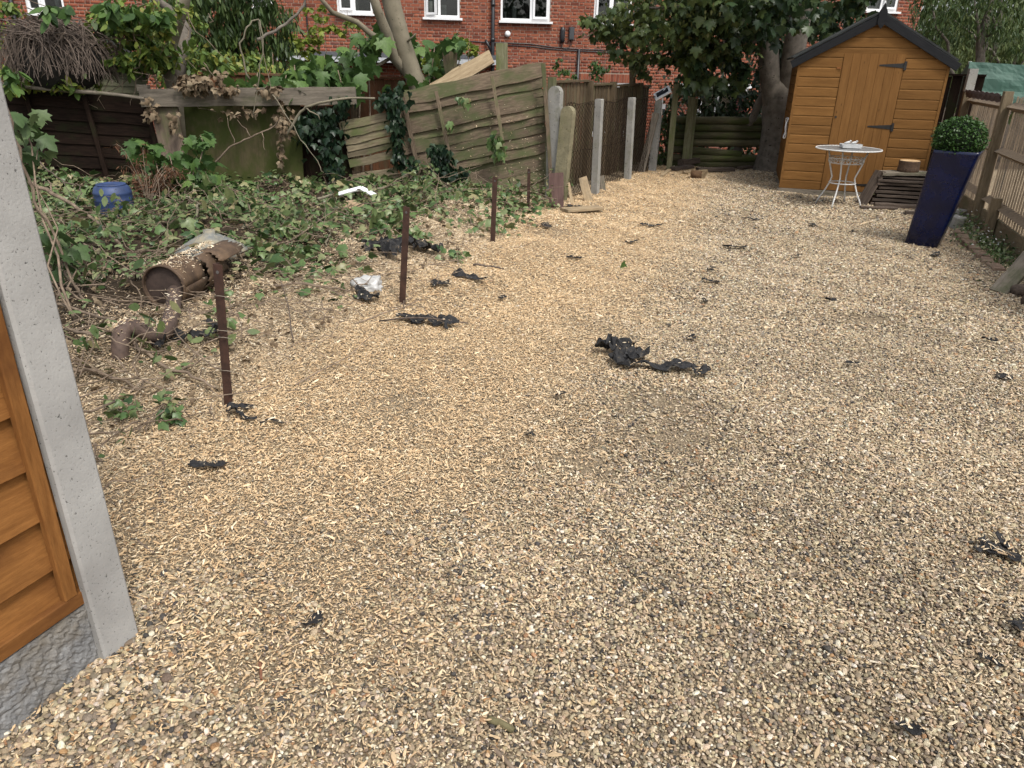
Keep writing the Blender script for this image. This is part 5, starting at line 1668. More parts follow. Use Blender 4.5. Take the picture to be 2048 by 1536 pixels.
scrap(1246, 722, .36, .14, 104, 'largest torn black sheet crumpled in the middle of the gravel', .10, .5, extra=((.10, .02, .2, .1, 60), (-.08, .02, .14, .10, -20)))
scrap(1328, 742, .34, .085, -14, 'long crumpled black strip right beside the largest torn sheet', .05, .5, extra=((.20, -.02, .08, .06, 30),))
scrap(826, 648, .19, .11, -40, 'crumpled black sheet under a thin stick, left of a pair', .06, .5)
scrap(872, 655, .22, .11, -35, 'crumpled black sheet under a thin stick, right of a pair', .06, .5)
scrap(770, 505, .42, .20, 10, 'heap of black sheeting in the ivy, left part behind the stake', .13, .5, extra=((.05, -.18, .26, .14, -75), (-.22, .05, .14, .09, 20)))
scrap(848, 505, .30, .17, -15, 'heap of black sheeting in the ivy, right part behind the stake', .11, .5)
scrap(940, 562, .30, .06, -42, 'rolled black strip on the chippings right of the second stake', .05, .3)
scrap(880, 575, .12, .07, 20, 'short black flap just left of the rolled strip', .04)
scrap(733, 600, .20, .10, -50, 'black sheeting poking out below the white bag', .06, .6)
scrap(318, 692, .24, .07, -65, 'black strip draped across the rusty pipe', .10, .4)
scrap(385, 680, .30, .06, 40, 'forked black strip beside the nearest stake', .09, .8, extra=((.10, -.02, .16, .05, -85),))
scrap(484, 832, .13, .05, 70, 'curled black ribbon at the foot of the nearest stake', .04, 1.2, extra=((-.03, -.05, .12, .03, 100),))
scrap(545, 855, .10, .02, 15, 'thin black thread right of the nearest stake', .02, 1.4)
scrap(416, 938, .15, .045, 12, 'flat black strip on chippings near the concrete post', .025, .8)
scrap(1063, 880, .08, .03, 80, 'small black tatter in the centre of the yard', .03, .8)
scrap(628, 1254, .055, .035, 20, 'tiny black knot in the near left gravel', .022, .6)
scrap(1995, 1112, .11, .06, 150, 'star-shaped black tatter at the right, pointing several ways', .03, .6, extra=((.04, .01, .10, .025, 60), (-.01, -.05, .09, .022, 100), (.03, .03, .07, .02, -20)))
scrap(2038, 1262, .08, .04, 10, 'black tatter cut by the right picture edge', .02, .6)
scrap(1816, 1472, .05, .035, -50, 'small black triangle in the near right gravel', .018, .4)
scrap(1976, 1332, .06, .016, -55, 'narrow dark sliver in the near right gravel', .008, .3)
for (px, py, L, W, a_, lab) in ((1420, 568, .13, .05, 8, 'flat black strip beyond the largest torn sheet'), (1421, 543, .08, .05, 70, 'small black tuft just beyond the flat strip'),
        (1411, 608, .07, .04, 50, 'small black tuft just this side of the flat strip'), (1468, 499, .20, .05, -25, 'wavy black strip halfway to the white table'),
        (1302, 455, .22, .06, -12, 'long black scrap near the far left of the gravel'), (1505, 443, .22, .04, 4, 'thin black scrap lying before the white table'),
        (1091, 455, .12, .10, 60, 'rounded black lump on the chippings near the far stakes'), (1262, 489, .10, .05, 20, 'small black scrap between the lump and the wavy strip'),
        (1148, 521, .12, .05, 10, 'black scrap lying left of the green leaf'), (1003, 603, .06, .04, 30, 'tiny black scrap right of the second stake'),
        (1596, 518, .08, .04, 10, 'small black scrap beyond the middle gravel'), (1624, 455, .09, .06, 80, 'small grey-black scrap before the plank stack'),
        (1660, 607, .08, .03, 0, 'thin black scrap on the right half of the gravel'), (2006, 762, .07, .05, -40, 'black knot near the right picture edge'),
        (1976, 687, .07, .03, 0, 'flat black scrap near the right edge below the plank'), (1704, 736, .07, .04, 0, 'faint dark scrap in the right middle gravel'),
        (1380, 685, .06, .04, 15, 'small dark scrap just beyond the long crumpled strip'), (1155, 418, .25, .07, 0, 'black sheeting under the pale plank by the posts'),
        (1870, 515, .10, .05, 40, 'spiky black scrap in front of the blue planter'), (1120, 800, .05, .03, 50, 'tiny black shred left of the largest torn sheet')):
    scrap(px, py, L, W, a_, lab, .03, .7)

# white bag
f = G(738, 580); t = thing('white_bag', 'crumpled white plastic bag with faint blue print on the chippings', 'plastic bag', f)
v_, f_ = ico(4); mb = MB(); V0 = []
for x, y, z_ in v_:
    q = Vector((x, y, z_)); k_ = 1 + .35 * noise.noise(q * 3.1) + .22 * noise.noise(q * 7) + .10 * noise.noise(q * 15)
    V0.append(f + Vector((x * .22 * k_, y * .16 * k_, max(-.02, z_ * .15 * k_ + .03))))
mb.add(V0, f_)
def bag_mat():
    m, nt, bs = new_mat('white_bag_plastic'); v = coords(nt)
    w_ = nt.nodes.new('ShaderNodeTexWave'); w_.inputs['Scale'].default_value = 9; w_.bands_direction = 'Z'; w_.inputs['Distortion'].default_value = 6; nt.links.new(v, w_.inputs['Vector'])
    n_ = noise_t(nt, v, 9, 3)
    k_ = nt.nodes.new('ShaderNodeMath'); k_.operation = 'MULTIPLY'; nt.links.new(w_.outputs['Fac'], k_.inputs[0]); nt.links.new(ramp(nt, n_, [(.5, (0, 0, 0)), (.6, (1, 1, 1))]), k_.inputs[1])
    c__ = mix(nt, ramp(nt, k_.outputs[0], [(.6, (0, 0, 0)), (.8, (.7, .7, .7))]), (.42, .42, .41), (.10, .14, .26))
    nt.links.new(c__, bs.inputs['Base Color']); bs.inputs['Roughness'].default_value = .35
    return m
part(t, 'bag', mb, bag_mat(), True)
# stones
M_STONE = stony('tan_stone', (.24, .17, .10), (.38, .28, .18), 10, bscale=60)
for (px, py, s_, lab, sd) in ((1068, 980, .028, 'round tan stone, largest pebble in the middle foreground', 2), (706, 425, .26, 'brown stone lump half buried in ivy below the white strip', 3), (806, 1345, .035, 'flat grey stone in the near gravel', 5), (1090, 1262, .02, 'dark round pebble near the bottom centre', 8)):
    f = G(px, py); v_, f_ = ico(3); mb = MB()
    mb.add([f + Vector((x, y * .8, z_ * .6 + .15)) * s_ * (1 + .3 * noise.noise(Vector((x, y, z_)) * 2 + Vector((sd * 3, 0, 0)))) for x, y, z_ in v_], f_)
    tag(put_world('loose_stone', mb, M_STONE if sd != 8 else plain('dark_flint', (.04, .037, .035), .5), smooth=True, origin=f), lab, 'stone')
# ------------------------------------------------------------------ plants
M_BARK = stony('grey_brown_bark', (.08, .07, .058), (.20, .175, .145), 9, .95, speck=(.03, .025, .02), bscale=22, bmp=.9)
M_BARKPALE = stony('pale_smooth_bark', (.13, .115, .08), (.235, .205, .15), 5, .9, speck=(.09, .08, .055), bscale=35, bmp=.3)
M_TWIG = stony('brown_twig', (.09, .066, .048), (.26, .20, .145), 20, .9, bscale=60, bmp=.4)
M_DARKTWIG = stony('dark_dry_twig', (.045, .034, .028), (.16, .125, .10), 25, .9, bscale=60, bmp=.3)
L_MAPLE = leafy('dark_maple_leaf', [(.022, .044, .021), (.042, .075, .032), (.10, .135, .04)], .36, .28)
L_SYC = leafy('sycamore_leaf', [(.035, .075, .022), (.075, .145, .038), (.14, .23, .058)], .5, .3)
L_ASH = leafy('ash_leaf', [(.024, .048, .014), (.052, .092, .026), (.11, .155, .042)], .5, .25)
L_YELLOW = leafy('yellow_green_leaf', [(.09, .13, .02), (.18, .24, .035), (.32, .36, .06)], .5, .35)
L_CREEP = leafy('creeper_leaf', [(.04, .075, .018), (.095, .16, .035), (.18, .25, .052), (.32, .29, .055)], .5, .3)
L_IVY = leafy('ivy_leaf', [(.024, .055, .018), (.065, .12, .038), (.115, .18, .06), (.20, .24, .11), (.30, .25, .13)], .38, .12)
L_IVYD = leafy('dark_ivy_leaf', [(.008, .02, .012), (.018, .04, .02), (.045, .075, .035)], .4, .1)
L_DEAD = leafy('dry_dead_leaf', [(.10, .065, .038), (.20, .145, .09), (.34, .27, .18)], .85, .15)
L_FERN = leafy('dead_fern', [(.06, .025, .012), (.12, .055, .028), (.17, .09, .05)], .9, .1)
L_FAR = leafy('pale_far_leaf', [(.045, .07, .02), (.09, .125, .04), (.16, .19, .065)], .6, .3)
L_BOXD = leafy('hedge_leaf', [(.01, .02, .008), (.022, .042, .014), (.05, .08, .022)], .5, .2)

def stems(t, name, lines, mat, n=6):
    mb = MB()
    for pts, r0_, r1_ in lines:
        k = len(pts)
        mb.tube(pts, [r0_ + (r1_ - r0_) * i / (k - 1) for i in range(k)], n, jit=.06)
    return part(t, name, mb, mat, True)

# --- big dark maple at the back
mtf = G(1548, 345); mtf.y = 12.75; mtf.x = P(1548, 345, 12.75).x; mtf.z = 0
t = thing('maple_tree', 'big two-stemmed dark maple shading the back of the yard', 'tree', mtf)
YM = 12.75
mb = MB()
low = [P(1546, 352, YM) , P(1548, 335, YM), P(1553, 300, YM), P(1557, 255, YM), P(1558, 215, YM), P(1560, 180, YM), P(1562, 150, YM)]
low[0].z = -.1
mb.tube(low, [.42, .33, .275, .255, .26, .22, .08], 18, jit=.04)
mb.tube([P(1550, 240, YM), P(1546, 200, YM), P(1540, 150, YM), P(1537, 100, YM), P(1530, 40, YM), P(1512, -40, YM), P(1480, -160, YM - .3)], [.15, .17, .165, .155, .15, .14, .12], 12, jit=.04)
mb.tube([P(1562, 245, YM), P(1570, 200, YM), P(1580, 150, YM - .05), P(1590, 90, YM - .1), P(1602, 20, YM - .1), P(1625, -60, YM - .2), P(1650, -200, YM - .4)], [.16, .185, .18, .175, .17, .15, .13], 12, jit=.04)
part(t, 'trunk', mb, M_BARK, True)
stems(t, 'limb', [(wander(P(1535, 60, YM), P(1330, -60, 11.2), 6, .10, 5), .09, .03), (wander(P(1530, 20, YM), P(1250, 20, 11.6), 7, .08, 6), .06, .012), (wander(P(1535, 90, YM), P(1400, 60, 11.5), 6, .08, 7), .05, .012),
                  (wander(P(1600, 20, YM), P(1500, -160, 10.8), 6, .1, 8), .08, .03), (wander(P(1610, -20, YM), P(1800, -160, 12), 6, .1, 9), .09, .03), (wander(P(1470, 310, 13.3), P(1530, 185, 13.0), 5, .04, 10), .07, .06)], M_BARK)
rng = np.random.default_rng(21)
def blob(px, py, Y, rx, ry, rz):
    p = P(px, py, Y); return (p.x, p.y, p.z, rx, ry, rz)
bl = [blob(1450, 40, 11.9, .85, .8, .55), blob(1380, 80, 12.2, .7, .8, .5), blob(1310, 60, 12.0, .7, .8, .45), blob(1235, 70, 12.0, .45, .6, .33), blob(1190, 55, 12.1, .28, .4, .22),
      blob(1490, 95, 13.3, .65, .5, .45), blob(1420, 140, 12.4, .6, .6, .33), blob(1570, 40, 13.5, .5, .4, .55), blob(1300, 130, 12.6, .4, .5, .25), blob(1350, 0, 11.8, 1.0, 1.0, .6), blob(1490, -50, 11.6, 1.2, 1.1, .7), blob(1650, 10, 13.6, .9, .7, .6), blob(1690, 60, 14.0, .6, .5, .4)]
pos = crown_pts(bl, 5200, rng, .45)
hi = [(4.0, 12.0, 4.6, 2.6, 2.4, 1.4), (2.4, 12.3, 4.2, 1.8, 1.9, 1.1), (5.6, 12.6, 4.8, 2.2, 2.0, 1.4), (4.2, 13.4, 3.7, 2.2, 1.2, 1.2)]
pos2 = crown_pts(hi, 1300, rng, .4)
pall = np.vstack([pos, pos2])
# lighter seed-bearing sprays at the left tip
sh = .5 * np.clip((3.4 - pall[:, 0]) / 1.8, 0, 1)
leaf_obj('crown', pall, np.where(pall[:, 0] < 2.4, .095, .135), 'maple', L_MAPLE, t, tilt=(.3, 1.4), rng=rng, lc_shift=sh)
keys = pos[(pos[:, 0] < 3.0)][::1]
kp = keys[rng.integers(0, len(keys), 900)] + rng.normal(0, .08, (900, 3))
leaf_obj('seed_keys', kp, .055, 'oval', leafy('pale_seed_keys', [(.07, .09, .025), (.14, .15, .05), (.22, .20, .08)], .6, .3), t, tilt=(.8, 1.6), rng=rng)

# --- dark undergrowth behind the log fence and around the house foot
def bush(name, label, blobs, n, size, kind, mat, base, cat='shrub', stemlines=(), tilt=(.1, 1.2), shell=.4, sm=None, seed=1, group=None):
    t = thing(name, label, cat, base, group=group)
    rg = np.random.default_rng(seed)
    pts = crown_pts(blobs, n, rg, shell)
    leaf_obj('foliage', pts, size, kind, mat, t, tilt=tilt, rng=rg)
    if stemlines: stems(t, 'stems', stemlines, sm or M_TWIG, 5)
    return t
b_ = P(1440, 300, 14.6)
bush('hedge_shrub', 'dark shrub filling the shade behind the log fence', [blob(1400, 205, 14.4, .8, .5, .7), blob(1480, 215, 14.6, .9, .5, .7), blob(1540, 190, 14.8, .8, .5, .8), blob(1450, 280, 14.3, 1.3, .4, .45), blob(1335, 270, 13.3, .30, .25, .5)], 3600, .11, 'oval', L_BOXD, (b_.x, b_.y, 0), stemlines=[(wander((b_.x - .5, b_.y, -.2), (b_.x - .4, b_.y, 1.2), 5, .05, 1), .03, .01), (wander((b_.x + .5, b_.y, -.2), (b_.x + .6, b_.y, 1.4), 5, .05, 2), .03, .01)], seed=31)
b_ = P(1345, 300, 13.0)
bush('flowering_weed', 'small leafy weed with pale flowers by the solar lamp post', [blob(1330, 270, 12.9, .14, .12, .38), blob(1322, 310, 12.8, .16, .12, .2)], 420, .05, 'oval', L_ASH, (b_.x, b_.y, 0), stemlines=[(wander((b_.x, b_.y, 0), (b_.x, b_.y, .9), 4, .03, 3), .008, .004)], seed=32)

# --- pale trunk tree behind the broken panel
tb = P(850, 300, 10.0)
t = thing('slender_tree', 'pale grey-green tree trunk rising behind the broken panel', 'tree', (tb.x, tb.y, 0))
Y = 10.0
stems(t, 'trunk', [([Vector((P(862, 330, Y).x, Y, -.1)), P(845, 190, Y), P(826, 150, Y), P(806, 90, Y), P(786, 20, Y), P(768, -60, Y), P(740, -200, Y)], .135, .095)], M_BARKPALE, 12)
stems(t, 'limb', [([P(830, 160, Y), P(806, 135, Y), P(788, 115, Y - .1), P(775, 70, Y - .2), P(755, 20, Y - .3), P(740, -30, Y - .4)], .075, .05), ([P(790, 118, Y - .1), P(768, 85, Y - .2), P(738, 65, Y - .3), P(715, 45, Y - .4), P(665, 25, Y - .6), P(635, -10, Y - .8)], .045, .022),
                  ([P(800, 95, Y), P(818, 80, Y - .1), P(832, 68, Y - .2)], .02, .008), ([P(715, 45, Y - .4), P(690, 32, Y - .5), P(655, 28, Y - .6)], .018, .01), ([P(788, 112, Y), P(740, 140, Y - .2), P(705, 170, Y - .4), P(660, 195, Y - .5)], .022, .012)], M_BARKPALE, 8)
# big-leaved sycamore growth round it
sb = P(700, 300, 9.7)
t = thing('sycamore_sapling', 'broad-leaved sycamore saplings behind the grey beam', 'sapling', (sb.x, sb.y, 0))
rng = np.random.default_rng(41)
cl = [(640, 130, 9.6, 60, 32), (720, 110, 9.7, 55, 35), (600, 150, 9.5, 40, 25), (560, 170, 9.3, 45, 22), (690, 160, 9.4, 60, 22), (870, 115, 10.2, 40, 40), (860, 160, 10.1, 35, 28), (740, 75, 10.0, 30, 20), (810, 90, 10.4, 25, 25), (500, 165, 9.3, 40, 20), (905, 80, 10.3, 20, 18)]
pp_ = []
for (x, y, Y_, sx_, sy_) in cl:
    for _ in range(26):
        p = P(x + rng.normal(0, sx_ * .5), y + rng.normal(0, sy_ * .5), Y_ + rng.normal(0, .18)); pp_.append(tuple(p))
leaf_obj('foliage', np.array(pp_), .185, 'maple', L_SYC, t, tilt=(.35, 1.35), rng=rng, roll=.35)
stems(t, 'stems', [(wander((P(x, 300, Y_).x, Y_, 0), P(x + random.uniform(-15, 15), y - 20, Y_), 6, .05, int(x)), .018, .006) for x, y, Y_, _, _ in cl], M_TWIG, 5)

# --- ash-like tree, left centre, against the house
b_ = P(480, 300, 12.2)
t = thing('ash_tree', 'feathery dark green ash branches hanging before the house at left', 'tree', (b_.x, b_.y, 0))
rng = np.random.default_rng(43)
bl = [blob(430, 30, 12.0, .7, .5, .45), blob(500, 70, 12.2, .6, .5, .45), blob(545, 50, 12.2, .35, .4, .42), blob(560, 100, 12.2, .22, .3, .28), blob(400, 80, 11.6, .45, .4, .4), blob(470, 100, 12.2, .5, .4, .3), blob(520, 15, 12.1, .5, .5, .3), blob(420, -40, 12.0, 1.2, .8, .5), blob(365, 20, 11.6, .4, .4, .4)]
pts = crown_pts(bl, 6500, rng, .3)
leaf_obj('crown', pts, .14, 'slim', L_ASH, t, tilt=(.5, 1.5), rng=rng)
stems(t, 'trunk', [(wander((b_.x, b_.y, -.1), P(470, 60, 12.2), 6, .05, 4), .08, .04), (wander(P(470, 60, 12.2), P(540, 10, 12.2), 5, .05, 5), .03, .01), (wander(P(470, 60, 12.2), P(400, -20, 12.0), 5, .05, 6), .03, .01)], M_BARK, 7)
leaf_obj('lower_foliage', crown_pts([blob(430, 115, 11.8, .7, .4, .3), blob(350, 130, 11.0, .5, .3, .3)], 900, rng, .3), .10, 'oval', L_CREEP, t, tilt=(.2, 1.2), rng=rng)

# --- yellow-green plants near the house
for i, (lab, bls, n_) in enumerate((('tall yellow-green saplings against the brick wall, left of the pale trunk', [blob(610, 80, 15.0, .55, .3, .28), blob(640, 50, 15.0, .25, .3, .45), blob(690, 45, 15.2, .28, .3, .25), blob(590, 100, 14.8, .4, .3, .2)], 420),
                                  ('yellow-green sprig before the brick wall, left of the drainpipe', [blob(935, 85, 14.5, .16, .2, .35), blob(955, 115, 14.5, .22, .2, .22), blob(880, 130, 14.3, .5, .3, .2)], 300),
                                  ('yellow-green bush peeping in at the far left behind the twig heap', [blob(15, 90, 10.6, .32, .3, .32), blob(30, 140, 10.4, .4, .3, .2)], 420),
                                  ('bright elder growth over the fence tops at the back left', [blob(300, 60, 11.2, .35, .3, .3), blob(200, 70, 11.2, .5, .3, .2), blob(350, 30, 11.0, .3, .3, .35), blob(450, 140, 10.9, .5, .3, .18), blob(540, 130, 11.0, .4, .3, .2)], 1300),
                                  ('light green sapling above the featheredge fence', [blob(1200, 150, 13.6, .22, .2, .22), blob(1135, 150, 13.5, .18, .2, .16), blob(1118, 130, 13.5, .08, .1, .14), blob(1206, 120, 13.6, .12, .1, .2)], 260))):
    c_ = Vector(bls[0][:3]); bush('young_shrub', lab, bls, n_, .085 if i != 4 else .075, 'maple' if i < 2 else 'oval', L_YELLOW if i < 3 else (L_CREEP if i == 3 else L_SYC), (c_.x, c_.y, -.2), stemlines=[(wander((q[0], q[1], -.3), (q[0] + .05, q[1], q[2] + q[5] * .8), 5, .05, 60 + i), .012, .004) for q in bls], seed=50 + i)

# --- back left: small green shed, twig heap, stump tree, creeper
b_ = P(220, 250, 10.3)
t = thing('old_shed', 'small old green-grey boarded shed half buried in creeper', 'shed', (b_.x, b_.y, 0))
M_OLDSHED = wood('green_grey_cladding', (.085, .085, .05), (.16, .16, .10), 8, .85, patch=(.10, .11, .045), patch_amt=.4)
for i, y in enumerate((112, 124, 136, 150, 164, 178, 193, 208, 224)):
    xr = min(292, 236 + max(0, (y - 108)) * 1.3)
    board(t, 'board', P(60, y - 5, 10.35), P(xr, y + 2, 10.3), (0, -1, .1), .098, .016, M_OLDSHED, n=4, wob=.002)
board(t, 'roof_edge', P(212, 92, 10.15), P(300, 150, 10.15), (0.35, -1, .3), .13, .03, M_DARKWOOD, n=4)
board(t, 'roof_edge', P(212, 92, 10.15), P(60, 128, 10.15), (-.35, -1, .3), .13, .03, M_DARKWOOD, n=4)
mb = MB(); mb.add([P(212, 88, 10.2), P(302, 148, 10.2), P(302, 128, 11.8), P(215, 70, 11.8)], [(0, 1, 2, 3)]); mb.add([P(212, 88, 10.2), P(60, 124, 10.2), P(60, 104, 11.8), P(215, 70, 11.8)], [(3, 2, 1, 0)])
o_ = part(t, 'roof', mb, M_FELT); md = o_.modifiers.new('thick', 'SOLIDIFY'); md.thickness = .02
c_ = P(116, 116, 9.0)
t = thing('twig_heap', 'dome of tangled dead grey twigs on top of the old shed', 'twigs', c_ - Z * .35)
rg = random.Random(4); mb = MB()
for i in range(620):
    a0_ = rg.uniform(0, 2 * math.pi); rr_ = rg.uniform(.2, 1) ** .6
    tp = c_ + Vector((.12 * rg.gauss(0, 1), .12 * rg.gauss(0, 1), .33 + rg.gauss(0, .06)))
    en = c_ + Vector((.66 * rr_ * math.cos(a0_) , .5 * rr_ * math.sin(a0_), -.15 + rg.gauss(0, .07)))
    md_ = (tp + en) / 2 + Vector((.25 * math.cos(a0_), .2 * math.sin(a0_), .16 + rg.gauss(0, .07)))
    if rg.random() < .55:
        tp = tp + Vector((rg.gauss(0, .25), rg.gauss(0, .15), -.1)); md_ += Vector((rg.gauss(0, .15), rg.gauss(0, .1), rg.gauss(0, .08)))
    pts = [tp * (1 - u) ** 2 + md_ * 2 * u * (1 - u) + en * u * u for u in (0, .2, .4, .6, .8, 1)]
    mb.tube(pts, [.0065, .006, .0055, .005, .0045, .0035], 3, cap=False)
part(t, 'twigs', mb, M_DARKTWIG)
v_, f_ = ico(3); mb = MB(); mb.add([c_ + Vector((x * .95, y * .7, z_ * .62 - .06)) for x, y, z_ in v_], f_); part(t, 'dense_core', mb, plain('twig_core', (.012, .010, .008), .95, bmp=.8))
tb = P(350, 250, 9.6)
t = thing('leaning_tree', 'leaning bare stem with rough ivy-clad base left of the beam', 'tree', (tb.x, tb.y, 0))
stems(t, 'trunk', [([Vector((tb.x + .1, tb.y, -.1)), P(352, 190, 9.6), P(338, 150, 9.6), P(336, 110, 9.5), P(352, 60, 9.4), P(368, 10, 9.3), P(384, -60, 9.2)], .085, .05)], M_BARKPALE, 9)
stems(t, 'second_stem', [([P(352, 195, 9.75), P(362, 110, 9.9), P(372, 60, 10.0), P(355, 30, 10.0), P(320, 5, 9.9), P(280, -20, 9.8)], .09, .03)], M_BARK, 9)
rng = np.random.default_rng(47)
bls = [blob(250, 60, 9.3, .6, .3, .22), blob(300, 90, 9.3, .4, .3, .25), blob(240, 30, 9.2, .4, .3, .15), blob(280, 30, 9.0, .5, .3, .15), blob(85, 165, 8.9, .5, .25, .12), blob(250, 125, 9.1, .35, .25, .15), blob(30, 165, 8.8, .3, .25, .13), blob(150, 160, 8.9, .4, .25, .12), blob(420, 120, 9.6, .35, .3, .2), blob(310, 120, 9.3, .35, .3, .18), blob(20, 25, 9.0, .22, .2, .15), blob(340, 60, 9.0, .22, .2, .3)]
t = thing('creeper', 'creeper and bramble foliage sprawling over the old shed roof', 'climbing plant', P(210, 190, 9.3))
leaf_obj('foliage', crown_pts(bls, 2300, rng, .2), .10, 'oval', L_CREEP, t, tilt=(.1, 1.1), rng=rng)
leaf_obj('large_foliage', crown_pts([blob(205, 12, 8.6, .3, .2, .10), blob(260, 22, 8.6, .4, .2, .12), blob(320, 32, 8.6, .25, .2, .10), blob(110, 10, 8.6, .2, .2, .10), blob(40, 150, 8.2, .2, .2, .1)], 150, rng, .1), .155, 'oval', L_SYC, t, tilt=(.2, 1.0), rng=rng)
cv = []
for i in range(60):
    x = rng.uniform(0, 420); y = rng.uniform(5, 190)
    cv.append((wander(P(x, y, 9.2), P(x + rng.normal(0, 60), y + rng.normal(20, 40), 9.0), 5, .05, 700 + i), .006, .003))
stems(t, 'vines', cv, M_TWIG, 4)

# dead leaves hanging on the beam
t = thing('dead_leaf_clump', 'clump of curled dead leaves caught on the grey beam', 'dead leaves', P(385, 185, 8.9))
rng = np.random.default_rng(49); pp_ = []
for (x, y, sx_, sy_, n_) in ((390, 165, 26, 14, 170), (450, 180, 24, 6, 45), (300, 215, 10, 22, 26), (540, 180, 25, 6, 30), (565, 245, 14, 35, 55), (480, 225, 40, 8, 22), (350, 240, 8, 20, 14), (560, 310, 5, 20, 16), (440, 150, 6, 12, 16)):
    for _ in range(n_):
        pp_.append(tuple(P(x + rng.normal(0, sx_ * .6), y + rng.normal(0, sy_ * .6), 8.82 + rng.normal(0, .08))))
leaf_obj('leaves', np.array(pp_), .085, 'dead', L_DEAD, t, tilt=(-.5, 1.6), rng=rng, roll=.9)

# --- maple sapling and dead fern before the dark panel
b_ = G(370, 405)
t = thing('maple_sapling', 'green maple sapling growing in front of the mossy plywood', 'sapling', b_)
rng = np.random.default_rng(51); pp_ = []
for (x, y, sx_, sy_, n_) in ((290, 300, 28, 16, 22), (330, 320, 35, 25, 34), (400, 285, 22, 20, 24), (395, 330, 30, 28, 36), (350, 360, 45, 20, 40), (420, 370, 30, 18, 30), (275, 280, 14, 10, 8)):
    for _ in range(n_):
        pp_.append(tuple(P(x + rng.normal(0, sx_ * .55), y + rng.normal(0, sy_ * .55), 8.0 + rng.normal(0, .15))))
leaf_obj('foliage', np.array(pp_), .125, 'maple', L_SYC, t, tilt=(.3, 1.3), rng=rng, roll=.35)
stems(t, 'stems', [(wander(b_, P(x, y, 8.0), 6, .04, x), .010, .004) for x, y in ((290, 285), (330, 300), (400, 270), (395, 310), (430, 350))], M_TWIG, 5)
b_ = G(300, 415); t = thing('dead_fern', 'red-brown dead fern drooping beside the blue barrel', 'fern', b_)
pp_ = []; ln = []
for i in range(34):
    tip = P(rng.uniform(225, 400), rng.uniform(290, 405), 7.9 + rng.normal(0, .15)); mid = (b_ + tip) / 2 + Z * rng.uniform(.15, .4)
    pts = [b_ * (1 - u) ** 2 + mid * 2 * u * (1 - u) + tip * u * u for u in np.linspace(0, 1, 8)]
    ln.append((pts, .004, .002))
    for p in pts[2:]:
        for _ in range(6): pp_.append(tuple(p + Vector(rng.normal(0, .025, 3))))
leaf_obj('fronds', np.array(pp_), .06, 'slim', L_FERN, t, tilt=(-.3, 1.5), rng=rng)
stems(t, 'stalks', ln, M_TWIG, 3)

# --- sycamore sprigs beside the foreground post
for lab, spots, Y_, sz, foot in (('sycamore sprig with veined leaves beside the upper concrete post', ((35, 225), (55, 245), (30, 265), (60, 285), (75, 300), (45, 310), (25, 240), (62, 225), (40, 330), (35, 355), (70, 265)), 4.6, .105, (150, 640)),
                             ('sycamore sprig low beside the concrete post above the ivy', ((95, 470), (110, 500), (130, 520), (95, 525), (120, 480), (150, 500), (105, 545), (140, 470)), 4.4, .10, (180, 610))):
    b_ = G(*foot); t = thing('sycamore_sprig', lab, 'sprig', b_)
    rng = np.random.default_rng(len(lab)); pp_ = np.array([tuple(P(x + rng.normal(0, 9), y + rng.normal(0, 9), Y_ + rng.normal(0, .1))) for x, y in spots for _ in range(3)])
    leaf_obj('foliage', pp_, sz, 'maple', leafy('veined_leaf', [(.035, .07, .025), (.07, .12, .04), (.13, .18, .075)], .5, .25), t, tilt=(.4, 1.2), rng=rng, roll=.3)
    stems(t, 'stems', [(wander(b_, P(spots[0][0], spots[0][1], Y_), 6, .05, 3), .009, .004), (wander(b_, P(spots[4][0], spots[4][1], Y_), 6, .05, 4), .007, .003)], M_TWIG, 5)

# --- ivy on the broken panel and dark boards
def ivy_patch(label, spots, n, size, mat, seed, Y_):
    rg = np.random.default_rng(seed); pp_ = []
    for (x, y, sx_, sy_, w_) in spots:
        for _ in range(int(n * w_)): pp_.append(tuple(P(x + rg.normal(0, sx_ * .5), y + rg.normal(0, sy_ * .5), Y_ + rg.normal(0, .04))))
    x, y = spots[0][0], spots[0][1]
    t = thing('ivy_plant', label, 'ivy', P(x, y, Y_))
    leaf_obj('foliage', np.array(pp_), size, 'ivy', mat, t, tilt=(.7, 1.5), rng=rg)
    stems(t, 'stems', [(wander(P(s_[0], s_[1] + s_[3] * .7, Y_ + .02), P(s_[0] + 6, s_[1] - s_[3] * .7, Y_ + .02), 5, .03, int(s_[0])), .006, .003) for s_ in spots], M_TWIG, 4)
ivy_patch('dark ivy climbing the left edge of the broken panel', ((790, 200, 22, 30, .28), (795, 250, 16, 40, .3), (800, 305, 16, 30, .2), (770, 195, 18, 14, .12), (820, 330, 20, 14, .1)), 330, .085, L_IVYD, 61, 9.12)
ivy_patch('ivy clump at the foot of the broken panel', ((885, 320, 22, 30, .5), (905, 350, 26, 14, .3), (870, 300, 12, 14, .2)), 190, .085, L_IVYD, 62, 9.12)
ivy_patch('small ivy spray on the right half of the broken panel', ((990, 285, 16, 16, .5), (1000, 305, 14, 14, .3), (930, 200, 14, 8, .2), (900, 250, 5, 14, .1)), 90, .085, L_IVY, 63, 9.15)
ivy_patch('dark ivy hanging over the board between plywood and broken panel', ((640, 240, 40, 30, .3), (660, 290, 24, 40, .25), (670, 340, 18, 35, .2), (610, 260, 25, 30, .2), (685, 210, 20, 15, .1)), 420, .08, L_IVYD, 64, 9.0)

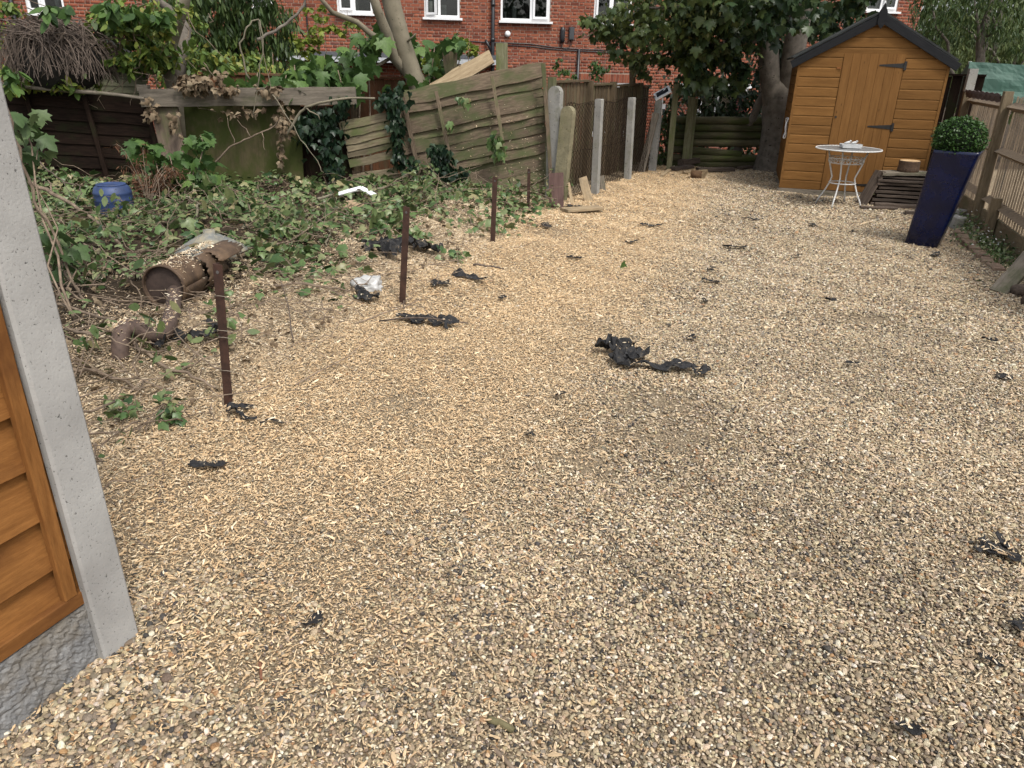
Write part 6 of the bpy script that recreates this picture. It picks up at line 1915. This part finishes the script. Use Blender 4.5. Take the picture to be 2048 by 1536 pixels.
# --- ivy carpet over the bank, dead litter and twigs
rng = np.random.default_rng(71)
p = np.column_stack([rng.uniform(-7.2, .6, 60000), rng.uniform(2.0, 9.3, 60000)])
d = line_off(p[:, 0], p[:, 1])
den = sstep(-.25, -.9, d + .35 * vnoise(p, 2.1, 2.0)) * (.22 + .78 * sstep(4.4, 6.2, p[:, 1] + .5 * vnoise(p, 1.7)))
den = np.maximum(den, .7 * sstep(.25, -.25, d + .3 * vnoise(p, 3.0)) * sstep(6.6, 7.6, p[:, 1]))
den = den * (.45 + .55 * (vnoise(p, 3.3, 5.0) > -.25)) * (p[:, 0] > -.9 * p[:, 1] - .3) * (1 - .55 * (vnoise(p, 1.9, 11.0) > .25))
sil = np.hypot(p[:, 0] - fA.x - .05, p[:, 1] - fA.y + .1) < .42      # trampled round the pipe and silencer
sil |= (np.abs((p[:, 0] - fA.x) * ax.y - (p[:, 1] - fA.y) * ax.x) < .17) & ((p[:, 0] - fA.x) * ax.x + (p[:, 1] - fA.y) * ax.y > -.6) & ((p[:, 0] - fA.x) * ax.x + (p[:, 1] - fA.y) * ax.y < 1.05)
cone_c = G(425, 512); sil |= np.hypot(p[:, 0] - cone_c.x, p[:, 1] - cone_c.y) < .25
keep = (rng.random(len(p)) < den * .55) & ~sil
p = p[keep]
clump = .10 * np.clip(vnoise(p, 2.4, 9.0) + .3, 0, 1) * sstep(4.0, 6.0, p[:, 1])
z = hgt(p[:, 0], p[:, 1]) + .015 + rng.uniform(0, 1, len(p)) ** 1.3 * (.06 + 1.5 * clump)
print('ivy', len(p))
o_ = leaf_obj('ivy_ground_cover', np.column_stack([p, z]), np.where(p[:, 1] > 5, .064, .056) * np.exp(rng.normal(0, .25, len(p))), 'ivy', L_IVY, tilt=(-.2, .9), rng=rng, lc_shift=np.where(rng.random(len(p)) < .06, .5, 0))
tag(o_, 'ivy leaves carpeting the bank on the left', 'ivy', kind='stuff')
p = np.column_stack([rng.uniform(-7.0, .4, 9000), rng.uniform(2.0, 9.2, 9000)])
d = line_off(p[:, 0], p[:, 1]); p = p[(d < -.1) & (rng.random(len(p)) < .62) & (p[:, 0] > -.9 * p[:, 1] - .3)]
o_ = leaf_obj('dead_leaf_litter', np.column_stack([p, hgt(p[:, 0], p[:, 1]) + .02 + rng.uniform(0, .03, len(p))]), .038, 'dead', L_DEAD, tilt=(-.6, .8), rng=rng, roll=.8)
tag(o_, 'dry brown leaf litter between the ivy', 'dead leaves', kind='stuff')
mb = MB(); rg = random.Random(9)
for i in range(1150):
    x = rg.uniform(-6.5, .3); y = rg.uniform(2.1, 9.2) if rg.random() < .6 else rg.uniform(2.4, 5.2)
    if line_off(x, y) > .2 or x < -.9 * y: continue
    if line_off(x, y) > -.3 and rg.random() < .5: continue
    a_ = rg.uniform(0, 6.28); l_ = rg.uniform(.12, .55) * (1.4 if rg.random() < .15 else 1)
    tall = rg.random() < .07 and line_off(x, y) < -.5
    p0_ = on(x, y, rg.uniform(.02, .10)); p1_ = on(x + math.cos(a_) * l_, y + math.sin(a_) * l_, rg.uniform(.12, .42) if tall else rg.uniform(.02, .16))
    r_ = rg.uniform(.0018, .0045)
    mb.tube(wander(p0_, p1_, 5, .03, i), [r_, r_, r_ * .9, r_ * .8, r_ * .7, r_ * .5], 4, cap=False, col=0)
o_ = put_world('twig_litter', mb, M_TWIG, origin=on(-2.5, 5)); tag(o_, 'thin dry twigs and stems tangled through the ivy bank', 'twigs', kind='stuff')

# --- brush heaps: cut stems with mixed leaves standing above the ivy
L_BRUSH = leafy('mixed_brush_leaf', [(.035, .07, .02), (.08, .13, .04), (.15, .19, .07), (.25, .22, .11)], .5, .25)
for lab, spots, n_, seed in (('messy heap of cut leafy stems below the broken panel', ((800, 395), (870, 400), (940, 395), (760, 410), (1010, 400), (700, 440)), 560, 201), ('messy heap of cut leafy stems behind the silencer', ((300, 450), (230, 480), (360, 440), (170, 460), (420, 440)), 520, 202),
                             ('cut stems and leaves strewn between the concrete post and the rusty pipe', ((160, 560), (200, 600), (230, 740), (180, 800), (300, 790), (130, 520)), 380, 203), ('leafy brush strewn left of the black sheeting heap', ((560, 470), (620, 500), (520, 520), (660, 450)), 360, 204)):
    rg2 = np.random.default_rng(seed); b_ = G(*spots[0]); t = thing('brush_heap', lab, 'brush', b_)
    ln = []; pp_ = []
    for (x, y) in spots:
        c_ = G(x, y)
        for q in range(9):
            a_ = rg2.uniform(0, 6.28); l_ = rg2.uniform(.2, .7); z1_ = abs(rg2.normal(.1, .12))
            s0_ = c_ + Vector((rg2.normal(0, .22), rg2.normal(0, .22), rg2.uniform(.01, .12))); s1_ = s0_ + Vector((math.cos(a_) * l_, math.sin(a_) * l_, z1_))
            pts = wander(s0_, s1_, 5, .035, seed * 100 + q + int(x)); ln.append((pts, rg2.uniform(.003, .007), .0015))
            if q % 2 == 0:
                for u in pts[2:]:
                    for _ in range(max(1, n_ // (len(spots) * 22))): pp_.append(tuple(u + Vector(rg2.normal(0, .035, 3))))
    leaf_obj('foliage', np.array(pp_), .055 * np.exp(rg2.normal(0, .3, len(pp_))), 'oval', L_BRUSH, t, tilt=(-.3, 1.3), rng=rg2, roll=.7)
    stems(t, 'stems', ln, M_TWIG, 4)

# --- larger fallen branches, each its own
def branch(label, pts, r0_, r1_, mat=M_TWIG, forks=(), amp=.015, name='fallen_branch'):
    pts = [Vector(q) for q in pts]
    sp_ = smooth_pts(pts, 4)
    sp_ = [q + Vector((random.uniform(-amp, amp), random.uniform(-amp, amp), random.uniform(-amp, amp) * .4)) for q in sp_]
    t = thing(name, label, 'branch', pts[0])
    k = len(sp_); mb = MB(); mb.tube(sp_, [r0_ + (r1_ - r0_) * i / (k - 1) for i in range(k)], 7, jit=.08); part(t, 'stem', mb, mat, True)
    for (i, q) in forks:
        mb = MB(); mb.tube(wander(sp_[min(i, k - 1)], q, 4, .02), [r1_ * .9, r1_ * .8, r1_ * .7, r1_ * .6, r1_ * .4], 5); part(t, 'side_twig', mb, mat, True)
def GZ_(px, py, dz): return G(px, py) + Z * dz
branch('long pale bent branch hanging across the dark board under the beam', [P(570, 275, 8.8), P(600, 225, 8.8), P(630, 208, 8.8), P(680, 198, 8.85), P(750, 196, 8.9)], .017, .012, M_BARKPALE, ((6, P(640, 240, 8.8)),))
branch('forked twiggy branch across the mossy plywood', [P(420, 335, 8.6), P(460, 295, 8.6), P(500, 275, 8.6), P(545, 255, 8.7), P(560, 235, 8.7)], .011, .006, M_TWIG, ((5, P(455, 235, 8.6)), (8, P(475, 240, 8.6)), (10, P(530, 300, 8.6))))
branch('looping bare stems hanging above the beam', [P(500, 160, 8.7), P(480, 100, 8.7), P(495, 55, 8.7), P(515, 40, 8.8), P(525, 70, 8.7), P(518, 150, 8.7), P(508, 230, 8.7)], .010, .006, M_BARKPALE, ((12, P(545, 200, 8.7)),))
branch('thin bare limb reaching in from the top left of the ash', [P(515, 80, 9.3), P(560, 55, 9.4), P(600, 20, 9.5), P(613, -10, 9.5)], .018, .014, M_BARK)
branch('hanging vine looped in front of the plywood and broken boards', [P(545, 190, 8.4), P(580, 240, 8.4), P(610, 290, 8.4), P(640, 330, 8.4), P(646, 345, 8.4)], .006, .004, M_BARKPALE)
branch('pale crooked branch rising from the ivy before the plywood', [GZ_(392, 462, .03), GZ_(396, 440, .12), P(398, 410, 7.2), P(378, 395, 7.2), P(358, 392, 7.2)], .011, .008, M_BARKPALE)
branch('long brown branch leaning down from the concrete post towards the barrel', [P(30, 355, 6.8), P(80, 375, 6.8), P(130, 400, 6.7), P(190, 440, 6.4), GZ_(240, 500, .05)], .022, .012, M_TWIG, ((6, P(95, 360, 6.8)),))
branch('thin dark stem arching from the post across the dark panel', [P(60, 310, 6.4), P(95, 340, 6.4), P(130, 365, 6.4), P(160, 372, 6.4), P(155, 400, 6.3)], .007, .004, M_DARKTWIG, ((8, P(150, 410, 6.3)),))
branch('upright thin stem beside the upper part of the concrete post', [P(5, 180, 4.3), P(25, 270, 4.3), P(60, 380, 4.3), P(105, 460, 4.3), GZ_(160, 600, .05)], .010, .007, M_TWIG)
branch('brown stick lying in front of the concrete post, upper of two', [GZ_(116, 628, .06), GZ_(170, 640, .05), GZ_(240, 662, .05)], .010, .007)
branch('brown stick lying in front of the concrete post, lower of two', [GZ_(140, 680, .06), GZ_(190, 686, .05), GZ_(238, 680, .05)], .010, .007)
branch('thick brown stick below the rusty pipe', [GZ_(270, 700, .05), GZ_(330, 745, .04), GZ_(385, 770, .05), GZ_(430, 790, .04)], .010, .006, forks=((6, GZ_(470, 735, .08)),))
branch('stick lying in the ivy below the pipe end', [GZ_(150, 755, .04), GZ_(210, 762, .04), GZ_(280, 790, .03)], .010, .006)
branch('brown branch lying across the bank left of the white bag', [GZ_(550, 585, .05), GZ_(610, 583, .05), GZ_(690, 592, .04)], .009, .006)
branch('thin straight stick lying over the paired black scraps', [GZ_(760, 657, .05), GZ_(840, 660, .08), GZ_(936, 655, .03)], .0055, .004, M_DARKTWIG, amp=.002)
branch('dark stick on the chippings right of the sheeting heap', [GZ_(946, 535, .02), GZ_(985, 538, .02), GZ_(1008, 542, .02)], .010, .006, M_DARKTWIG)
branch('upright forked stem sprouting from the chippings', [GZ_(588, 690, -.01), GZ_(580, 650, .10), GZ_(566, 610, .18)], .004, .002, M_DARKTWIG, ((2, GZ_(622, 640, .12)),), amp=.003)
branch('pale peeled branch lying among the ivy under the broken panel', [GZ_(640, 415, .08), GZ_(680, 405, .1), GZ_(720, 402, .1), GZ_(790, 392, .12)], .015, .010, M_BARKPALE)
branch('curved pale branch before the sheeting heap', [GZ_(625, 432, .05), GZ_(645, 455, .05), GZ_(661, 478, .05), GZ_(652, 498, .03)], .014, .007, M_BARKPALE)
branch('bark-covered stick end in the bottom centre gravel', [GZ_(978, 1446, .012), GZ_(1000, 1455, .016), GZ_(1026, 1468, .012)], .010, .009, stony('olive_bark', (.08, .07, .035), (.17, .15, .08), 30), amp=.001)
branch('dark twig crossing the bottom picture edge', [GZ_(984, 1500, .010), GZ_(1005, 1520, .010), GZ_(1030, 1550, .010)], .006, .006, amp=.001)
branch('pair of thin dry stems in the lower centre chippings', [GZ_(940, 1300, .012), GZ_(985, 1350, .014), GZ_(1015, 1392, .010)], .003, .003, M_PALE, amp=.001)
branch('small reddish stick in the near left gravel', [GZ_(521, 1330, .012), GZ_(524, 1365, .012)], .005, .004, rusty('red_stick', (.12, .05, .03), (.25, .11, .06)), amp=.001)
branch('brown stick on the chippings right of the concrete post', [GZ_(277, 1088, .012), GZ_(292, 1100, .014), GZ_(308, 1112, .012)], .005, .004, amp=.001)
branch('thin stem lying beside the flat black strip near the post', [GZ_(318, 1005, .012), GZ_(326, 960, .012), GZ_(328, 925, .012)], .004, .003, amp=.002)

# tall ivy tuft by the foreground and a leaf on the gravel
rng = np.random.default_rng(81)
for lab, cx, cy, sx_, sy_, n_, sz in (('glossy ivy tuft on the chippings left of the nearest stake', 340, 840, 36, 24, 42, .05), ('pale ivy sprig below the rusty pipe end', 245, 830, 40, 26, 26, .05), ('small ivy sprig right of the sheeting heap', 905, 520, 30, 12, 30, .06), ('ivy sprigs at the foot of the nearest stake', 440, 640, 26, 50, 34, .055)):
    b_ = G(cx, cy); t = thing('ivy_sprig', lab, 'ivy', b_)
    pp_ = []
    for _ in range(n_):
        q = G(cx + rng.normal(0, sx_ * .5), cy + rng.normal(0, sy_ * .5)); pp_.append((q.x, q.y, q.z + rng.uniform(.02, .10)))
    leaf_obj('foliage', np.array(pp_), sz, 'ivy', L_IVY, t, tilt=(-.1, .9), rng=rng)
    stems(t, 'stems', [(wander(b_ + Vector((rng.normal(0, .1), rng.normal(0, .1), .02)), Vector(pp_[k]), 3, .02, k), .003, .002) for k in range(0, n_, 4)], M_TWIG, 4)
b_ = G(1240, 540); o_ = leaf_obj('fallen_leaf', np.array([(b_.x, b_.y, b_.z + .03)]), .09, 'maple', L_SYC, tilt=(.1, .2), rng=rng); tag(o_, 'single green leaf lying in the middle distance on gravel', 'leaf')
b_ = G(1975, 566); o_ = leaf_obj('fallen_sprig', np.array([(b_.x + dx, b_.y + dy, b_.z + .02) for dx, dy in ((0, 0), (.05, -.02), (.09, -.05), (-.04, .01))]), .06, 'oval', L_ASH, tilt=(0, .3), rng=rng); tag(o_, 'small green sprig on gravel left of the leaning plank', 'sprig')

# --- weeds along the right-hand fence
for lab, spots, seed in (('green weeds with white flowers at the fence foot, farther patch', ((1930, 455), (1945, 465), (1955, 478), (1938, 448)), 91), ('green weeds with white flowers at the fence foot, middle patch', ((1965, 490), (1980, 502), (1992, 508)), 92), ('low green weeds by the fence, nearest patch', ((2000, 515), (2012, 528), (2025, 535)), 93)):
    rg = np.random.default_rng(seed); b_ = G(*spots[0], 0.0); t = thing('weed_patch', lab, 'weeds', b_)
    pp_ = []
    for (x, y) in spots:
        q = G(x, y, 0.0)
        for _ in range(170): pp_.append((q.x + rg.normal(0, .10), q.y + rg.normal(0, .13), abs(rg.normal(.03, .05))))
    pp_ = np.array(pp_)
    leaf_obj('foliage', pp_, .035, 'oval', L_IVY, t, tilt=(-.3, 1.0), rng=rg)
    if seed < 93:
        fl = pp_[rg.integers(0, len(pp_), 46)] + np.array([0, 0, .06])
        leaf_obj('flowers', fl, .022, 'oval', leafy('white_petals', [(.6, .6, .58), (.75, .75, .73)], .6, .2), t, tilt=(-.4, .6), rng=rg)['kind'] = 'stuff'

# --- trees and bushes beyond the right-hand fence
def far_tree(label, px, foot_py, Y_, blobs, n, size, kind, mat, seed, trunk_r=.12, top=(0, 0)):
    b_ = P(px, 120, Y_); t = thing('far_tree', label, 'tree', (b_.x, b_.y, float(hgt(b_.x, b_.y))))
    rg = np.random.default_rng(seed)
    leaf_obj('crown', crown_pts(blobs, n, rg, .2), size, kind, mat, t, tilt=(.3, 1.5), rng=rg)
    g0 = Vector((b_.x, b_.y, float(hgt(b_.x, b_.y)) - .1))
    lines = [(wander(g0, P(px + top[0], -60, Y_), 7, .12, seed), trunk_r, trunk_r * .5)]
    for k in range(4): lines.append((wander(g0 + Z * (1.2 + .5 * k), P(px + random.uniform(-120, 120), random.uniform(-60, 60), Y_ - .3), 6, .10, seed + k), trunk_r * .45, .015))
    stems(t, 'trunk', lines, M_BARK, 7)
far_tree('dark overhanging tree branches above the shed roof at top right', 1960, 0, 17.5, [blob(1880, 30, 17, .8, .8, .5), blob(1960, 20, 17, 1.0, .8, .5), blob(2040, 30, 17, 1.0, .8, .6), blob(1900, 70, 17.4, .6, .6, .3), blob(1980, 70, 17.2, .8, .6, .3), blob(2060, 90, 17, .7, .6, .4), blob(1960, -60, 17, 2.2, 1.4, .8), blob(1850, 10, 17.5, .4, .5, .6)], 4200, .13, 'slim', L_ASH, 101, .13, (30, 0))
far_tree('pale willow-like tree seen behind the green tarpaulin', 2010, 0, 21, [blob(1900, 120, 20.5, 1.0, .6, .6), blob(1960, 110, 21, 1.2, .7, .8), blob(2040, 120, 21, 1.3, .7, .8), blob(2120, 100, 21, 1.2, .7, 1.0), blob(1850, 150, 20.5, .9, .6, .6), blob(2000, 60, 21.5, 1.6, .8, .7)], 5200, .14, 'slim', L_FAR, 102, .10)
far_tree('tall pale tree closing the view at the far right', 2110, 0, 24, [blob(2080, 60, 24, 2.2, 1.0, 1.4), blob(1980, 30, 25, 2.0, 1.0, 1.2), blob(1890, 60, 25, 1.6, .8, 1.2), blob(1880, 140, 24, 1.8, .8, 1.0), blob(2020, 150, 24, 2.4, .8, 1.0), blob(1960, -60, 25, 4, 1.5, 1.5)], 5200, .20, 'oval', L_FAR, 103, .16)
b_ = P(1960, 170, 27)
bush('far_hedge', 'green hedge closing the gaps behind the far trees at right', [blob(1830 + 45 * k, 110, 27, 1.3, .6, 1.9) for k in range(8)], 4200, .26, 'oval', L_FAR, (b_.x, b_.y, -1), cat='hedge', shell=.1, seed=104, stemlines=[(wander(P(1840 + 60 * k, 190, 27), P(1840 + 60 * k, 60, 27), 5, .1, k), .05, .02) for k in range(5)])

# ------------------------------------------------------------------ chippings, with those lying on the silencer, cone, fences and scraps
rng = np.random.default_rng(77)
n_ = 500
u_ = rng.uniform(.02, .66, n_); a_ = rng.normal(math.pi / 2, .5, n_)
EXTRA.append(np.stack([c0_.x + ax.x * u_ + sx.x * R * 1.05 * np.cos(a_), c0_.y + ax.y * u_ + sx.y * R * 1.05 * np.cos(a_), c0_.z + R * 1.06 * np.sin(a_)], -1))
for q in smooth_pts(pp)[3:-4]:
    EXTRA.append(np.array([(q.x + rng.normal(0, .018), q.y + rng.normal(0, .018), q.z + .044 - abs(rng.normal(0, .004))) for _ in range(9)]))
n_ = 300; r_ = np.sqrt(rng.random(n_)) * .24; a_ = rng.uniform(0, 6.28, n_)
EXTRA.append(np.stack([cone_c.x + r_ * np.cos(a_), cone_c.y + r_ * np.sin(a_), cone_c.z + .05 + .135 * (1 - r_ / .25) ** .9], -1))
pan = []
for _ in range(900):
    x_ = rng.uniform(860, 1105); y_ = rng.uniform(190, 400)
    if rng.random() < (x_ - 820) / 300 * (.3 + .7 * (y_ - 190) / 210): pan.append(tuple(P(x_, y_, YB - .10 + rng.normal(0, .02))))
EXTRA.append(np.array(pan))
for o_ in list(bpy.data.objects):
    if o_.name.startswith('torn_sheeting') and o_.parent is None:
        w_ = wmat(o_); k_ = 8
        for ch in o_.children:
            me = ch.data
            if len(me.vertices) < 20: continue
            idx_ = rng.integers(0, len(me.vertices), 7 if 'flap' in ch.name else 12)
            Mw = wmat(ch)
            EXTRA.append(np.array([tuple(Mw @ me.vertices[int(q)].co + Z * .006) for q in idx_]))
chips = chip_layer()

# ------------------------------------------------------------------ groups for the things that repeat
GROUPS = {'fence_post': 'wooden fence posts round the yard', 'concrete_post': 'concrete posts along the netting', 'featheredge_fence': 'featheredge panels behind the netting', 'boarded_fence': 'boarded fence panels at the back',
          'slatted_fence': 'bays of the right-hand slatted fence', 'wooden_post': 'wooden posts at the back', 'loose_plank': 'loose planks on the ground', 'leaning_board': 'boards leaning by the concrete posts', 'fallen_branch': 'fallen branches and sticks',
          'far_tree': 'trees beyond the right-hand fence', 'young_shrub': 'young shrubs before the house', 'ivy_plant': 'ivy climbing the old fences', 'ivy_sprig': 'ivy sprigs on the chippings', 'brush_heap': 'heaps of cut brush on the bank',
          'weed_patch': 'weeds along the right-hand fence', 'sycamore_sprig': 'sycamore sprigs by the concrete post', 'loose_stone': 'loose stones', 'short_log': 'logs at the right edge', 'stone_block': 'blocks by the slatted fence',
          'timber_offcut': 'offcuts near the plank stack', 'overlap_fence': 'overlap fence panels', 'plywood_hoarding': 'plywood sheets under the beam'}
for o_ in list(bpy.data.objects):
    if o_.parent is None and 'label' in o_ and 'group' not in o_:
        g_ = GROUPS.get(o_.name.split('.')[0])
        if g_: o_['group'] = g_
